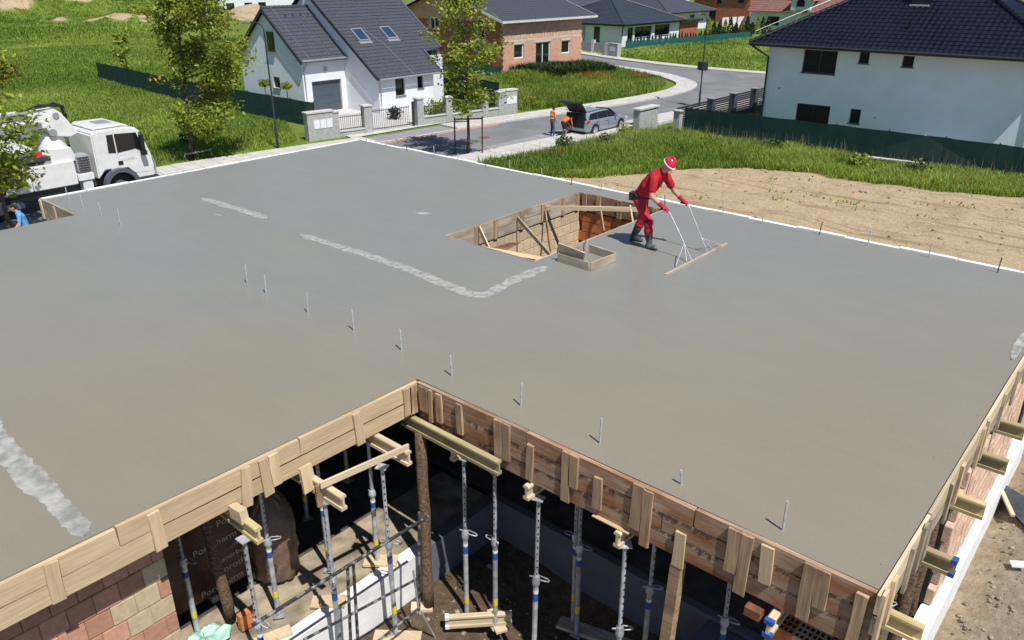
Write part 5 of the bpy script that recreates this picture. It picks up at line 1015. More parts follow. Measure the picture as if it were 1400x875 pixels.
c_ = at(352, 16); gable_house('far_white_house', 'distant white and grey house half hidden behind the garage ridge', (c_.x-6, c_.y+5), 12, 12, 6.0, 9, 'wall_white', 'roof_black', [('E',2,1.2,4,2.8), ('S',3,1.2,5,2.8)])
c_ = at(408, 10); gable_house('far_tan_house', 'distant house with an orange brick wall peeping over the garage roof', (c_.x-5, c_.y+5), 10, 13, 5.6, 8, 'house_brick', 'roof_brown', [('E',2,1.2,4,2.8)])
c_ = at(1340, 20); gable_house('grey_roof_house', 'pale house behind the blue tiled roof at the top right', (-3, 75), 10, 16, 6.2, 9.4, 'wall_green', 'roof_grey', [('S',2,1,4,2.6)])
# ------------------------------------------------------------------ walls, fences, street furniture
def cap_pillar(parent, name, a, b, dpt, h, mat='wall_grey', cap='kerb'):  # a, b: ground ends of the face towards the street
    a = Vector((a[0], a[1], 0)); b = Vector((b[0], b[1], 0)); d = (b-a).normalized(); n = Vector((d.y, -d.x, 0)); 
    m_ = MB(); m_.prism([(v.x, v.y) for v in (a, b, b-n*dpt, a-n*dpt)], -.1, h); p_ = part(name, m_, mat, parent)
    m_ = MB(); e = .05; m_.prism([(v.x, v.y) for v in (a-d*e+n*e, b+d*e+n*e, b+d*e-n*(dpt+e), a-d*e-n*(dpt+e))], h+.002, h+.08); part('cap', m_, cap, p_); return p_
z7 = lambda x, y: (400+x/4.375, 100+y/4.375)
g7 = lambda x, y, z=0: at(*z7(x, y), z)
gw = thing('garden_wall', 'grey block pillars, low walls and dark railings fronting the garage house', 'fence', (-38, 33, 0))
def wp(t): return Vector((-38.75, 26.45, 0)).lerp(Vector((-36.35, 41.9, 0)), t)
def seg_t(x, y): p = g7(x, y); a, b = wp(0), wp(1); d = b-a; return (p-a).dot(d)/d.dot(d)
T = {k: seg_t(*v) for k, v in dict(p0=(100,405), p1=(238,378), q1=(262,372), r0=(412,352), r1=(466,348), s0=(762,318), s1=(806,314), u0=(908,288), u1=(946,284), v0=(1145,262), v1=(1177,258), w0=(1228,247), w1=(1262,244), x1=(1348,234)).items()}
def ub(a, b, h, doors, name='meter_pillar'):
    p_ = cap_pillar(gw, name, wp(a), wp(b), .5, h); d = (wp(b)-wp(a)); n = Vector((d.y, -d.x, 0)).normalized()
    for i in range(doors):
        f0 = .22+i*.24 if doors == 3 else .12+i*.26; m_ = MB(); c_ = wp(a)+d*(f0+.12)+n*.012; m_.bar(c_+Z*.62, c_+Z*1.12, d.length*.215, .02, n); part('meter_door', m_, 'wall_white', p_)
ub(T['p0'], T['p1'], 1.5, 3); ub(T['w1'], T['x1'], 1.5, 3)
for a, b, h in (('p1','q1',1.42), ('r0','r1',1.55), ('s0','s1',1.62), ('u0','u1',1.5), ('v0','v1',1.35), ('w0','w1',1.45)): cap_pillar(gw, 'pillar', wp(T[a]), wp(T[b]), .4, h)
def railing(parent, a, b, z0, z1, low=None, n=None):
    a, b = wp(a), wp(b); d = b-a; L_ = d.length
    if low: 
        nn = Vector((d.y,-d.x,0)).normalized(); m_ = MB(); m_.prism([(v.x,v.y) for v in (a-nn*.05, b-nn*.05, b-nn*.3, a-nn*.3)], -.1, low); lw_ = part('low_wall', m_, 'wall_grey', parent); m_ = MB(); m_.prism([(v.x,v.y) for v in (a-nn*.0, b-nn*.0, b-nn*.35, a-nn*.35)], low+.002, low+.06); part('cap', m_, 'kerb', lw_)
    else: nn = Vector((d.y,-d.x,0)).normalized()
    o_ = -nn*.18
    for z in (z0+.08, z1-.12): m_ = MB(); m_.bar(a+o_+Z*z, b+o_+Z*z, .03, .04); part('rail', m_, 'trim_dark', parent)
    k = n or int(L_/.13); me_ = MB(); me_.cbox((0,0,0), (.018,.018,z1-z0)); me_ = me_.mesh('picket', 'trim_dark')
    for i in range(k): p_ = a+d*((i+.5)/k)+o_; inst('picket', me_, parent, (p_.x, p_.y, (z0+z1)/2))
railing(gw, T['q1'], T['r0'], .3, 1.2, .25); railing(gw, T['s1'], T['u0'], .55, 1.2, .45); railing(gw, T['u1'], T['v0'], .5, 1.15, .4); railing(gw, T['v1'], T['w0'], .5, 1.1, .4)
gt = thing('driveway_gate', 'wide dark picket gate in front of the garage driveway', 'gate', wp((T['r1']+T['s0'])/2)); railing(gt, T['r1']+.004, T['s0']-.03, .06, 1.32)
m_ = MB(); p_ = wp(T['s0']-.012); m_.bar(p_+Vector((-.18,0,0)), p_+Vector((-.18,0,1.5)), .12, .12); part('gate_post', m_, 'trim_dark', gt)
# utility pillar by the estate car, end post, dark slat fence of the white house
up = thing('utility_pillar', 'free standing grey concrete block pillar with a pale cap behind the estate car', 'pillar', (-26, 42, 0)); m_ = MB(); m_.box((-26.15, 41.25, -.1), (-25.7, 43.35, 1.32)); part('shaft', m_, 'wall_grey', up); m_ = MB(); m_.box((-26.22, 41.17, 1.322), (-25.63, 43.43, 1.42)); part('cap', m_, 'kerb', up)
m_ = MB(); m_.bar((-27.6, 41.9, .35), (-26.1, 42.3, .3), .2, .12); part('low_wall', m_, 'wall_grey', up)
mb = MB(); mb.box((-23.95, 42.2, -.1), (-23.55, 42.6, 1.35)); mb.box((-24.02, 42.13, 1.351), (-23.48, 42.67, 1.42)); solo('fence_post', mb, 'wall_grey', 'light concrete post with cap at the start of the green mesh fence', 'post', loc=(-23.75, 42.4, 0))
sf = thing('slat_fence', 'dark horizontal slat fence between charcoal pillars beside the white house', 'fence', (-24.2, 50, 0)); z3 = lambda x, y: (680+x/3.684, y/3.684); ys_ = []
for x, y in ((1078,515), (1190,487), (1295,477)): ys_.append(onx(*z3(x, y), -24.2).y)
ys_ += [ys_[-1]+(ys_[-1]-ys_[-2])]
for i, y in enumerate(ys_): m_ = MB(); m_.box((-24.4, y-.22, -.1), (-24.0, y+.22, 1.5)); pl2 = part('pillar', m_, 'roof_blue', sf); m_ = MB(); m_.box((-24.45, y-.27, 1.502), (-23.95, y+.27, 1.56)); part('cap', m_, 'paver_grey', pl2)
for a, b in zip([42.7]+ys_, ys_):
    a += .24; b -= .24
    for k in range(8): m_ = MB(); m_.box((-24.22, a, .35+k*.14), (-24.18, b, .35+k*.14+.10)); part('slat', m_, 'trim_dark', sf)
    m_ = MB(); m_.box((-24.3, a, -.1), (-24.1, b, .3)); part('low_wall', m_, 'roof_blue', sf)
def mesh_fence(label, pts, h, mat='net_green', step=2.5, post='trim_dark', sag=.03):
    t = thing('mesh_fence', label, 'fence', (pts[0][0], pts[0][1], 0)); pts = [Vector((p[0], p[1], p[2] if len(p) > 2 else 0)) for p in pts]
    for a, b in zip(pts, pts[1:]):
        n = max(1, round((b-a).length/step)); d = (b-a)/n; nn = Vector((d.y,-d.x,0)).normalized()*.008
        for i in range(n):
            p_, q_ = a+d*i, a+d*(i+1); m_ = MB(); k = 5; hh = [h-sag*math.sin(math.pi*j/k)-random.uniform(0,.015) for j in range(k+1)]
            for j in range(k):
                u, v = p_+(q_-p_)*(j/k), p_+(q_-p_)*((j+1)/k); w0 = Vector(nn)*math.sin(j*2.1)*2; w1 = Vector(nn)*math.sin((j+1)*2.1)*2
                m_.add([u-Z*.05+w0, v-Z*.05+w1, v+Z*hh[j+1], u+Z*hh[j]], [(0,1,2,3)])
            part('mesh_panel', m_, mat, t)
            m_ = MB(); m_.tube([p_-nn*3-Z*.1, p_-nn*3+Z*(h+.06)], .03, 6); part('post', m_, post, t)
    m_ = MB(); m_.tube([pts[-1]-Z*.1, pts[-1]+Z*(h+.06)], .03, 6); part('post', m_, post, t); return t
mesh_fence('tall dark green mesh fence in front of the white house on the right', [(-23.4,42.55), (-14.5,42.6), (-9.2,42.5), (-4.6,42.4), (1,42.4)], 1.62)
mesh_fence('dark green mesh fence running across the grass behind the truck', [(-77,31.3), (-60,29.9), (-42.2,29.7)], 1.5)
mesh_fence('dark green mesh fence in shade between the garage house and the brick house', [(-38.6,43.0), (-45,44.5), (-52,45.5)], 1.75)
mesh_fence('low teal mesh along the foot of the brick house', [(-50.3,56.3), (-56,56.2), (-62,56.2)], .95, 'net_teal', 3)
mesh_fence('teal mesh fence along the conifer hedge across the street', [(-58.5,89.5), (-56.6,102), (-54.6,117)], .85, 'net_teal', 3)
mb = MB()
for k in range(8): mb.box((-64+.3*k, 126+k*2.2, 0), (-63.9+.3*k, 126+k*2.2+2.15, 2.1))
solo('concrete_wall', mb, 'reveal', 'pale concrete panel wall behind the conifer hedge', 'wall')
fd = thing('front_fence', 'grey panel fence and meter pillar in front of the bungalow across the street', 'fence', (-55, 78.8, 0))
dl = [(-60.5,82.3), (-57.4,80.8), (-54.2,79.5)]
for a, b in zip(dl, dl[1:]):
    m_ = MB(); m_.bar((a[0],a[1],.75), (b[0],b[1],.75), .06, 1.0); part('panel', m_, 'frame_dark' if False else 'wall_grey', fd); m_ = MB(); m_.box((a[0]-.2,a[1]-.2,-.1), (a[0]+.2,a[1]+.2,1.55)); part('pillar', m_, 'kerb', fd)
m_ = MB(); m_.bar((-54.1,79.3,-.1), (-54.1,79.3,1.45), 1.0, .5, (0,1,0)); m_.bar((-54.0,79.3,.7), (-52.3,78.7,.7), .5, 1.6); part('meter_pillar', m_, 'wall_grey', fd); m_ = MB(); m_.bar((-53.75,78.95,.9), (-52.75,78.6,.9), .03, .5); part('meter_door', m_, 'wall_white', fd)
def lamp(x, y, h, rz, label, box=False):
    t = thing('street_lamp', label, 'street lamp', (x, y, 0), rz, 'street lamps'); m_ = MB(); m_.tube([(0,0,0), (0,0,1.1), (0,0,1.15), (0,0,h-.5)], [.075,.075,.05,.04], 10); part('pole', m_, 'trim_dark', t, smooth=rad(40), local=True)
    m_ = MB(); m_.tube([(0,0,h-.55), (.02,0,h-.25), (.12,0,h-.08), (.35,0,h), (.95,0,h+.03)], .032, 8); part('arm', m_, 'trim_dark', t, smooth=True, local=True)
    m_ = MB(); m_.box((.85,-.12,h-.02), (1.45,.12,h+.07)); hd = part('lamp_head', m_, 'gutter', t, bevel=.03, local=True); m_ = MB(); m_.box((.92,-.09,h-.035), (1.4,.09,h-.021)); part('lens', m_, 'lamp_clear', hd, local=True)
    if box: m_ = MB(); m_.box((-.35,-.22,2.55), (.35,.22,3.1)); part('planter_box', m_, 'trim_dark', t, local=True)
lamp(-38.55, 24.5, 6.45, rad(195), 'dark street lamp with a curved arm in front of the garage house')
lamp(-27.9, 52.7, 6.2, rad(150), 'dark street lamp with a box on its pole by the bend of the road', True)
mb = MB(); mb.add([(-46.3,31,.0), (-37.6,28.9,.0), (-36.9,40.8,.0), (-42.8,40.8,.0), (-42.8,35.6,.0), (-46.3,35.6,.0)], [(0,1,2,3,4,5)]); struct('driveway', mb, 'drive')
# ------------------------------------------------------------------ vegetation
def in_poly(x, y, poly):
    r = np.zeros(len(x), bool); n = len(poly)
    for i in range(n):
        (x0, y0), (x1, y1) = poly[i], poly[(i+1)%n]
        c = ((y0 > y) != (y1 > y)); t = np.where(c, (x1-x0)*(y-y0)/((y1-y0) if y1 != y0 else 1e-9)+x0, 0); r ^= c&(x < t)
    return r
def scatter(poly, n):
    px = [p[0] for p in poly]; py = [p[1] for p in poly]; x = RNG.uniform(min(px), max(px), n*3); y = RNG.uniform(min(py), max(py), n*3); k = in_poly(x, y, poly); return x[k][:n], y[k][:n]
def blades(name, label, x, y, hmin, hmax, w, mat='grass_blade', patch=.25, tint_bias=0, lean=.35, cat='grass', clump=True):
    d__, _g = zone(x, y); k__ = (d__ < .35)|(y < 45)&(x > -30); x, y = x[k__], y[k__]; n = len(x); z = zt(x, y); pn = hashnoise(x, y, patch)*.6+hashnoise(x+31, y+7, patch*3.3)*.4; h = (hmin+(hmax-hmin)*RNG.random(n))*(.55+.9*pn if clump else 1); a = RNG.uniform(0, 2*math.pi, n); L = lean*h*RNG.uniform(.2, 1.3, n); b = a+RNG.uniform(-1, 1, n)
    ww = w*RNG.uniform(.6, 1.3, n); dx, dy = np.cos(a)*ww/2, np.sin(a)*ww/2; lx, ly = -np.sin(b)*L, np.cos(b)*L
    v = np.empty((n, 5, 3)); v[:,0] = np.stack([x-dx, y-dy, z-.03], 1); v[:,1] = np.stack([x+dx, y+dy, z-.03], 1); v[:,2] = np.stack([x+dx*.8+lx*.35, y+dy*.8+ly*.35, z+h*.6], 1); v[:,3] = np.stack([x-dx*.8+lx*.35, y-dy*.8+ly*.35, z+h*.6], 1); v[:,4] = np.stack([x+lx, y+ly, z+h*.95], 1)
    i = np.arange(n)[:, None]*5; f = np.concatenate([i+np.array([[0,1,2]]), i+np.array([[0,2,3]]), i+np.array([[3,2,4]])], 0); pt = hashnoise(x+3, y+11, .12)
    t = np.clip(.25+.35*(pt-.5)*2+.35*(pn-.5)*2+RNG.normal(0, .2, n)+tint_bias, 0, 1); tn = np.repeat(t, 5)
    o_ = bpy.data.objects.new(name, npmesh(name, v.reshape(-1, 3), f, mat, tn)); C.objects.link(o_); tag(o_, label, cat, None, 'stuff'); return o_
lot = [(-27.2,28.6),(-26.6,32),(-26.3,37),(-25.6,41),(-24.2,42.9),(-5,42.9),(2,42.9),(2,40.2),(-5,39.1),(-8.7,38.0),(-12.8,37.6),(-16.6,36.8),(-19.0,33.5),(-20.8,30.4),(-23.4,28.2)]
x, y = scatter(lot, 80000); blades('lot_grass', 'tall lush grass and weeds between the bare soil and the green fence', x, y, .12, .5, .038, lean=.8, tint_bias=.05)
x, y = scatter([(-26.6,30),(-25.5,41),(-24,42.8),(2,42.8),(2,41.4),(-14,41.3),(-22,40.2),(-24.6,33)], 1500); blades('dry_stalks', 'dry pale seed stalks standing in front of the green mesh fence', x, y, .6, 1.15, .016, 'dry_stem', lean=.2)
x, y = scatter([(-24.5,26.5),(-20,29),(-16.5,35.5),(-5,38),(0,39),(0,36),(-8,33),(-18,27)], 1500); k = hashnoise(x, y, 1.1) > .80; blades('sparse_weeds', 'sparse green weeds sprouting on the bare soil', x[k], y[k], .05, .22, .07, lean=1.3, cat='weeds')
lawnB = [(-36.4,43.2),(-35.2,47.8),(-34.5,53),(-34.6,58.2),(-36.0,61.6),(-38.6,65.3),(-43,67.8),(-50,70.4),(-50.3,57.2),(-50.3,55.5),(-45,46.5),(-40,43.4)]
x, y = scatter(lawnB, 46000); blades('verge_grass', 'overgrown grass mound between the street and the brick house', x, y, .15, .55, .055, lean=.75, tint_bias=.05)
x, y = scatter([(-50.2,57.2),(-44.5,57.5),(-44,66),(-49.8,68)], 7000); blades('dark_weeds', 'dark leafy weeds on the mound below the brick house windows', x, y, .35, .95, .14, 'leaf_dark', lean=.6, cat='weeds')
field = [(-39.2,2),(-39.2,26.3),(-45,29.4),(-60,30.6),(-76,31.5),(-76,-6),(-52,-6)]
x, y = scatter(field, 150000); blades('field_grass', 'meadow grass on the open field behind the truck', x, y, .08, .26, .04, patch=.16, lean=.9)
far_ = [(-60,31.5),(-52,44),(-62,60),(-90,70),(-128,64),(-128,10),(-76,0),(-76,32)]
x, y = scatter(far_, 190000); blades('far_field_grass', 'rough meadow grass beyond the green fence', x, y, .1, .28, .065, patch=.1, lean=.9)
x, y = scatter([(-128,10),(-128,66),(-150,80),(-215,104),(-240,110),(-240,30)], 90000); blades('hill_grass', 'distant rough grass and scrub at the top of the field', x, y, .15, .5, .14, patch=.06, lean=.9)
lawnR = [(-55,79.7),(-45,77.2),(-33,76.3),(-15,76),(-15,110),(-54,117),(-58,92)]
x, y = scatter(lawnR, 52000); blades('far_lawn_grass', 'bright grass plot across the street in front of the conifers', x, y, .12, .36, .1, lean=.8, tint_bias=.12)
for nm, poly, n, lb in (('poppies', lawnB, 420, 'red poppies in the overgrown mound'), ('poppies', [(-47,59),(-38.5,59.5),(-36.6,62.5),(-39.5,66),(-46,66)], 1500, 'rust red drift of poppies along the crest of the mound'), ('poppies', [(-26.5,29.5),(-25,33),(-23.4,31)], 14, 'a few red poppies at the lot corner'), ('poppies', [(-9,38.2),(-7,38.2),(-7,39.4),(-9,39.4)], 14, 'orange red blooms near the right end of the lot grass')):
    x, y = scatter(poly, n); k = (hashnoise(x, y, .3) > .5) if n > 100 else np.ones(len(x), bool); x, y = x[k], y[k]; z = zt(x, y)+RNG.uniform(.3, .6, len(x)); s_ = .055 if n > 100 else .05
    v = np.empty((len(x), 4, 3)); a = RNG.uniform(0, 3, len(x))
    for j in range(4): v[:,j] = np.stack([x+s_*np.cos(a+j*math.pi/2), y+s_*np.sin(a+j*math.pi/2), z+(j%2)*.04], 1)
    f = np.arange(len(x)*4).reshape(-1, 4); o_ = bpy.data.objects.new(nm, npmesh(nm, v.reshape(-1, 3), f, 'poppy', RNG.random(len(x)*4))); C.objects.link(o_); tag(o_, lb, 'flowers', None, 'stuff')
def leaf_cloud(pts, size, mat, flat=.5, elong=1.5, tb=0.0):
    n = len(pts); pts = np.asarray(pts); nrm = RNG.normal(size=(n, 3)); nrm[:,2] = np.abs(nrm[:,2])+flat; nrm /= np.linalg.norm(nrm, axis=1)[:, None]
    t = np.cross(nrm, RNG.normal(size=(n, 3))); t /= np.linalg.norm(t, axis=1)[:, None]; b = np.cross(nrm, t); s_ = size*RNG.uniform(.55, 1.3, n)[:, None]
    v = np.empty((n, 6, 3)); 
    for j, (u, w, d) in enumerate(((-.5*elong,0,0), (-.15*elong,.42,.06), (.2*elong,.36,.06), (.5*elong,0,-.12), (.2*elong,-.36,.06), (-.15*elong,-.42,.06))): v[:,j] = pts+t*s_*u+b*s_*w+nrm*s_*d
    f = np.arange(n*6).reshape(-1, 6); f = np.concatenate([f[:,[0,1,2,3]], f[:,[0,3,4,5]]], 0)
    tn = np.repeat(np.clip(RNG.normal(.5+tb, .27, n), 0, 1), 6); return v.reshape(-1, 3), f, tn
def leaf_part(name, pts, size, mat, parent, **k):
    v, f, t = leaf_cloud(pts, size, mat, **k); v = v-np.array(BASE[parent]); o_ = bpy.data.objects.new(name, npmesh(name, v, f, mat, t)); C.objects.link(o_); o_.parent = parent; o_['kind'] = 'stuff'; return o_
def tree(label, base, h, crown_r, crown_z, nl, lsize, seed, mat='leaf', trunk_r=.07, nb=26, leaf2=None, squash=1.0, group=None, tip=1.0, droop=.0, spread=.30, lean=(0,0)):
    r = random.Random(seed); t = thing('tree', label, 'tree', base, 0, group); b = Vector(base); m_ = MB(); top = b+Vector((lean[0]*.7, lean[1]*.7, h))
    tr = [b.lerp(top, i/8)+Vector((r.uniform(-.05,.05), r.uniform(-.05,.05), 0))*(i > 0)*(1+i*.1) for i in range(9)]; m_.tube(tr, [trunk_r*(1.25 if i == 0 else 1)*(1-.85*i/8) for i in range(9)], 9); pts = []; pts2 = []
    for i in range(nb):
        f = r.uniform(crown_z/h, .97); p = b.lerp(top, f); a = r.uniform(0, 2*math.pi); prof = math.sin(math.pi*min(1, max(.06, (f*h-crown_z)/(h-crown_z))**.75))**.6; L_ = crown_r*(.25+.75*prof)*r.uniform(.65, 1.15)
        d = Vector((math.cos(a)+lean[0], math.sin(a)*squash+lean[1], r.uniform(.1, .8)-droop)); q = p+d.normalized()*L_*min(1.6, .45+.55*d.length); mid = p.lerp(q, .5)+Vector((0,0,L_*.06)); m_.tube([p, mid, q], [trunk_r*.34*(1-f*.6), trunk_r*.2*(1-f*.5), .006], 5, cap=False)
        for s_ in range(3):
            g_ = r.uniform(.4, 1); sp = p.lerp(q, g_); e = sp+Vector((r.uniform(-1,1), r.uniform(-1,1), r.uniform(-.3,.7)))*L_*.32; m_.tube([sp, e], [.009, .004], 4, cap=False)
            n = int(nl/(nb*4)); tgt = pts2 if (leaf2 and r.random() < .3) else pts
            for _ in range(n): w = r.random(); c_ = sp.lerp(e, w*1.1); sg = crown_r*spread*.42; tgt.append(c_+Vector((r.gauss(0,sg), r.gauss(0,sg), r.gauss(0,sg*.75))))
        for _ in range(int(nl/(nb*4))): c_ = p.lerp(q, r.uniform(.3, 1.05)); sg = crown_r*spread*.3; pts.append(c_+Vector((r.gauss(0,sg), r.gauss(0,sg), r.gauss(0,sg))))
    part('trunk', m_, 'bark', t, smooth=True)
    cr = leaf_part('crown', pts, lsize, mat, t)
    if pts2: leaf_part('young_leaves', pts2, lsize*.95, leaf2, t)
    return t
tree('bushy young street tree with a dense bright crown beside the truck', (-39.2,19.75,0), 8.8, 2.5, 1.2, 11500, .13, 11, nb=46, trunk_r=.12, leaf2='leaf_yellow', spread=.27, lean=(.62,.58))
tree('slim young street tree tied between two stakes in front of the gate', (-29.2,30.0,0), 8.3, 1.95, 2.2, 5200, .13, 5, nb=38, trunk_r=.085, leaf2='leaf_yellow', spread=.26)
tree('street tree reaching in from the left edge in front of the truck', (-31.0,8.5,0), 6.8, 2.0, 1.4, 5200, .12, 21, nb=34, trunk_r=.09, leaf2='leaf_yellow', mat='leaf', spread=.28)
for nm, p, z1, lb in (('tree_stake', (-29.75,29.6), 1.95, 'timber stake on the left of the slim street tree'), ('tree_stake', (-28.6,30.5), 2.0, 'timber stake on the right of the slim street tree')):
    mb = MB(); mb.tube([(p[0],p[1],0), (p[0]+.02,p[1],z1)], .04, 8); solo(nm, mb, 'bark', lb, 'stake', 'tree stakes', smooth=rad(40), loc=(p[0],p[1],0))
mb = MB(); mb.bar((-29.75,29.6,1.85), (-28.6,30.5,1.9), .03, .07); mb.bar((-29.75,29.66,1.7), (-29.2,30.05,1.75), .02, .05); solo('stake_tie', mb, 'bark', 'crossbar tying the two stakes of the slim street tree', 'tie')
st = thing('tree_guard', 'low grey stake frame round the foot of the bushy tree', 'stakes', (-39.0,19.7,0)); m_ = MB()
for p in ((-38.6,19.1),(-38.5,20.5),(-39.9,19.2)): m_ = MB(); m_.tube([(p[0],p[1],0),(p[0],p[1],.55)], .035, 6); part('stake', m_, 'dark_steel', st)
m_ = MB(); m_.bar((-38.6,19.1,.45), (-38.5,20.5,.5), .04, .07); part('rail', m_, 'dark_steel', st)
# grate frame in the pavement is left to the slabs; shrubs and hedges follow
def bush(name, label, c, rx, ry, h, n, size, mat, group=None, stem=True, cat='shrub'):
    t = thing(name, label, cat, c, 0, group); m_ = MB()
    for i in range(5): a = i*1.26; m_.tube([(c[0],c[1],c[2]-.05), (c[0]+rx*.5*math.cos(a), c[1]+ry*.5*math.sin(a), c[2]+h*.7)], [.02,.006], 5, cap=False)
    part('stem', m_, 'bark', t, kind='stuff'); u = RNG.normal(size=(n, 3)); u /= np.linalg.norm(u, axis=1)[:, None]; rr = RNG.random(n)**.4; lump = .75+.5*hashnoise(u[:,0]*2+c[0]*3, u[:,1]*2+u[:,2]*2, 1.3)
    p = np.stack([c[0]+u[:,0]*rr*rx*lump, c[1]+u[:,1]*rr*ry*lump, c[2]+h*.5+u[:,2]*rr*h*.5*lump], 1); leaf_part('foliage', p, size, mat, t); return t
for i, (c, rx, h, n, mt, lb) in enumerate((((-38.2,36.0,0), .75, 1.35, 420, 'leaf', 'green shrub filling the wall bay right of the gate'), ((-38.4,36.9,0), .5, 1.2, 260, 'leaf_yellow', 'yellow green shrub behind the second wall bay'), ((-37.9,38.5,0), .6, .95, 260, 'leaf', 'low shrub behind the railing near the slim tree'), ((-37.3,40.0,0), .5, .9, 200, 'leaf_dark', 'dark shrub behind the last wall bay'), ((-40.6,34.9,0), .55, .85, 260, 'leaf_thuja', 'small dark conifer bush on the driveway edge'), ((-36.9,44.4,0), .7, .9, 260, 'leaf_yellow', 'yellow green bush beside the right meter pillar'))):
    bush('shrub', lb, c, rx, rx, h, n, .12, mt, 'garden shrubs')
def topiary(c, h, r, label):
    t = thing('topiary_tree', label, 'topiary', c, 0, 'clipped ball trees'); m_ = MB(); m_.tube([c, (c[0],c[1],h)], .03, 6); part('trunk', m_, 'bark', t); n = 380; u = RNG.normal(size=(n, 3)); u /= np.linalg.norm(u, axis=1)[:, None]; p = np.array([c[0], c[1], h+r*.3])+u*np.array([r, r, r*.62])*(RNG.random(n)[:, None]**.4); leaf_part('crown', p, .1, 'leaf', t)
topiary((-50.0,31.3,0), 1.75, .45, 'clipped ball tree by the gable window of the garage'); topiary((-47.2,31.2,0), 1.8, .42, 'clipped ball tree at the garage corner')
for i in range(46):                                        # young conifers along the plot
    f = i/45; c = Vector((-58.9,90.6,0)).lerp(Vector((-55.2,118.5,0)), f); c += Vector((random.uniform(-.1,.1), random.uniform(-.1,.1), 0)); h = random.uniform(1.0, 1.4) if f < .62 else random.uniform(1.3, 1.8); t = thing('conifer', 'young columnar conifer in the hedge row across the street', 'conifer', c, 0, 'conifers in the hedge row'); m_ = MB(); m_.tube([c, c+Z*h*.9], [.03,.01], 5); part('trunk', m_, 'bark', t); n = 260; q = RNG.random(n)**1.15; a = RNG.uniform(0, 6.28, n); rr = .27*(1-q)**.8*(.5+.5*RNG.random(n))
    leaf_part('foliage', np.stack([c.x+rr*np.cos(a), c.y+rr*np.sin(a), .05+q*h], 1), .105, 'leaf_thuja', t, flat=-.3)
for i in range(12):
    c = Vector((-60.8,115.5,0)).lerp(Vector((-56.5,127,0)), i/11); h = random.uniform(1.6, 2.7); t = thing('conifer', 'taller conifer in front of the pale concrete wall', 'conifer', c, 0, 'tall conifers by the concrete wall'); m_ = MB(); m_.tube([c, c+Z*h*.9], [.05,.01], 5); part('trunk', m_, 'bark', t); n = 420; q = RNG.random(n)**1.2; a = RNG.uniform(0, 6.28, n); rr = .7*(1-q)**.7*(.55+.45*RNG.random(n)); leaf_part('foliage', np.stack([c.x+rr*np.cos(a), c.y+rr*np.sin(a), .1+q*h], 1), .16, 'leaf_thuja' if i%3 else 'leaf', t, flat=-.3)
for i, (px, py, h, lb) in enumerate(((1000,22,11,'leafy dark tree behind the hip roof house'), (965,20,10,'dark broad tree left of the red brick shell'), (1035,18,9,'dark tree between the brick shell and the brown roof'))):
    c = at(px, py+8); c = c+Vector((-9, 22, 0)); bush('background_tree', lb, c, 5.0, 5.0, h, 900, .75, 'leaf_dark', 'dark trees at the top edge', cat='tree')
for i, (px, py, rx, h, mt, lb) in enumerate(((30,12,6,3.2,'leaf_dark','dark scrub patch on the spoil heap at the top left'), (80,8,7,3.4,'leaf','green scrub beside the pale soil bank'), (8,22,4,2.2,'leaf_dark','dark shrub at the far left edge of the field'), (190,20,5,2,'leaf','green scrub on the bank above the soil heaps'), (262,28,3,2.2,'leaf','bush on the bank behind the bushy tree'), (300,33,2,1.6,'leaf_dark','bush beside the distant white house'))):
    c = at(px, py); bush('shrub', lb, (c.x, c.y, float(zt(c.x, c.y))), rx, rx*.8, h, 420, .5, mt, 'scrub on the far bank')
c = at(175,100); tree('lone sapling standing behind the left green fence', (c.x,c.y,0), 3.4, 1.0, .5, 420, .22, 33, nb=14, trunk_r=.05)
bush('shrub', 'low bush under the trees at the lamp foot', (-43.2,21.8,0), .6, .6, .9, 200, .12, 'leaf_dark'); bush('shrub', 'dark green weed clump near the truck in the field', (-44.5,15.8,0), .7, .7, .9, 160, .13, 'leaf_dark')
for i, (x_, y_) in enumerate(((-26.2,34.5),(-25.6,39.5),(-24.9,36.6),(-20.5,40.2),(-17.2,41.4),(-12.4,40.6),(-9.8,40.9))): bush('weed_clump', ['broad leaved weed clump near the street end of the lot','weed clump at the foot of the grey utility pillar','weed clump in the middle of the lot corner','dark weed clump before the green fence','tall weed clump by the fence below the ground floor window','weed clump left of the pale sill','weed clump near the right fence end'][i], (x_,y_,0), .55, .5, .75, 190, .12, 'leaf' if i%2 else 'leaf_dark', cat='weeds')
mb = MB(); mb.bar((-12.6,42.0,.3), (-9.6,42.15,.32), .25, .06); solo('kerb_plank', mb, 'kerb', 'pale slab lying at the foot of the right green fence', 'slab')
t = thing('gravel_heap', 'grey gravel heap behind the mesh fence in front of the white house', 'heap', (-10.5,44,0)); m_ = MB(); cr = []
for i in range(9):
    for j in range(28): a = 2*math.pi*j/28; f = i/8; cr.append((-10.6+2.6*f*math.cos(a)*(1+.08*math.sin(5*a)), 44.5+1.3*f*math.sin(a), 1.32*(1-f)**1.05-.05+random.uniform(-.03,.03)))
m_.add(cr, [(i*28+j, (i+1)*28+j, (i+1)*28+(j+1)%28, i*28+(j+1)%28) for i in range(8) for j in range(28)]); part('heap', m_, 'wall_grey', t, smooth=True)

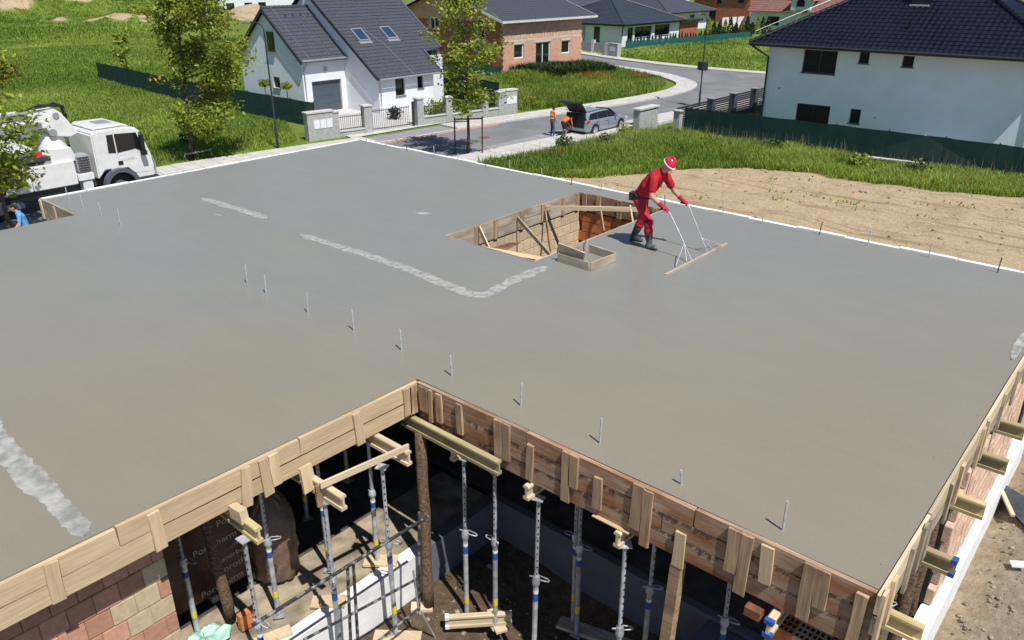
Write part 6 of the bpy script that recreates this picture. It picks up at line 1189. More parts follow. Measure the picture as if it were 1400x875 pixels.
# ------------------------------------------------------------------ concrete pump truck
tk = thing('pump_truck', 'white concrete pump truck with folded boom parked at the kerb on the left', 'truck', (-35.5, 14.3, 0)); TX = -35.5; xr, xl = -34.3, -36.7
def P3(mb, poly, x0, x1, k=None):                          # prism across x from a y-z outline
    return mb.extr([(x0, y, z) for y, z in poly], (x1-x0, 0, 0), k)
m_ = MB(); cab = [(13.12,.95),(13.30,1.12),(13.45,1.28),(14.35,1.28),(14.62,1.0),(14.75,.72),(15.50,.72),(15.56,1.25),(15.46,1.75),(15.16,2.70),(15.0,2.86),(14.6,2.95),(13.3,2.93),(13.14,2.80)]
P3(m_, cab, xl, xr); part('cab', m_, 'truck_white', tk, bevel=.05, smooth=rad(35))
m_ = MB(); P3(m_, [(13.3,2.95),(14.5,2.97),(14.9,2.9),(14.6,3.06),(13.4,3.06)], xl+.15, xr-.15); rfp = part('roof_panel', m_, 'truck_white', tk, bevel=.03, smooth=rad(35)); m_ = MB(); m_.box((-35.9,13.8,3.063), (-35.1,14.4,3.09)); part('roof_hatch', m_, 'gutter', rfp)
def side_quad(poly, mat, name, parent, x=xr+.006, t_=.012): m_ = MB(); m_.extr([(x, y, z) for y, z in poly], (t_,0,0)); return part(name, m_, mat, parent)
wn = side_quad([(14.07,1.93),(14.85,2.0),(15.05,1.88),(15.22,1.86),(14.98,2.66),(14.06,2.72)], 'glass', 'side_window', tk); side_quad([(13.70,1.97),(14.02,1.94),(14.01,2.71),(13.74,2.71)], 'glass', 'rear_window', tk)
dr = side_quad([(13.68,1.28),(14.40,1.28),(14.64,1.02),(14.74,.98),(15.30,.96),(15.36,1.72),(15.22,1.84),(15.05,1.85),(14.85,1.97),(14.07,1.90),(13.70,1.93)], 'truck_white', 'door', tk, xr+.002, .008)
m_ = MB(); m_.box((xr+.012,14.02,1.42), (xr+.03,14.22,1.58)); part('door_handle', m_, 'black', dr); m_ = MB(); m_.bar((xr+.012,14.05,1.28), (xr+.012,14.05,1.92), .008, .012); part('door_seam', m_, 'truck_grey', dr)
m_ = MB(); rr_ = random.Random(2)
for i in range(9): m_.box((xr+.011,14.30+i*.052,1.60), (xr+.014,14.30+i*.052+rr_.choice((.016,.034)),1.60+.055))
m_.box((xr+.011,14.27,1.565), (xr+.014,14.9,1.572))
for i in range(6): m_.box((xr+.011,14.15+i*.045,1.80), (xr+.014,14.15+i*.045+.03,1.815))
part('door_lettering', m_, 'truck_grey', dr)
m_ = MB(); P3(m_, [(15.20,1.85),(15.49,1.78),(15.17,2.72),(15.02,2.75)], xl+.12, xr-.12); part('windscreen', m_, 'glass', tk, smooth=rad(30))
m_ = MB(); P3(m_, [(15.49,.72),(15.62,.72),(15.63,1.2),(15.54,1.6),(15.46,1.6)], xl+.1, xr-.05); part('grille', m_, 'truck_grey', tk, bevel=.03)
m_ = MB(); P3(m_, [(14.75,.42),(15.66,.42),(15.68,.72),(14.75,.72)], xl+.03, xr+.01); part('bumper', m_, 'truck_dark', tk, bevel=.03); m_ = MB(); m_.box((xr-.35,15.66,.5), (xr-.05,15.70,.68)); part('headlight', m_, 'lamp_clear', tk); m_ = MB(); m_.box((xl+.05,15.66,.5), (xl+.35,15.70,.68)); part('headlight', m_, 'lamp_clear', tk)
for s_, xx in ((1, xr), (-1, xl)):
    m_ = MB(); m_.extr([(xx-.02 if s_ > 0 else xx-.28, 13.95+.72*math.cos(a), .62+.70*math.sin(a)) for a in [math.pi*i/12 for i in range(13)]]+[(xx-.02 if s_ > 0 else xx-.28, 13.95+.58*math.cos(a), .60+.56*math.sin(a)) for a in [math.pi*i/12 for i in range(12, -1, -1)]], (.30,0,0)); part('wheel_arch', m_, 'arch_grey', tk, smooth=rad(35))
    m_ = MB(); m_.tube([(xx, 15.10, 2.66), (xx+s_*.25, 15.10, 2.60)], .03, 6); m_.cbox((xx+s_*.25, 15.06, 2.26), (.16,.16,.66)); m_.cbox((xx+s_*.22, 15.08, 1.82), (.22,.22,.2)); m_.tube([(xx, 15.1, 1.8), (xx+s_*.2, 15.08, 1.8)], .03, 6); part('mirror', m_, 'black', tk, bevel=.02)
    for yw in (13.95, 9.2, 7.85):
        m_ = MB(); m_.disc_x((xx-s_*.20, yw, .52), .52, .34, 24); wt = part('wheel', m_, 'rubber', tk, smooth=rad(40)); m_ = MB(); m_.disc_x((xx-s_*.05, yw, .52), .28, .06, 16); part('rim', m_, 'gutter', wt)
m_ = MB(); m_.box((xl+.5,6.0,.62), (xr-.5,15.0,.92)); part('chassis', m_, 'truck_dark', tk)
m_ = MB(); m_.box((xr-.75,12.35,1.0), (xr-.05,12.98,1.30)); m_.box((xr-.5,12.5,.55), (xr-.1,12.9,1.0)); part('step_box', m_, 'truck_white', tk, bevel=.03)
m_ = MB(); m_.box((xr-.85,12.42,1.34), (xr-.12,12.98,2.02)); cl_ = part('cooler', m_, 'truck_grey', tk, bevel=.03); m_ = MB()
for k in range(6): m_.box((xr-.118,12.47,1.40+k*.10), (xr-.10,12.93,1.40+k*.10+.05))
for k in range(4): m_.box((xr-.119,12.47+k*.12,1.38), (xr-.104,12.49+k*.12,1.98))
part('cooler_grille', m_, 'truck_dark', cl_)
for y0, y1, z1 in ((10.62,12.30,1.90), (8.9,10.58,1.86), (7.1,8.86,1.80)): m_ = MB(); P3(m_, [(y0,.92),(y1,.92),(y1,z1),(y0,z1-.03)], xr-.95, xr-.02); part('body_panel', m_, 'truck_white', tk, bevel=.03)
m_ = MB(); m_.box((xl+.02,7.0,.92), (xr-1.0,12.3,1.7)); part('body_panel', m_, 'truck_white', tk, bevel=.04); m_ = MB(); m_.box((xl+.4,8,1.7), (xr-.6,12.4,1.98)); part('deck', m_, 'truck_dark', tk)
m_ = MB(); m_.tube([(TX+.1,12.0,1.7), (TX+.1,12.0,2.35), (TX+.1,12.05,2.8)], [.62,.55,.42], 16); P3(m_, [(11.2,1.85),(12.5,1.85),(12.35,2.4),(11.6,2.4)], TX-.3, TX+1.0); part('turret', m_, 'truck_white', tk, smooth=rad(35))
m_ = MB(); m_.tube([(xr-.5,12.12,2.05), (xr-.35,12.12,2.05)], .22, 12); m_.tube([(xr-.45,12.0,2.0), (xr-.3,11.4,1.95), (xr-.4,10.5,2.15)], .035, 6); part('hose_reel', m_, 'rubber', tk)
bx_ = xr-.85
m_ = MB(); P3(m_, [(12.15,3.95),(12.42,3.72),(12.95,2.85),(12.6,2.72),(11.9,2.85),(11.75,3.3)], bx_-.28, bx_+.28); elb = part('boom_elbow', m_, 'truck_white', tk, bevel=.04, smooth=rad(35))
for y_, z_, r_p in ((11.95,3.0,.15), (12.2,3.65,.12)): m_ = MB(); m_.tube([(bx_+.32,y_,z_), (bx_-.32,y_,z_)], r_p, 14); part('boom_pin', m_, 'gutter', elb, smooth=rad(40))
for (z0, z1, y1, dx, sz, y0) in ((3.72,3.92,12.2,0,.40,3), (3.36,3.58,11.95,.06,.34,3), (3.02,3.30,11.3,-.25,.32,3), (3.68,3.8,11.9,-.55,.34,3)):
    m_ = MB(); P3(m_, [(y0,z0-.2-sz*.5),(y1,z0-sz*.5),(y1,z0+sz*.5),(y0,z0-.2+sz*.6)], bx_+dx-.17, bx_+dx+.17); part('boom_arm', m_, 'truck_white', tk, bevel=.03, smooth=rad(35))
m_ = MB()
for k in range(3): m_.tube([(bx_+.22,10.9-k*.1,3.95-k*.07), (bx_+.24,11.7,4.02+.05*k), (bx_+.2,12.25,4.12-.06*k), (bx_+.15,12.62-k*.06,3.95), (bx_+.15,12.66-k*.05,3.55), (bx_+.1,12.5,3.3)], .04, 6)
part('hose', m_, 'rubber', elb, smooth=rad(50)); m_ = MB(); m_.tube([(bx_+.26,11.2,3.86), (bx_+.26,4,3.6)], .06, 8); m_.tube([(bx_+.3,11.6,3.42), (bx_+.3,4,3.2)], .06, 8); part('delivery_pipe', m_, 'gutter', tk, smooth=rad(40))
m_ = MB(); P3(m_, [(8.2,2.05),(10.6,2.3),(10.95,2.55),(10.3,3.0),(8.2,2.9)], xr-.7, xr-.1); m_.tube([(xr-.05,8,2.25), (xr-.05,10.8,2.52)], .05, 8); part('outrigger', m_, 'truck_white', tk, bevel=.06, smooth=rad(35)); m_ = MB(); m_.box((xr-.5,10.1,2.02), (xr-.1,11.5,2.2)); m_.box((xr-.4,8.3,1.9), (xr-.1,10.0,2.04)); part('hydraulic_block', m_, 'truck_dark', tk, bevel=.02); m_ = MB(); m_.box((xr-.35,11.0,2.15), (xr-.18,11.25,2.4)); part('warning_lamp', m_, 'tape_red', tk)
for y0, z0 in ((8.5,.75), (8.3,.45), (9.4,.6)): m_ = MB(); m_.box((xr-.3,y0,z0-.2), (xr+.12,y0+.7,z0)); part('step', m_, 'truck_grey', tk)
m_ = MB(); m_.box((xr-.02,8.75,.1), (xr+.12,8.95,1.0)); m_.tube([(xr+.05,8.85,0), (xr+.05,8.85,.05)], .25, 14); part('support_leg', m_, 'truck_grey', tk)
# ------------------------------------------------------------------ estate car, tailgate open
car = thing('estate_car', 'silver estate car parked by the kerb with its tailgate open', 'car', (-28.15, 40.35, 0), rad(-1)); car.scale = (.93,.93,.93); # local: +Y forward, rear at -2.4
def loft(rows, close=True): 
    m_ = MB(); n = len(rows[0]); m_.add([p for r in rows for p in r], [(i*n+j, i*n+j+1, (i+1)*n+j+1, (i+1)*n+j) for i in range(len(rows)-1) for j in range(n-1)])
    if close: m_.add(rows[0], [tuple(reversed(range(n)))]); m_.add(rows[-1], [tuple(range(n))])
    return m_
def csec(y, w, zb_, zh, zt__, tw):                          # half widths: sill, belt, top
    pts = [(w*.90, zb_), (w*.985, zb_+.12), (w, zb_+.3), (w*.985, zh-.06), (w*.95, zh), (tw+.03, zt__-.06), (tw-.06, zt__)]; return [(-a, y, b) for a, b in pts]+[(a, y, b) for a, b in reversed(pts)]
rows = [csec(-2.36,.80,.32,.62,.66,.70), csec(-2.30,.86,.26,.90,.93,.78), csec(-2.05,.90,.22,.95,.98,.80), csec(-1.2,.92,.20,.97,1.0,.82), csec(0,.925,.20,.96,.99,.82), csec(.95,.92,.20,.93,.97,.80), csec(1.5,.90,.20,.88,.93,.70), csec(2.0,.86,.22,.80,.84,.60), csec(2.3,.76,.26,.68,.72,.52), csec(2.42,.62,.34,.56,.60,.45)]
part('body', loft(rows), 'car_silver', car, smooth=rad(40), local=True)
def gsec(y, wb, wt, zb_, zt__): pts = [(wb, zb_), (wb-(wb-wt)*.5, zb_+(zt__-zb_)*.44), (wt, zt__-.07), (wt-.10, zt__-.015), (wt-.3, zt__)]; return [(-a, y, b) for a, b in pts]+[(a, y, b) for a, b in reversed(pts)]
rows = [gsec(-2.18,.80,.62,.93,1.40), gsec(-1.9,.84,.66,.93,1.44), gsec(-1.0,.86,.69,.93,1.46), gsec(-.1,.86,.69,.93,1.46), gsec(.35,.85,.66,.93,1.40), gsec(.75,.83,.60,.93,1.22), gsec(1.25,.78,.5,.93,.96)]
part('roof', loft(rows), 'car_silver', car, smooth=rad(40), local=True)
for s_ in (-1, 1):
    def gl(nm, ys__):                                      # side glass standing just proud of the pillars
        m_ = MB(); pts = [(s_*(.86-.155*((z-.95)/.45)+.012), y, z) for y, z in ys__]; m_.extr(pts, (s_*.006,0,0)); part(nm, m_, 'glass', car, local=True)
    gl('side_window', [(-2.02,1.03),(-1.12,.985),(-1.10,1.39),(-1.80,1.345)]); gl('side_window', [(-1.07,.985),(-.08,.975),(-.10,1.395),(-1.05,1.39)]); gl('side_window', [(-.03,.975),(1.02,.97),(.60,1.22),(.34,1.36),(-.05,1.395)])
    m_ = MB(); m_.bar((s_*.60,-1.9,1.475), (s_*.60,.1,1.525), .03, .03); part('roof_rail', m_, 'trim_dark', car, local=True); m_ = MB(); m_.cbox((s_*.98,.72,1.0), (.2,.1,.14)); part('mirror', m_, 'car_silver', car, bevel=.02, local=True)
    for y in (-1.42, 1.42):
        m_ = MB(); m_.disc_x((s_*.82,y,.33), .40, .205, 24); part('arch_liner', m_, 'black', car, local=True); m_ = MB(); m_.disc_x((s_*.83,y,.32), .32, .215, 24); w_ = part('wheel', m_, 'rubber', car, smooth=rad(40), local=True); m_ = MB(); m_.disc_x((s_*.935,y,.32), .215, .02, 20)
        for k in range(5): a = k*1.2566; m_.bar((s_*.95,y,.32), (s_*.95,y+.21*math.cos(a),.32+.21*math.sin(a)), .06, .02, (1,0,0))
        part('rim', m_, 'alloy', w_, local=True)
    m_ = MB(); m_.extr([(s_*.87,-2.31,.78), (s_*.88,-1.95,.86), (s_*.87,-2.0,.97), (s_*.82,-2.25,.97)], (s_*.03,0,0)); part('tail_light', m_, 'lamp_red', car, local=True); m_ = MB(); m_.cbox((s_*.62,2.26,.66), (.26,.25,.12)); part('headlight', m_, 'lamp_clear', car, bevel=.02, local=True)
    m_ = MB(); m_.bar((s_*.93,-.02,.3), (s_*.945,-.05,.95), .012, .01); m_.bar((s_*.935,-1.02,.35), (s_*.945,-1.1,.95), .012, .01); part('door_seam', m_, 'trim_dark', car, local=True); m_ = MB(); m_.cbox((s_*.94,-.22,.82), (.03,.2,.03)); m_.cbox((s_*.94,-1.25,.84), (.03,.2,.03)); part('door_handle', m_, 'alloy', car, local=True)
m_ = MB(); m_.extr([(-.5,1.32,.985), (.5,1.32,.985), (.58,.72,1.30), (.52,.46,1.42), (-.52,.46,1.42), (-.58,.72,1.30)], (0,.012,.02)); part('windscreen', m_, 'glass', car, local=True)
m_ = MB(); m_.box((-.70,-2.40,.50), (.70,-2.19,1.38)); part('boot_opening', m_, 'black', car, local=True); m_ = MB(); m_.box((-.84,-2.46,.30), (.84,-2.2,.50)); part('rear_bumper', m_, 'car_silver', car, bevel=.05, local=True)
m_ = MB(); tg_ = [(-2.08,1.47),(-2.50,1.96),(-2.85,2.20),(-3.20,2.20),(-3.24,2.10),(-2.88,2.08),(-2.55,1.86),(-2.16,1.40)]; m_.extr([(-.70,y,z) for y, z in tg_], (1.40,0,0)); tgp = part('tailgate', m_, 'trim_dark', car, bevel=.02, local=True); m_ = MB(); m_.extr([(-.55,-2.2,1.64), (.55,-2.2,1.64), (.55,-2.5,1.985), (-.55,-2.5,1.985)], (0,-.01,.02)); part('rear_window', m_, 'glass', tgp, local=True)
for s_ in (-1, 1): m_ = MB(); m_.tube([(s_*.66,-2.2,1.2), (s_*.66,-2.6,1.78)], .012, 5); part('gas_strut', m_, 'black', tgp, local=True)
# ------------------------------------------------------------------ people
def figure(t, prims, voxel, smooth_it=4):
    """prims: (p, q, rp, rq, material[, (lateral axis, widen)]) capsules that are fused into one skin"""
    mb = MB(); mats = []
    for pr in prims:
        p, q, rp, rq, mt = pr[:5]; p = Vector(p); q = Vector(q)
        if mt not in mats: mats.append(mt)
        d = (q-p); L_ = d.length; d = d.normalized() if L_ > 1e-6 else Vector((0,0,1)); ax, wd = (Vector(pr[5][0]), pr[5][1]) if len(pr) > 5 else (None, 1)
        a = (ax-d*ax.dot(d)).normalized() if ax is not None else (Vector((1,0,0)) if abs(d.x) < .9 else Vector((0,1,0))); a = (a-d*a.dot(d)).normalized(); b = d.cross(a); n, vs, st = 12, [], []
        for i in range(4): ph = math.pi/2*(1-i/3.5); st.append((-math.sin(ph)*rp, math.cos(ph)*rp))
        st += [(0, rp), (L_*.5, (rp+rq)/2), (L_, rq)]
        for i in range(1, 5): ph = math.pi/2*i/4.2; st.append((L_+math.sin(ph)*rq, math.cos(ph)*rq))
        for s_, r_ in st:
            for j in range(n): w = 2*math.pi*j/n; vs.append(p+d*s_+a*(r_*wd*math.cos(w))+b*(r_*math.sin(w)))
        m = len(st); mb.add(vs, [(i*n+j, i*n+(j+1)%n, (i+1)*n+(j+1)%n, (i+1)*n+j) for i in range(m-1) for j in range(n)]+[tuple(reversed(range(n))), tuple(range((m-1)*n, m*n))])
    me0 = mb.mesh('body', 'skin'); o_ = bpy.data.objects.new('tmp', me0); C.objects.link(o_)
    md = o_.modifiers.new('r', 'REMESH'); md.mode = 'VOXEL'; md.voxel_size = voxel; sm = o_.modifiers.new('s', 'SMOOTH'); sm.iterations = smooth_it; sm.factor = .5
    dg = bpy.context.evaluated_depsgraph_get(); me = bpy.data.meshes.new_from_object(o_.evaluated_get(dg)); bpy.data.objects.remove(o_); me.name = 'body'; me.materials.clear()
    for m in mats: me.materials.append(MATS[m])
    n = len(me.polygons); c = np.empty(n*3); me.polygons.foreach_get('center', c); c = c.reshape(-1, 3); best = np.full(n, 1e9); idx = np.zeros(n, np.int32)
    for pr in prims:
        p, q, rp, rq, mt = pr[:5]; p = np.array(p, float); q = np.array(q, float); d = q-p; L2 = max(1e-9, d@d); s_ = np.clip(((c-p)@d)/L2, 0, 1); v = c-(p+s_[:, None]*d)
        if len(pr) > 5: ax = np.array(pr[5][0], float); ax /= np.linalg.norm(ax); k = v@ax; v = v-np.outer(k*(1-1/pr[5][1]), ax)
        dist = np.linalg.norm(v, axis=1)-(rp+(rq-rp)*s_); k = dist < best; best[k] = dist[k]; idx[k] = mats.index(mt)
    me.polygons.foreach_set('material_index', idx); me.polygons.foreach_set('use_smooth', np.ones(n, bool)); me.update()
    b_ = bpy.data.objects.new('body', me); C.objects.link(b_); b_.parent = t; return b_
def V3(*a): return Vector(a)
def head_prims(c, fwd, up, skin='skin', s=1.0):
    c, f, u = Vector(c), Vector(fwd).normalized(), Vector(up).normalized(); r = f.cross(u); q = lambda x, y, z: c+f*x*s+r*y*s+u*z*s
    P_ = [(q(-.02,0,.035), q(.01,0,.03), .088*s, .088*s, skin, (r, .9)), (q(.02,0,-.02), q(.045,0,-.065), .068*s, .045*s, skin, (r, .95)), (q(.085,0,.012), q(.103,0,-.018), .011*s, .016*s, skin), (q(.07,-.03,.03), q(.07,.03,.03), .022*s, .022*s, skin), (q(.074,-.02,-.055), q(.074,.02,-.055), .016*s, .016*s, skin)]
    for sg in (-1, 1): P_ += [(q(-.01,sg*.082,.02), q(-.01,sg*.086,-.02), .018*s, .014*s, skin), (q(.05,sg*.035,-.02), q(.05,sg*.035,-.02), .03*s, .03*s, skin)]
    return P_
def face_bits(t, c, fwd, up, s=1.0):
    c, f, u = Vector(c), Vector(fwd).normalized(), Vector(up).normalized(); r = f.cross(u); m_ = MB()
    for sg in (-1, 1): m_.ell(c+f*.083*s+r*sg*.032*s+u*.008*s, (.010*s, .013*s, .008*s), 8, 5)
    m_.bar(c+f*.090*s+r*-.024*s-u*.055*s, c+f*.090*s+r*.024*s-u*.055*s, .006, .006); part('face_detail', m_, 'hair', t, local=True, kind='stuff')
def hair(t, c, fwd, up, mat='hair'):
    c, f, u = Vector(c), Vector(fwd).normalized(), Vector(up).normalized(); rot = Matrix((f, f.cross(u)*-1, u)).transposed(); m_ = MB(); m_.ell(c+u*.055-f*.018, (.094,.09,.082), 14, 9, rot=rot); m_.ell(c-f*.05+u*.0, (.06,.078,.075), 12, 8, rot=rot); part('hair', m_, mat, t, smooth=True, local=True)
def hand_prims(w, d, pn, side, mat, curl=.6, s=1.0):
    """palm from the wrist along d, palm normal pn, thumb on side*cross"""
    w, d, pn = Vector(w), Vector(d).normalized(), Vector(pn).normalized(); a = d.cross(pn).normalized()*side; pl = w+d*.085*s; P_ = [(w+d*.012, w+d*.07*s, .026*s, .030*s, mat, (a, 1.35))]
    for i, (off, L_) in enumerate(((-.033,.062), (-.011,.076), (.011,.080), (.032,.070))):
        b0 = pl+a*off*s; c1, c2 = curl, curl*2.1; k1 = b0+(d*math.cos(c1*.5)+pn*math.sin(c1*.5))*L_*.5*s; k2 = k1+(d*math.cos(c2)+pn*math.sin(c2))*L_*.4*s; P_ += [(b0-d*.01, k1, .0098*s, .009*s, mat), (k1, k2, .009*s, .0075*s, mat)]
    tb = w+d*.03*s+a*.03*s; t1 = tb+(a*.75+d*.55+pn*.35).normalized()*.04*s; t2 = t1+(d*.8+pn*.6*curl+a*.1).normalized()*.032*s; P_ += [(tb, t1, .013*s, .011*s, mat), (t1, t2, .0105*s, .009*s, mat)]; return P_
# ---- the worker in red
wk = thing('person', 'worker in red clothes and red helmet bent over a long screed in the wet concrete', 'person', (-7.55, 12.5, ZS)); hc = V3(.425, .01, 1.605); hf = V3(.80, -.06, -.62); hu = V3(.62, 0, .80); LAT = (V3(0,1,0), 1.45)
hR_, kR, aR = V3(-.07,-.10,.88), V3(.17,-.12,.50), V3(.215,-.10,.10); hL_, kL, aL = V3(-.10,.10,.88), V3(-.10,.13,.50), V3(-.27,.12,.10)
sR, eR_, wR = V3(.265,-.19,1.37), V3(.315,-.30,1.065), V3(.505,-.215,.90); sL, eL_, wL = V3(.285,.19,1.365), V3(.41,.32,1.075), V3(.565,.385,.91)
pr = [(V3(-.10,0,.90), V3(-.05,0,1.0), .136, .132, 'trouser_red', (V3(0,1,0), 1.34)), (V3(-.04,0,1.02), V3(.08,0,1.18), .148, .165, 'shirt_red', (V3(0,1,0), 1.28)), (V3(.08,0,1.18), V3(.215,0,1.37), .165, .148, 'shirt_red', LAT), (V3(.225,-.09,1.405), V3(.225,.09,1.405), .095, .095, 'shirt_red'), (V3(.25,0,1.42), V3(.31,0,1.475), .10, .072, 'shirt_red'), (V3(.30,0,1.46), V3(.40,.01,1.56), .062, .058, 'skin')]
for s_, e_, w_ in ((sR, eR_, wR), (sL, eL_, wL)):
    mid = s_.lerp(e_, .62); pr += [(V3(.22, s_.y*.75, 1.40), s_, .072, .080, 'shirt_red'), (s_, mid, .088, .078, 'shirt_red'), (mid, e_, .056, .050, 'skin'), (e_, w_, .050, .036, 'skin')]
for h_, k_, a_ in ((hR_, kR, aR), (hL_, kL, aL)): pr += [(h_, k_, .105, .078, 'trouser_red'), (k_, k_.lerp(a_, .38), .080, .082, 'trouser_red'), (k_.lerp(a_, .38), k_.lerp(a_, .42), .088, .086, 'trouser_red'), (k_.lerp(a_, .5), a_, .055, .045, 'trouser_red')]
for k_ in (kR,): pr += [(k_+V3(.01,-.02,-.02), k_+V3(.02,.02,.02), .082, .082, 'trouser_red')]
for i in range(9):
    y_ = random.Random(i).uniform(-.1,.1); pr += [(V3(.0+.02*i,y_-.05,1.0+.03*i)+V3(-.10,0,.06), V3(.02+.02*i,y_+.06,1.02+.03*i)+V3(-.10,0,.06), .04, .03, 'shirt_red')]
figure(wk, pr+head_prims(hc, hf, hu), .0115); face_bits(wk, hc, hf, hu)
for a_, k_, toe in ((aR, kR, V3(1,-.15,0)), (aL, kL, V3(1,.1,0))):
    m_ = MB(); top = a_.lerp(k_, .66); toe = toe.normalized(); m_.tube([V3(a_.x,a_.y,.02), V3(a_.x,a_.y,.07), a_+V3(0,0,.03), a_.lerp(k_,.3), top, top], [.052,.058,.056,.072,.084,.06], 14); hx = V3(a_.x,a_.y,0)
    m_.tube([hx-toe*.07+V3(0,0,.045), hx+toe*.04+V3(0,0,.052), hx+toe*.13+V3(0,0,.045), hx+toe*.19+V3(0,0,.035)], [.042,.052,.050,.026], 12); part('boot', m_, 'boot', wk, smooth=True, local=True)
m_ = MB(); m_.tube([V3(-.055+.17*math.cos(a)*.83, .185*math.sin(a), .985-.05*math.cos(a)) for a in [i*math.pi/10 for i in range(21)]], .022, 6); m_.cbox((-.22,-.08,.95), (.09,.16,.15)); m_.cbox((-.2,.1,.96), (.07,.1,.12)); part('tool_belt', m_, 'dark_cloth', wk, smooth=rad(50), local=True)
m_ = MB(); m_.tube([kR+V3(.083*math.cos(a), .083*math.sin(a), .045+.012*math.cos(a)) for a in [i*math.pi/8 for i in range(17)]], .012, 6); part('knee_strap', m_, 'dark_cloth', wk, smooth=True, local=True)
rot = Matrix((hf.normalized(), V3(0,1,0), hf.normalized().cross(V3(0,1,0)))).transposed(); hu2 = hf.normalized().cross(V3(0,1,0)); m_ = MB(); nu, vs = 20, []
for i in range(8):
    ph = math.pi/2*i/7
    for j in range(nu): a = 2*math.pi*j/nu; vs.append(hc+hu2*.045+rot @ V3(.128*math.sin(ph)*math.cos(a), .112*math.sin(ph)*math.sin(a), .125*math.cos(ph)))
m_.add(vs, [(i*nu+j, (i+1)*nu+j, (i+1)*nu+(j+1)%nu, i*nu+(j+1)%nu) for i in range(7) for j in range(nu)]); hm = part('helmet', m_, 'helmet', wk, smooth=True, local=True)
m_ = MB(); m_.tube([hc+hu2*.055+rot @ V3(x_, 0, z_) for x_, z_ in ((-.10,.07),(-.05,.115),(0,.128),(.05,.115),(.10,.07))], .012, 6); part('ridge', m_, 'helmet', hm, smooth=True, local=True)
m_ = MB(); vs = []
for r0, z_ in ((1.0,.004), (1.04,-.006), (1.03,-.014), (.98,-.004)):
    for j in range(nu): a = 2*math.pi*j/nu; e = .055*max(0, math.cos(a))**2*(r0-1)*9; vs.append(hc+hu2*.045+rot @ V3(.128*r0*math.cos(a)+e, .112*r0*math.sin(a), z_))
m_.add(vs, [(i*nu+j, i*nu+(j+1)%nu, ((i+1)%4)*nu+(j+1)%nu, ((i+1)%4)*nu+j) for i in range(4) for j in range(nu)]); part('brim', m_, 'helmet_rim', hm, smooth=True, local=True)
def glove(nm, w, e, grip, side):
    w = Vector(w); d = (Vector(grip)-w).normalized(); fo = (w-Vector(e)).normalized(); t_ = bpy.data.objects.new('tmp', None); pn = V3(.15,0,-1); pn = (pn-d*pn.dot(d)).normalized()
    b_ = figure(wk, [(w-fo*.075, w, .048, .040, 'glove')]+hand_prims(w, d, pn, side, 'glove', .95, 1.12), .0055, 2); b_.name = nm; return b_
gR, gL = V3(.585,-.20,.865), V3(.645,.395,.87); glove('glove', wR, eR_, gR, -1); glove('glove', wL, eL_, gL, 1)
# ---- screed (bull float) he holds
sd = thing('screed_tool', 'long grey straight edge screed with two bent white tube handles', 'screed', (-7.55, 12.5, ZS)); m_ = MB(); m_.box((1.175,-1.14,-.004), (1.225,1.12,.02)); part('blade', m_, 'grey_wood', sd, local=True)
for ft, jt, gp in (([(1.14,-.70,.03),(1.14,-.31,.03),(1.18,-.21,.03)], (1.0,-.20,.30), [(.46,-.20,.845),(.58,-.20,.84),(.66,-.2,.80)]), ([(1.17,.40,.03),(1.19,.57,.03),(1.19,.90,.03)], (1.03,.395,.26), [(.53,.395,.85),(.65,.395,.845),(.72,.395,.80)])):
    m_ = MB(); m_.tube(gp+[jt, ft[1]], .0105, 8); h_ = part('handle', m_, 'zinc', sd, smooth=rad(50), local=True); m_ = MB(); m_.tube([jt, ft[0]], .009, 8); part('strut', m_, 'zinc', h_, smooth=rad(50), local=True); m_ = MB(); m_.tube([jt, ft[2]], .009, 8); part('strut', m_, 'zinc', h_, smooth=rad(50), local=True)
    m_ = MB(); m_.tube([gp[0], gp[1]], .017, 8); part('grip', m_, 'black', h_, smooth=rad(50), local=True)
# ---- three men in the background
def man(label, loc, rz, J, cloth, shoe='shoe', voxel=.013, hairmat='hair', s=1.0, sleeves=True, shorts=False, extra=()):
    t = thing('person', label, 'person', loc, rz); t.scale = (s, s, s); L_ = V3(0,1,0); top, leg, skin = cloth; P_ = [(J['pelvis'], J['pelvis']+V3(0,0,.05), .12, .12, leg, (L_, 1.3)), (J['pelvis']+V3(.0,0,.08), J['chest'], .115, .128, top, (L_, 1.38)), (J['chest'], J['neck']-(J['neck']-J['chest'])*.35, .128, .09, top, (L_, 1.35)), (J['neck'], J['head']-(J['head']-J['neck'])*.3, .052, .05, skin)]
    for sg in ('R', 'L'):
        S_, E_, W_, H_, K_, A_ = (J[k+sg] for k in ('sh','el','wr','hip','kn','an')); P_ += [(J['chest'].lerp(J['neck'], .6), S_, .07, .068, top), (S_, S_.lerp(E_, .6 if sleeves else .05), .068, .058, top), (S_, E_, .048, .041, skin), (E_, W_, .041, .028, skin)]
        P_ += [(H_, K_, .092, .066, leg), (K_, A_, .062 if not shorts else .054, .055 if not shorts else .036, skin if shorts else leg), (A_-V3(.03,0,.03), A_+V3(.13,0,-.045), .042, .032, shoe)]; d = (W_-E_).normalized(); P_ += hand_prims(W_, d, V3(.2,-1 if sg == 'L' else 1,0), -1 if sg == 'L' else 1, skin, .5)
    f, u = J['face'], J['up']; figure(t, P_+head_prims(J['head'], f, u, skin), voxel, 3); hair(t, J['head'], f, u, hairmat); face_bits(t, J['head'], f, u); return t
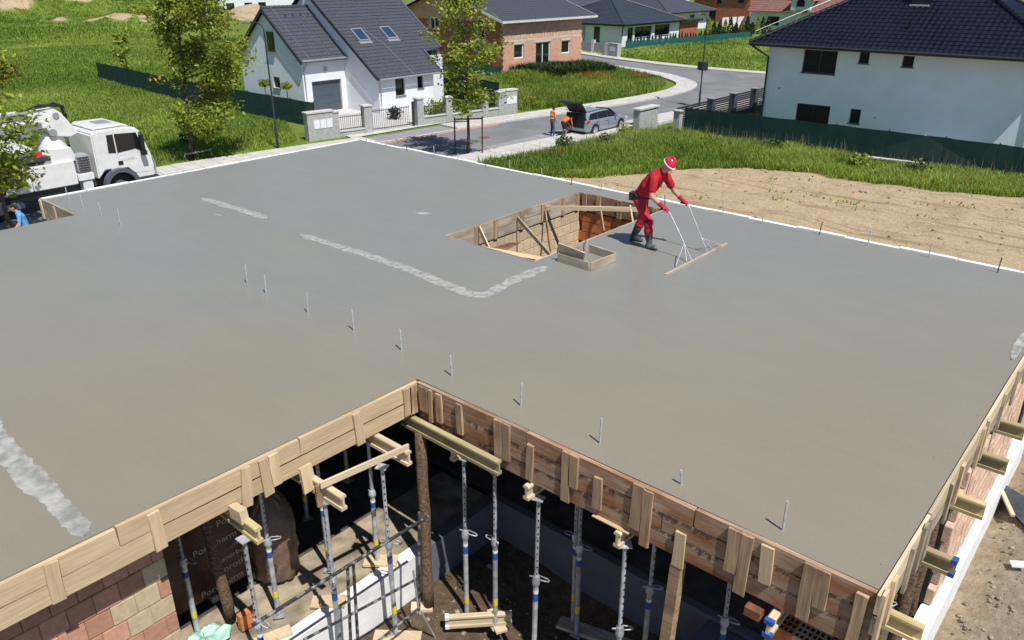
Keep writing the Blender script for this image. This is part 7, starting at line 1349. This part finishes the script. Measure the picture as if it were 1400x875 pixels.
J = dict(pelvis=V3(0,0,.93), chest=V3(.02,0,1.30), neck=V3(.04,0,1.47), head=V3(.09,0,1.62), face=V3(.85,0,-.5), up=V3(.5,0,.85), shR=V3(.02,-.19,1.40), elR=V3(.03,-.25,1.12), wrR=V3(.12,-.22,.90), shL=V3(.02,.19,1.40), elL=V3(.03,.25,1.12), wrL=V3(.14,.2,.92), hipR=V3(0,-.09,.9), knR=V3(.03,-.13,.49), anR=V3(0,-.16,.08), hipL=V3(0,.09,.9), knL=V3(.05,.13,.49), anL=V3(.02,.17,.08))
m1 = man('man in an orange hi-vis vest and dark jeans standing behind the open car boot', (-29.05,37.05,0), rad(70), J, ('hivis','jeans','skin_tan'), s=.98, sleeves=False)
m_ = MB()
for z in (1.08, 1.26): m_.tube([V3(.005+.137*math.cos(a), .185*math.sin(a), z) for a in [i*math.pi/10 for i in range(21)]], .014, 6)
for y in (-.1,.1): m_.bar((.155,y,1.0), (.15,y*.9,1.44), .04, .012, (1,0,0))
part('reflective_stripe', m_, 'reflective', m1, smooth=rad(50), local=True)
J2 = dict(pelvis=V3(-.12,0,.86), chest=V3(.22,0,1.06), neck=V3(.38,0,1.10), head=V3(.52,0,1.09), face=V3(.75,0,-.65), up=V3(.65,0,.75), shR=V3(.30,-.18,1.06), elR=V3(.36,-.22,.78), wrR=V3(.46,-.18,.55), shL=V3(.30,.18,1.06), elL=V3(.42,.2,.80), wrL=V3(.56,.15,.6), hipR=V3(-.12,-.1,.84), knR=V3(-.02,-.15,.47), anR=V3(-.12,-.17,.08), hipL=V3(-.12,.1,.84), knL=V3(.04,.14,.47), anL=V3(-.04,.18,.08))
man('man in an orange vest and shorts bending into the open car boot', (-28.30,37.30,0), rad(84), J2, ('hivis','dark_cloth','skin_tan'), shorts=True, sleeves=False)
J3 = dict(J); J3.update(chest=V3(.06,0,1.29), neck=V3(.13,0,1.46), head=V3(.21,0,1.60), shR=V3(.09,-.20,1.39), shL=V3(.09,.20,1.39), elR=V3(.12,-.27,1.10), elL=V3(.14,.27,1.10), wrR=V3(.28,-.2,.92), wrL=V3(.30,.2,.92))
man('man in a bright blue patterned shirt bending by the truck at the left edge', (-29.42,8.55,float(zt(-29.42,8.55))), rad(-110), J3, ('shirt_blue','jeans','skin'), s=1.06)
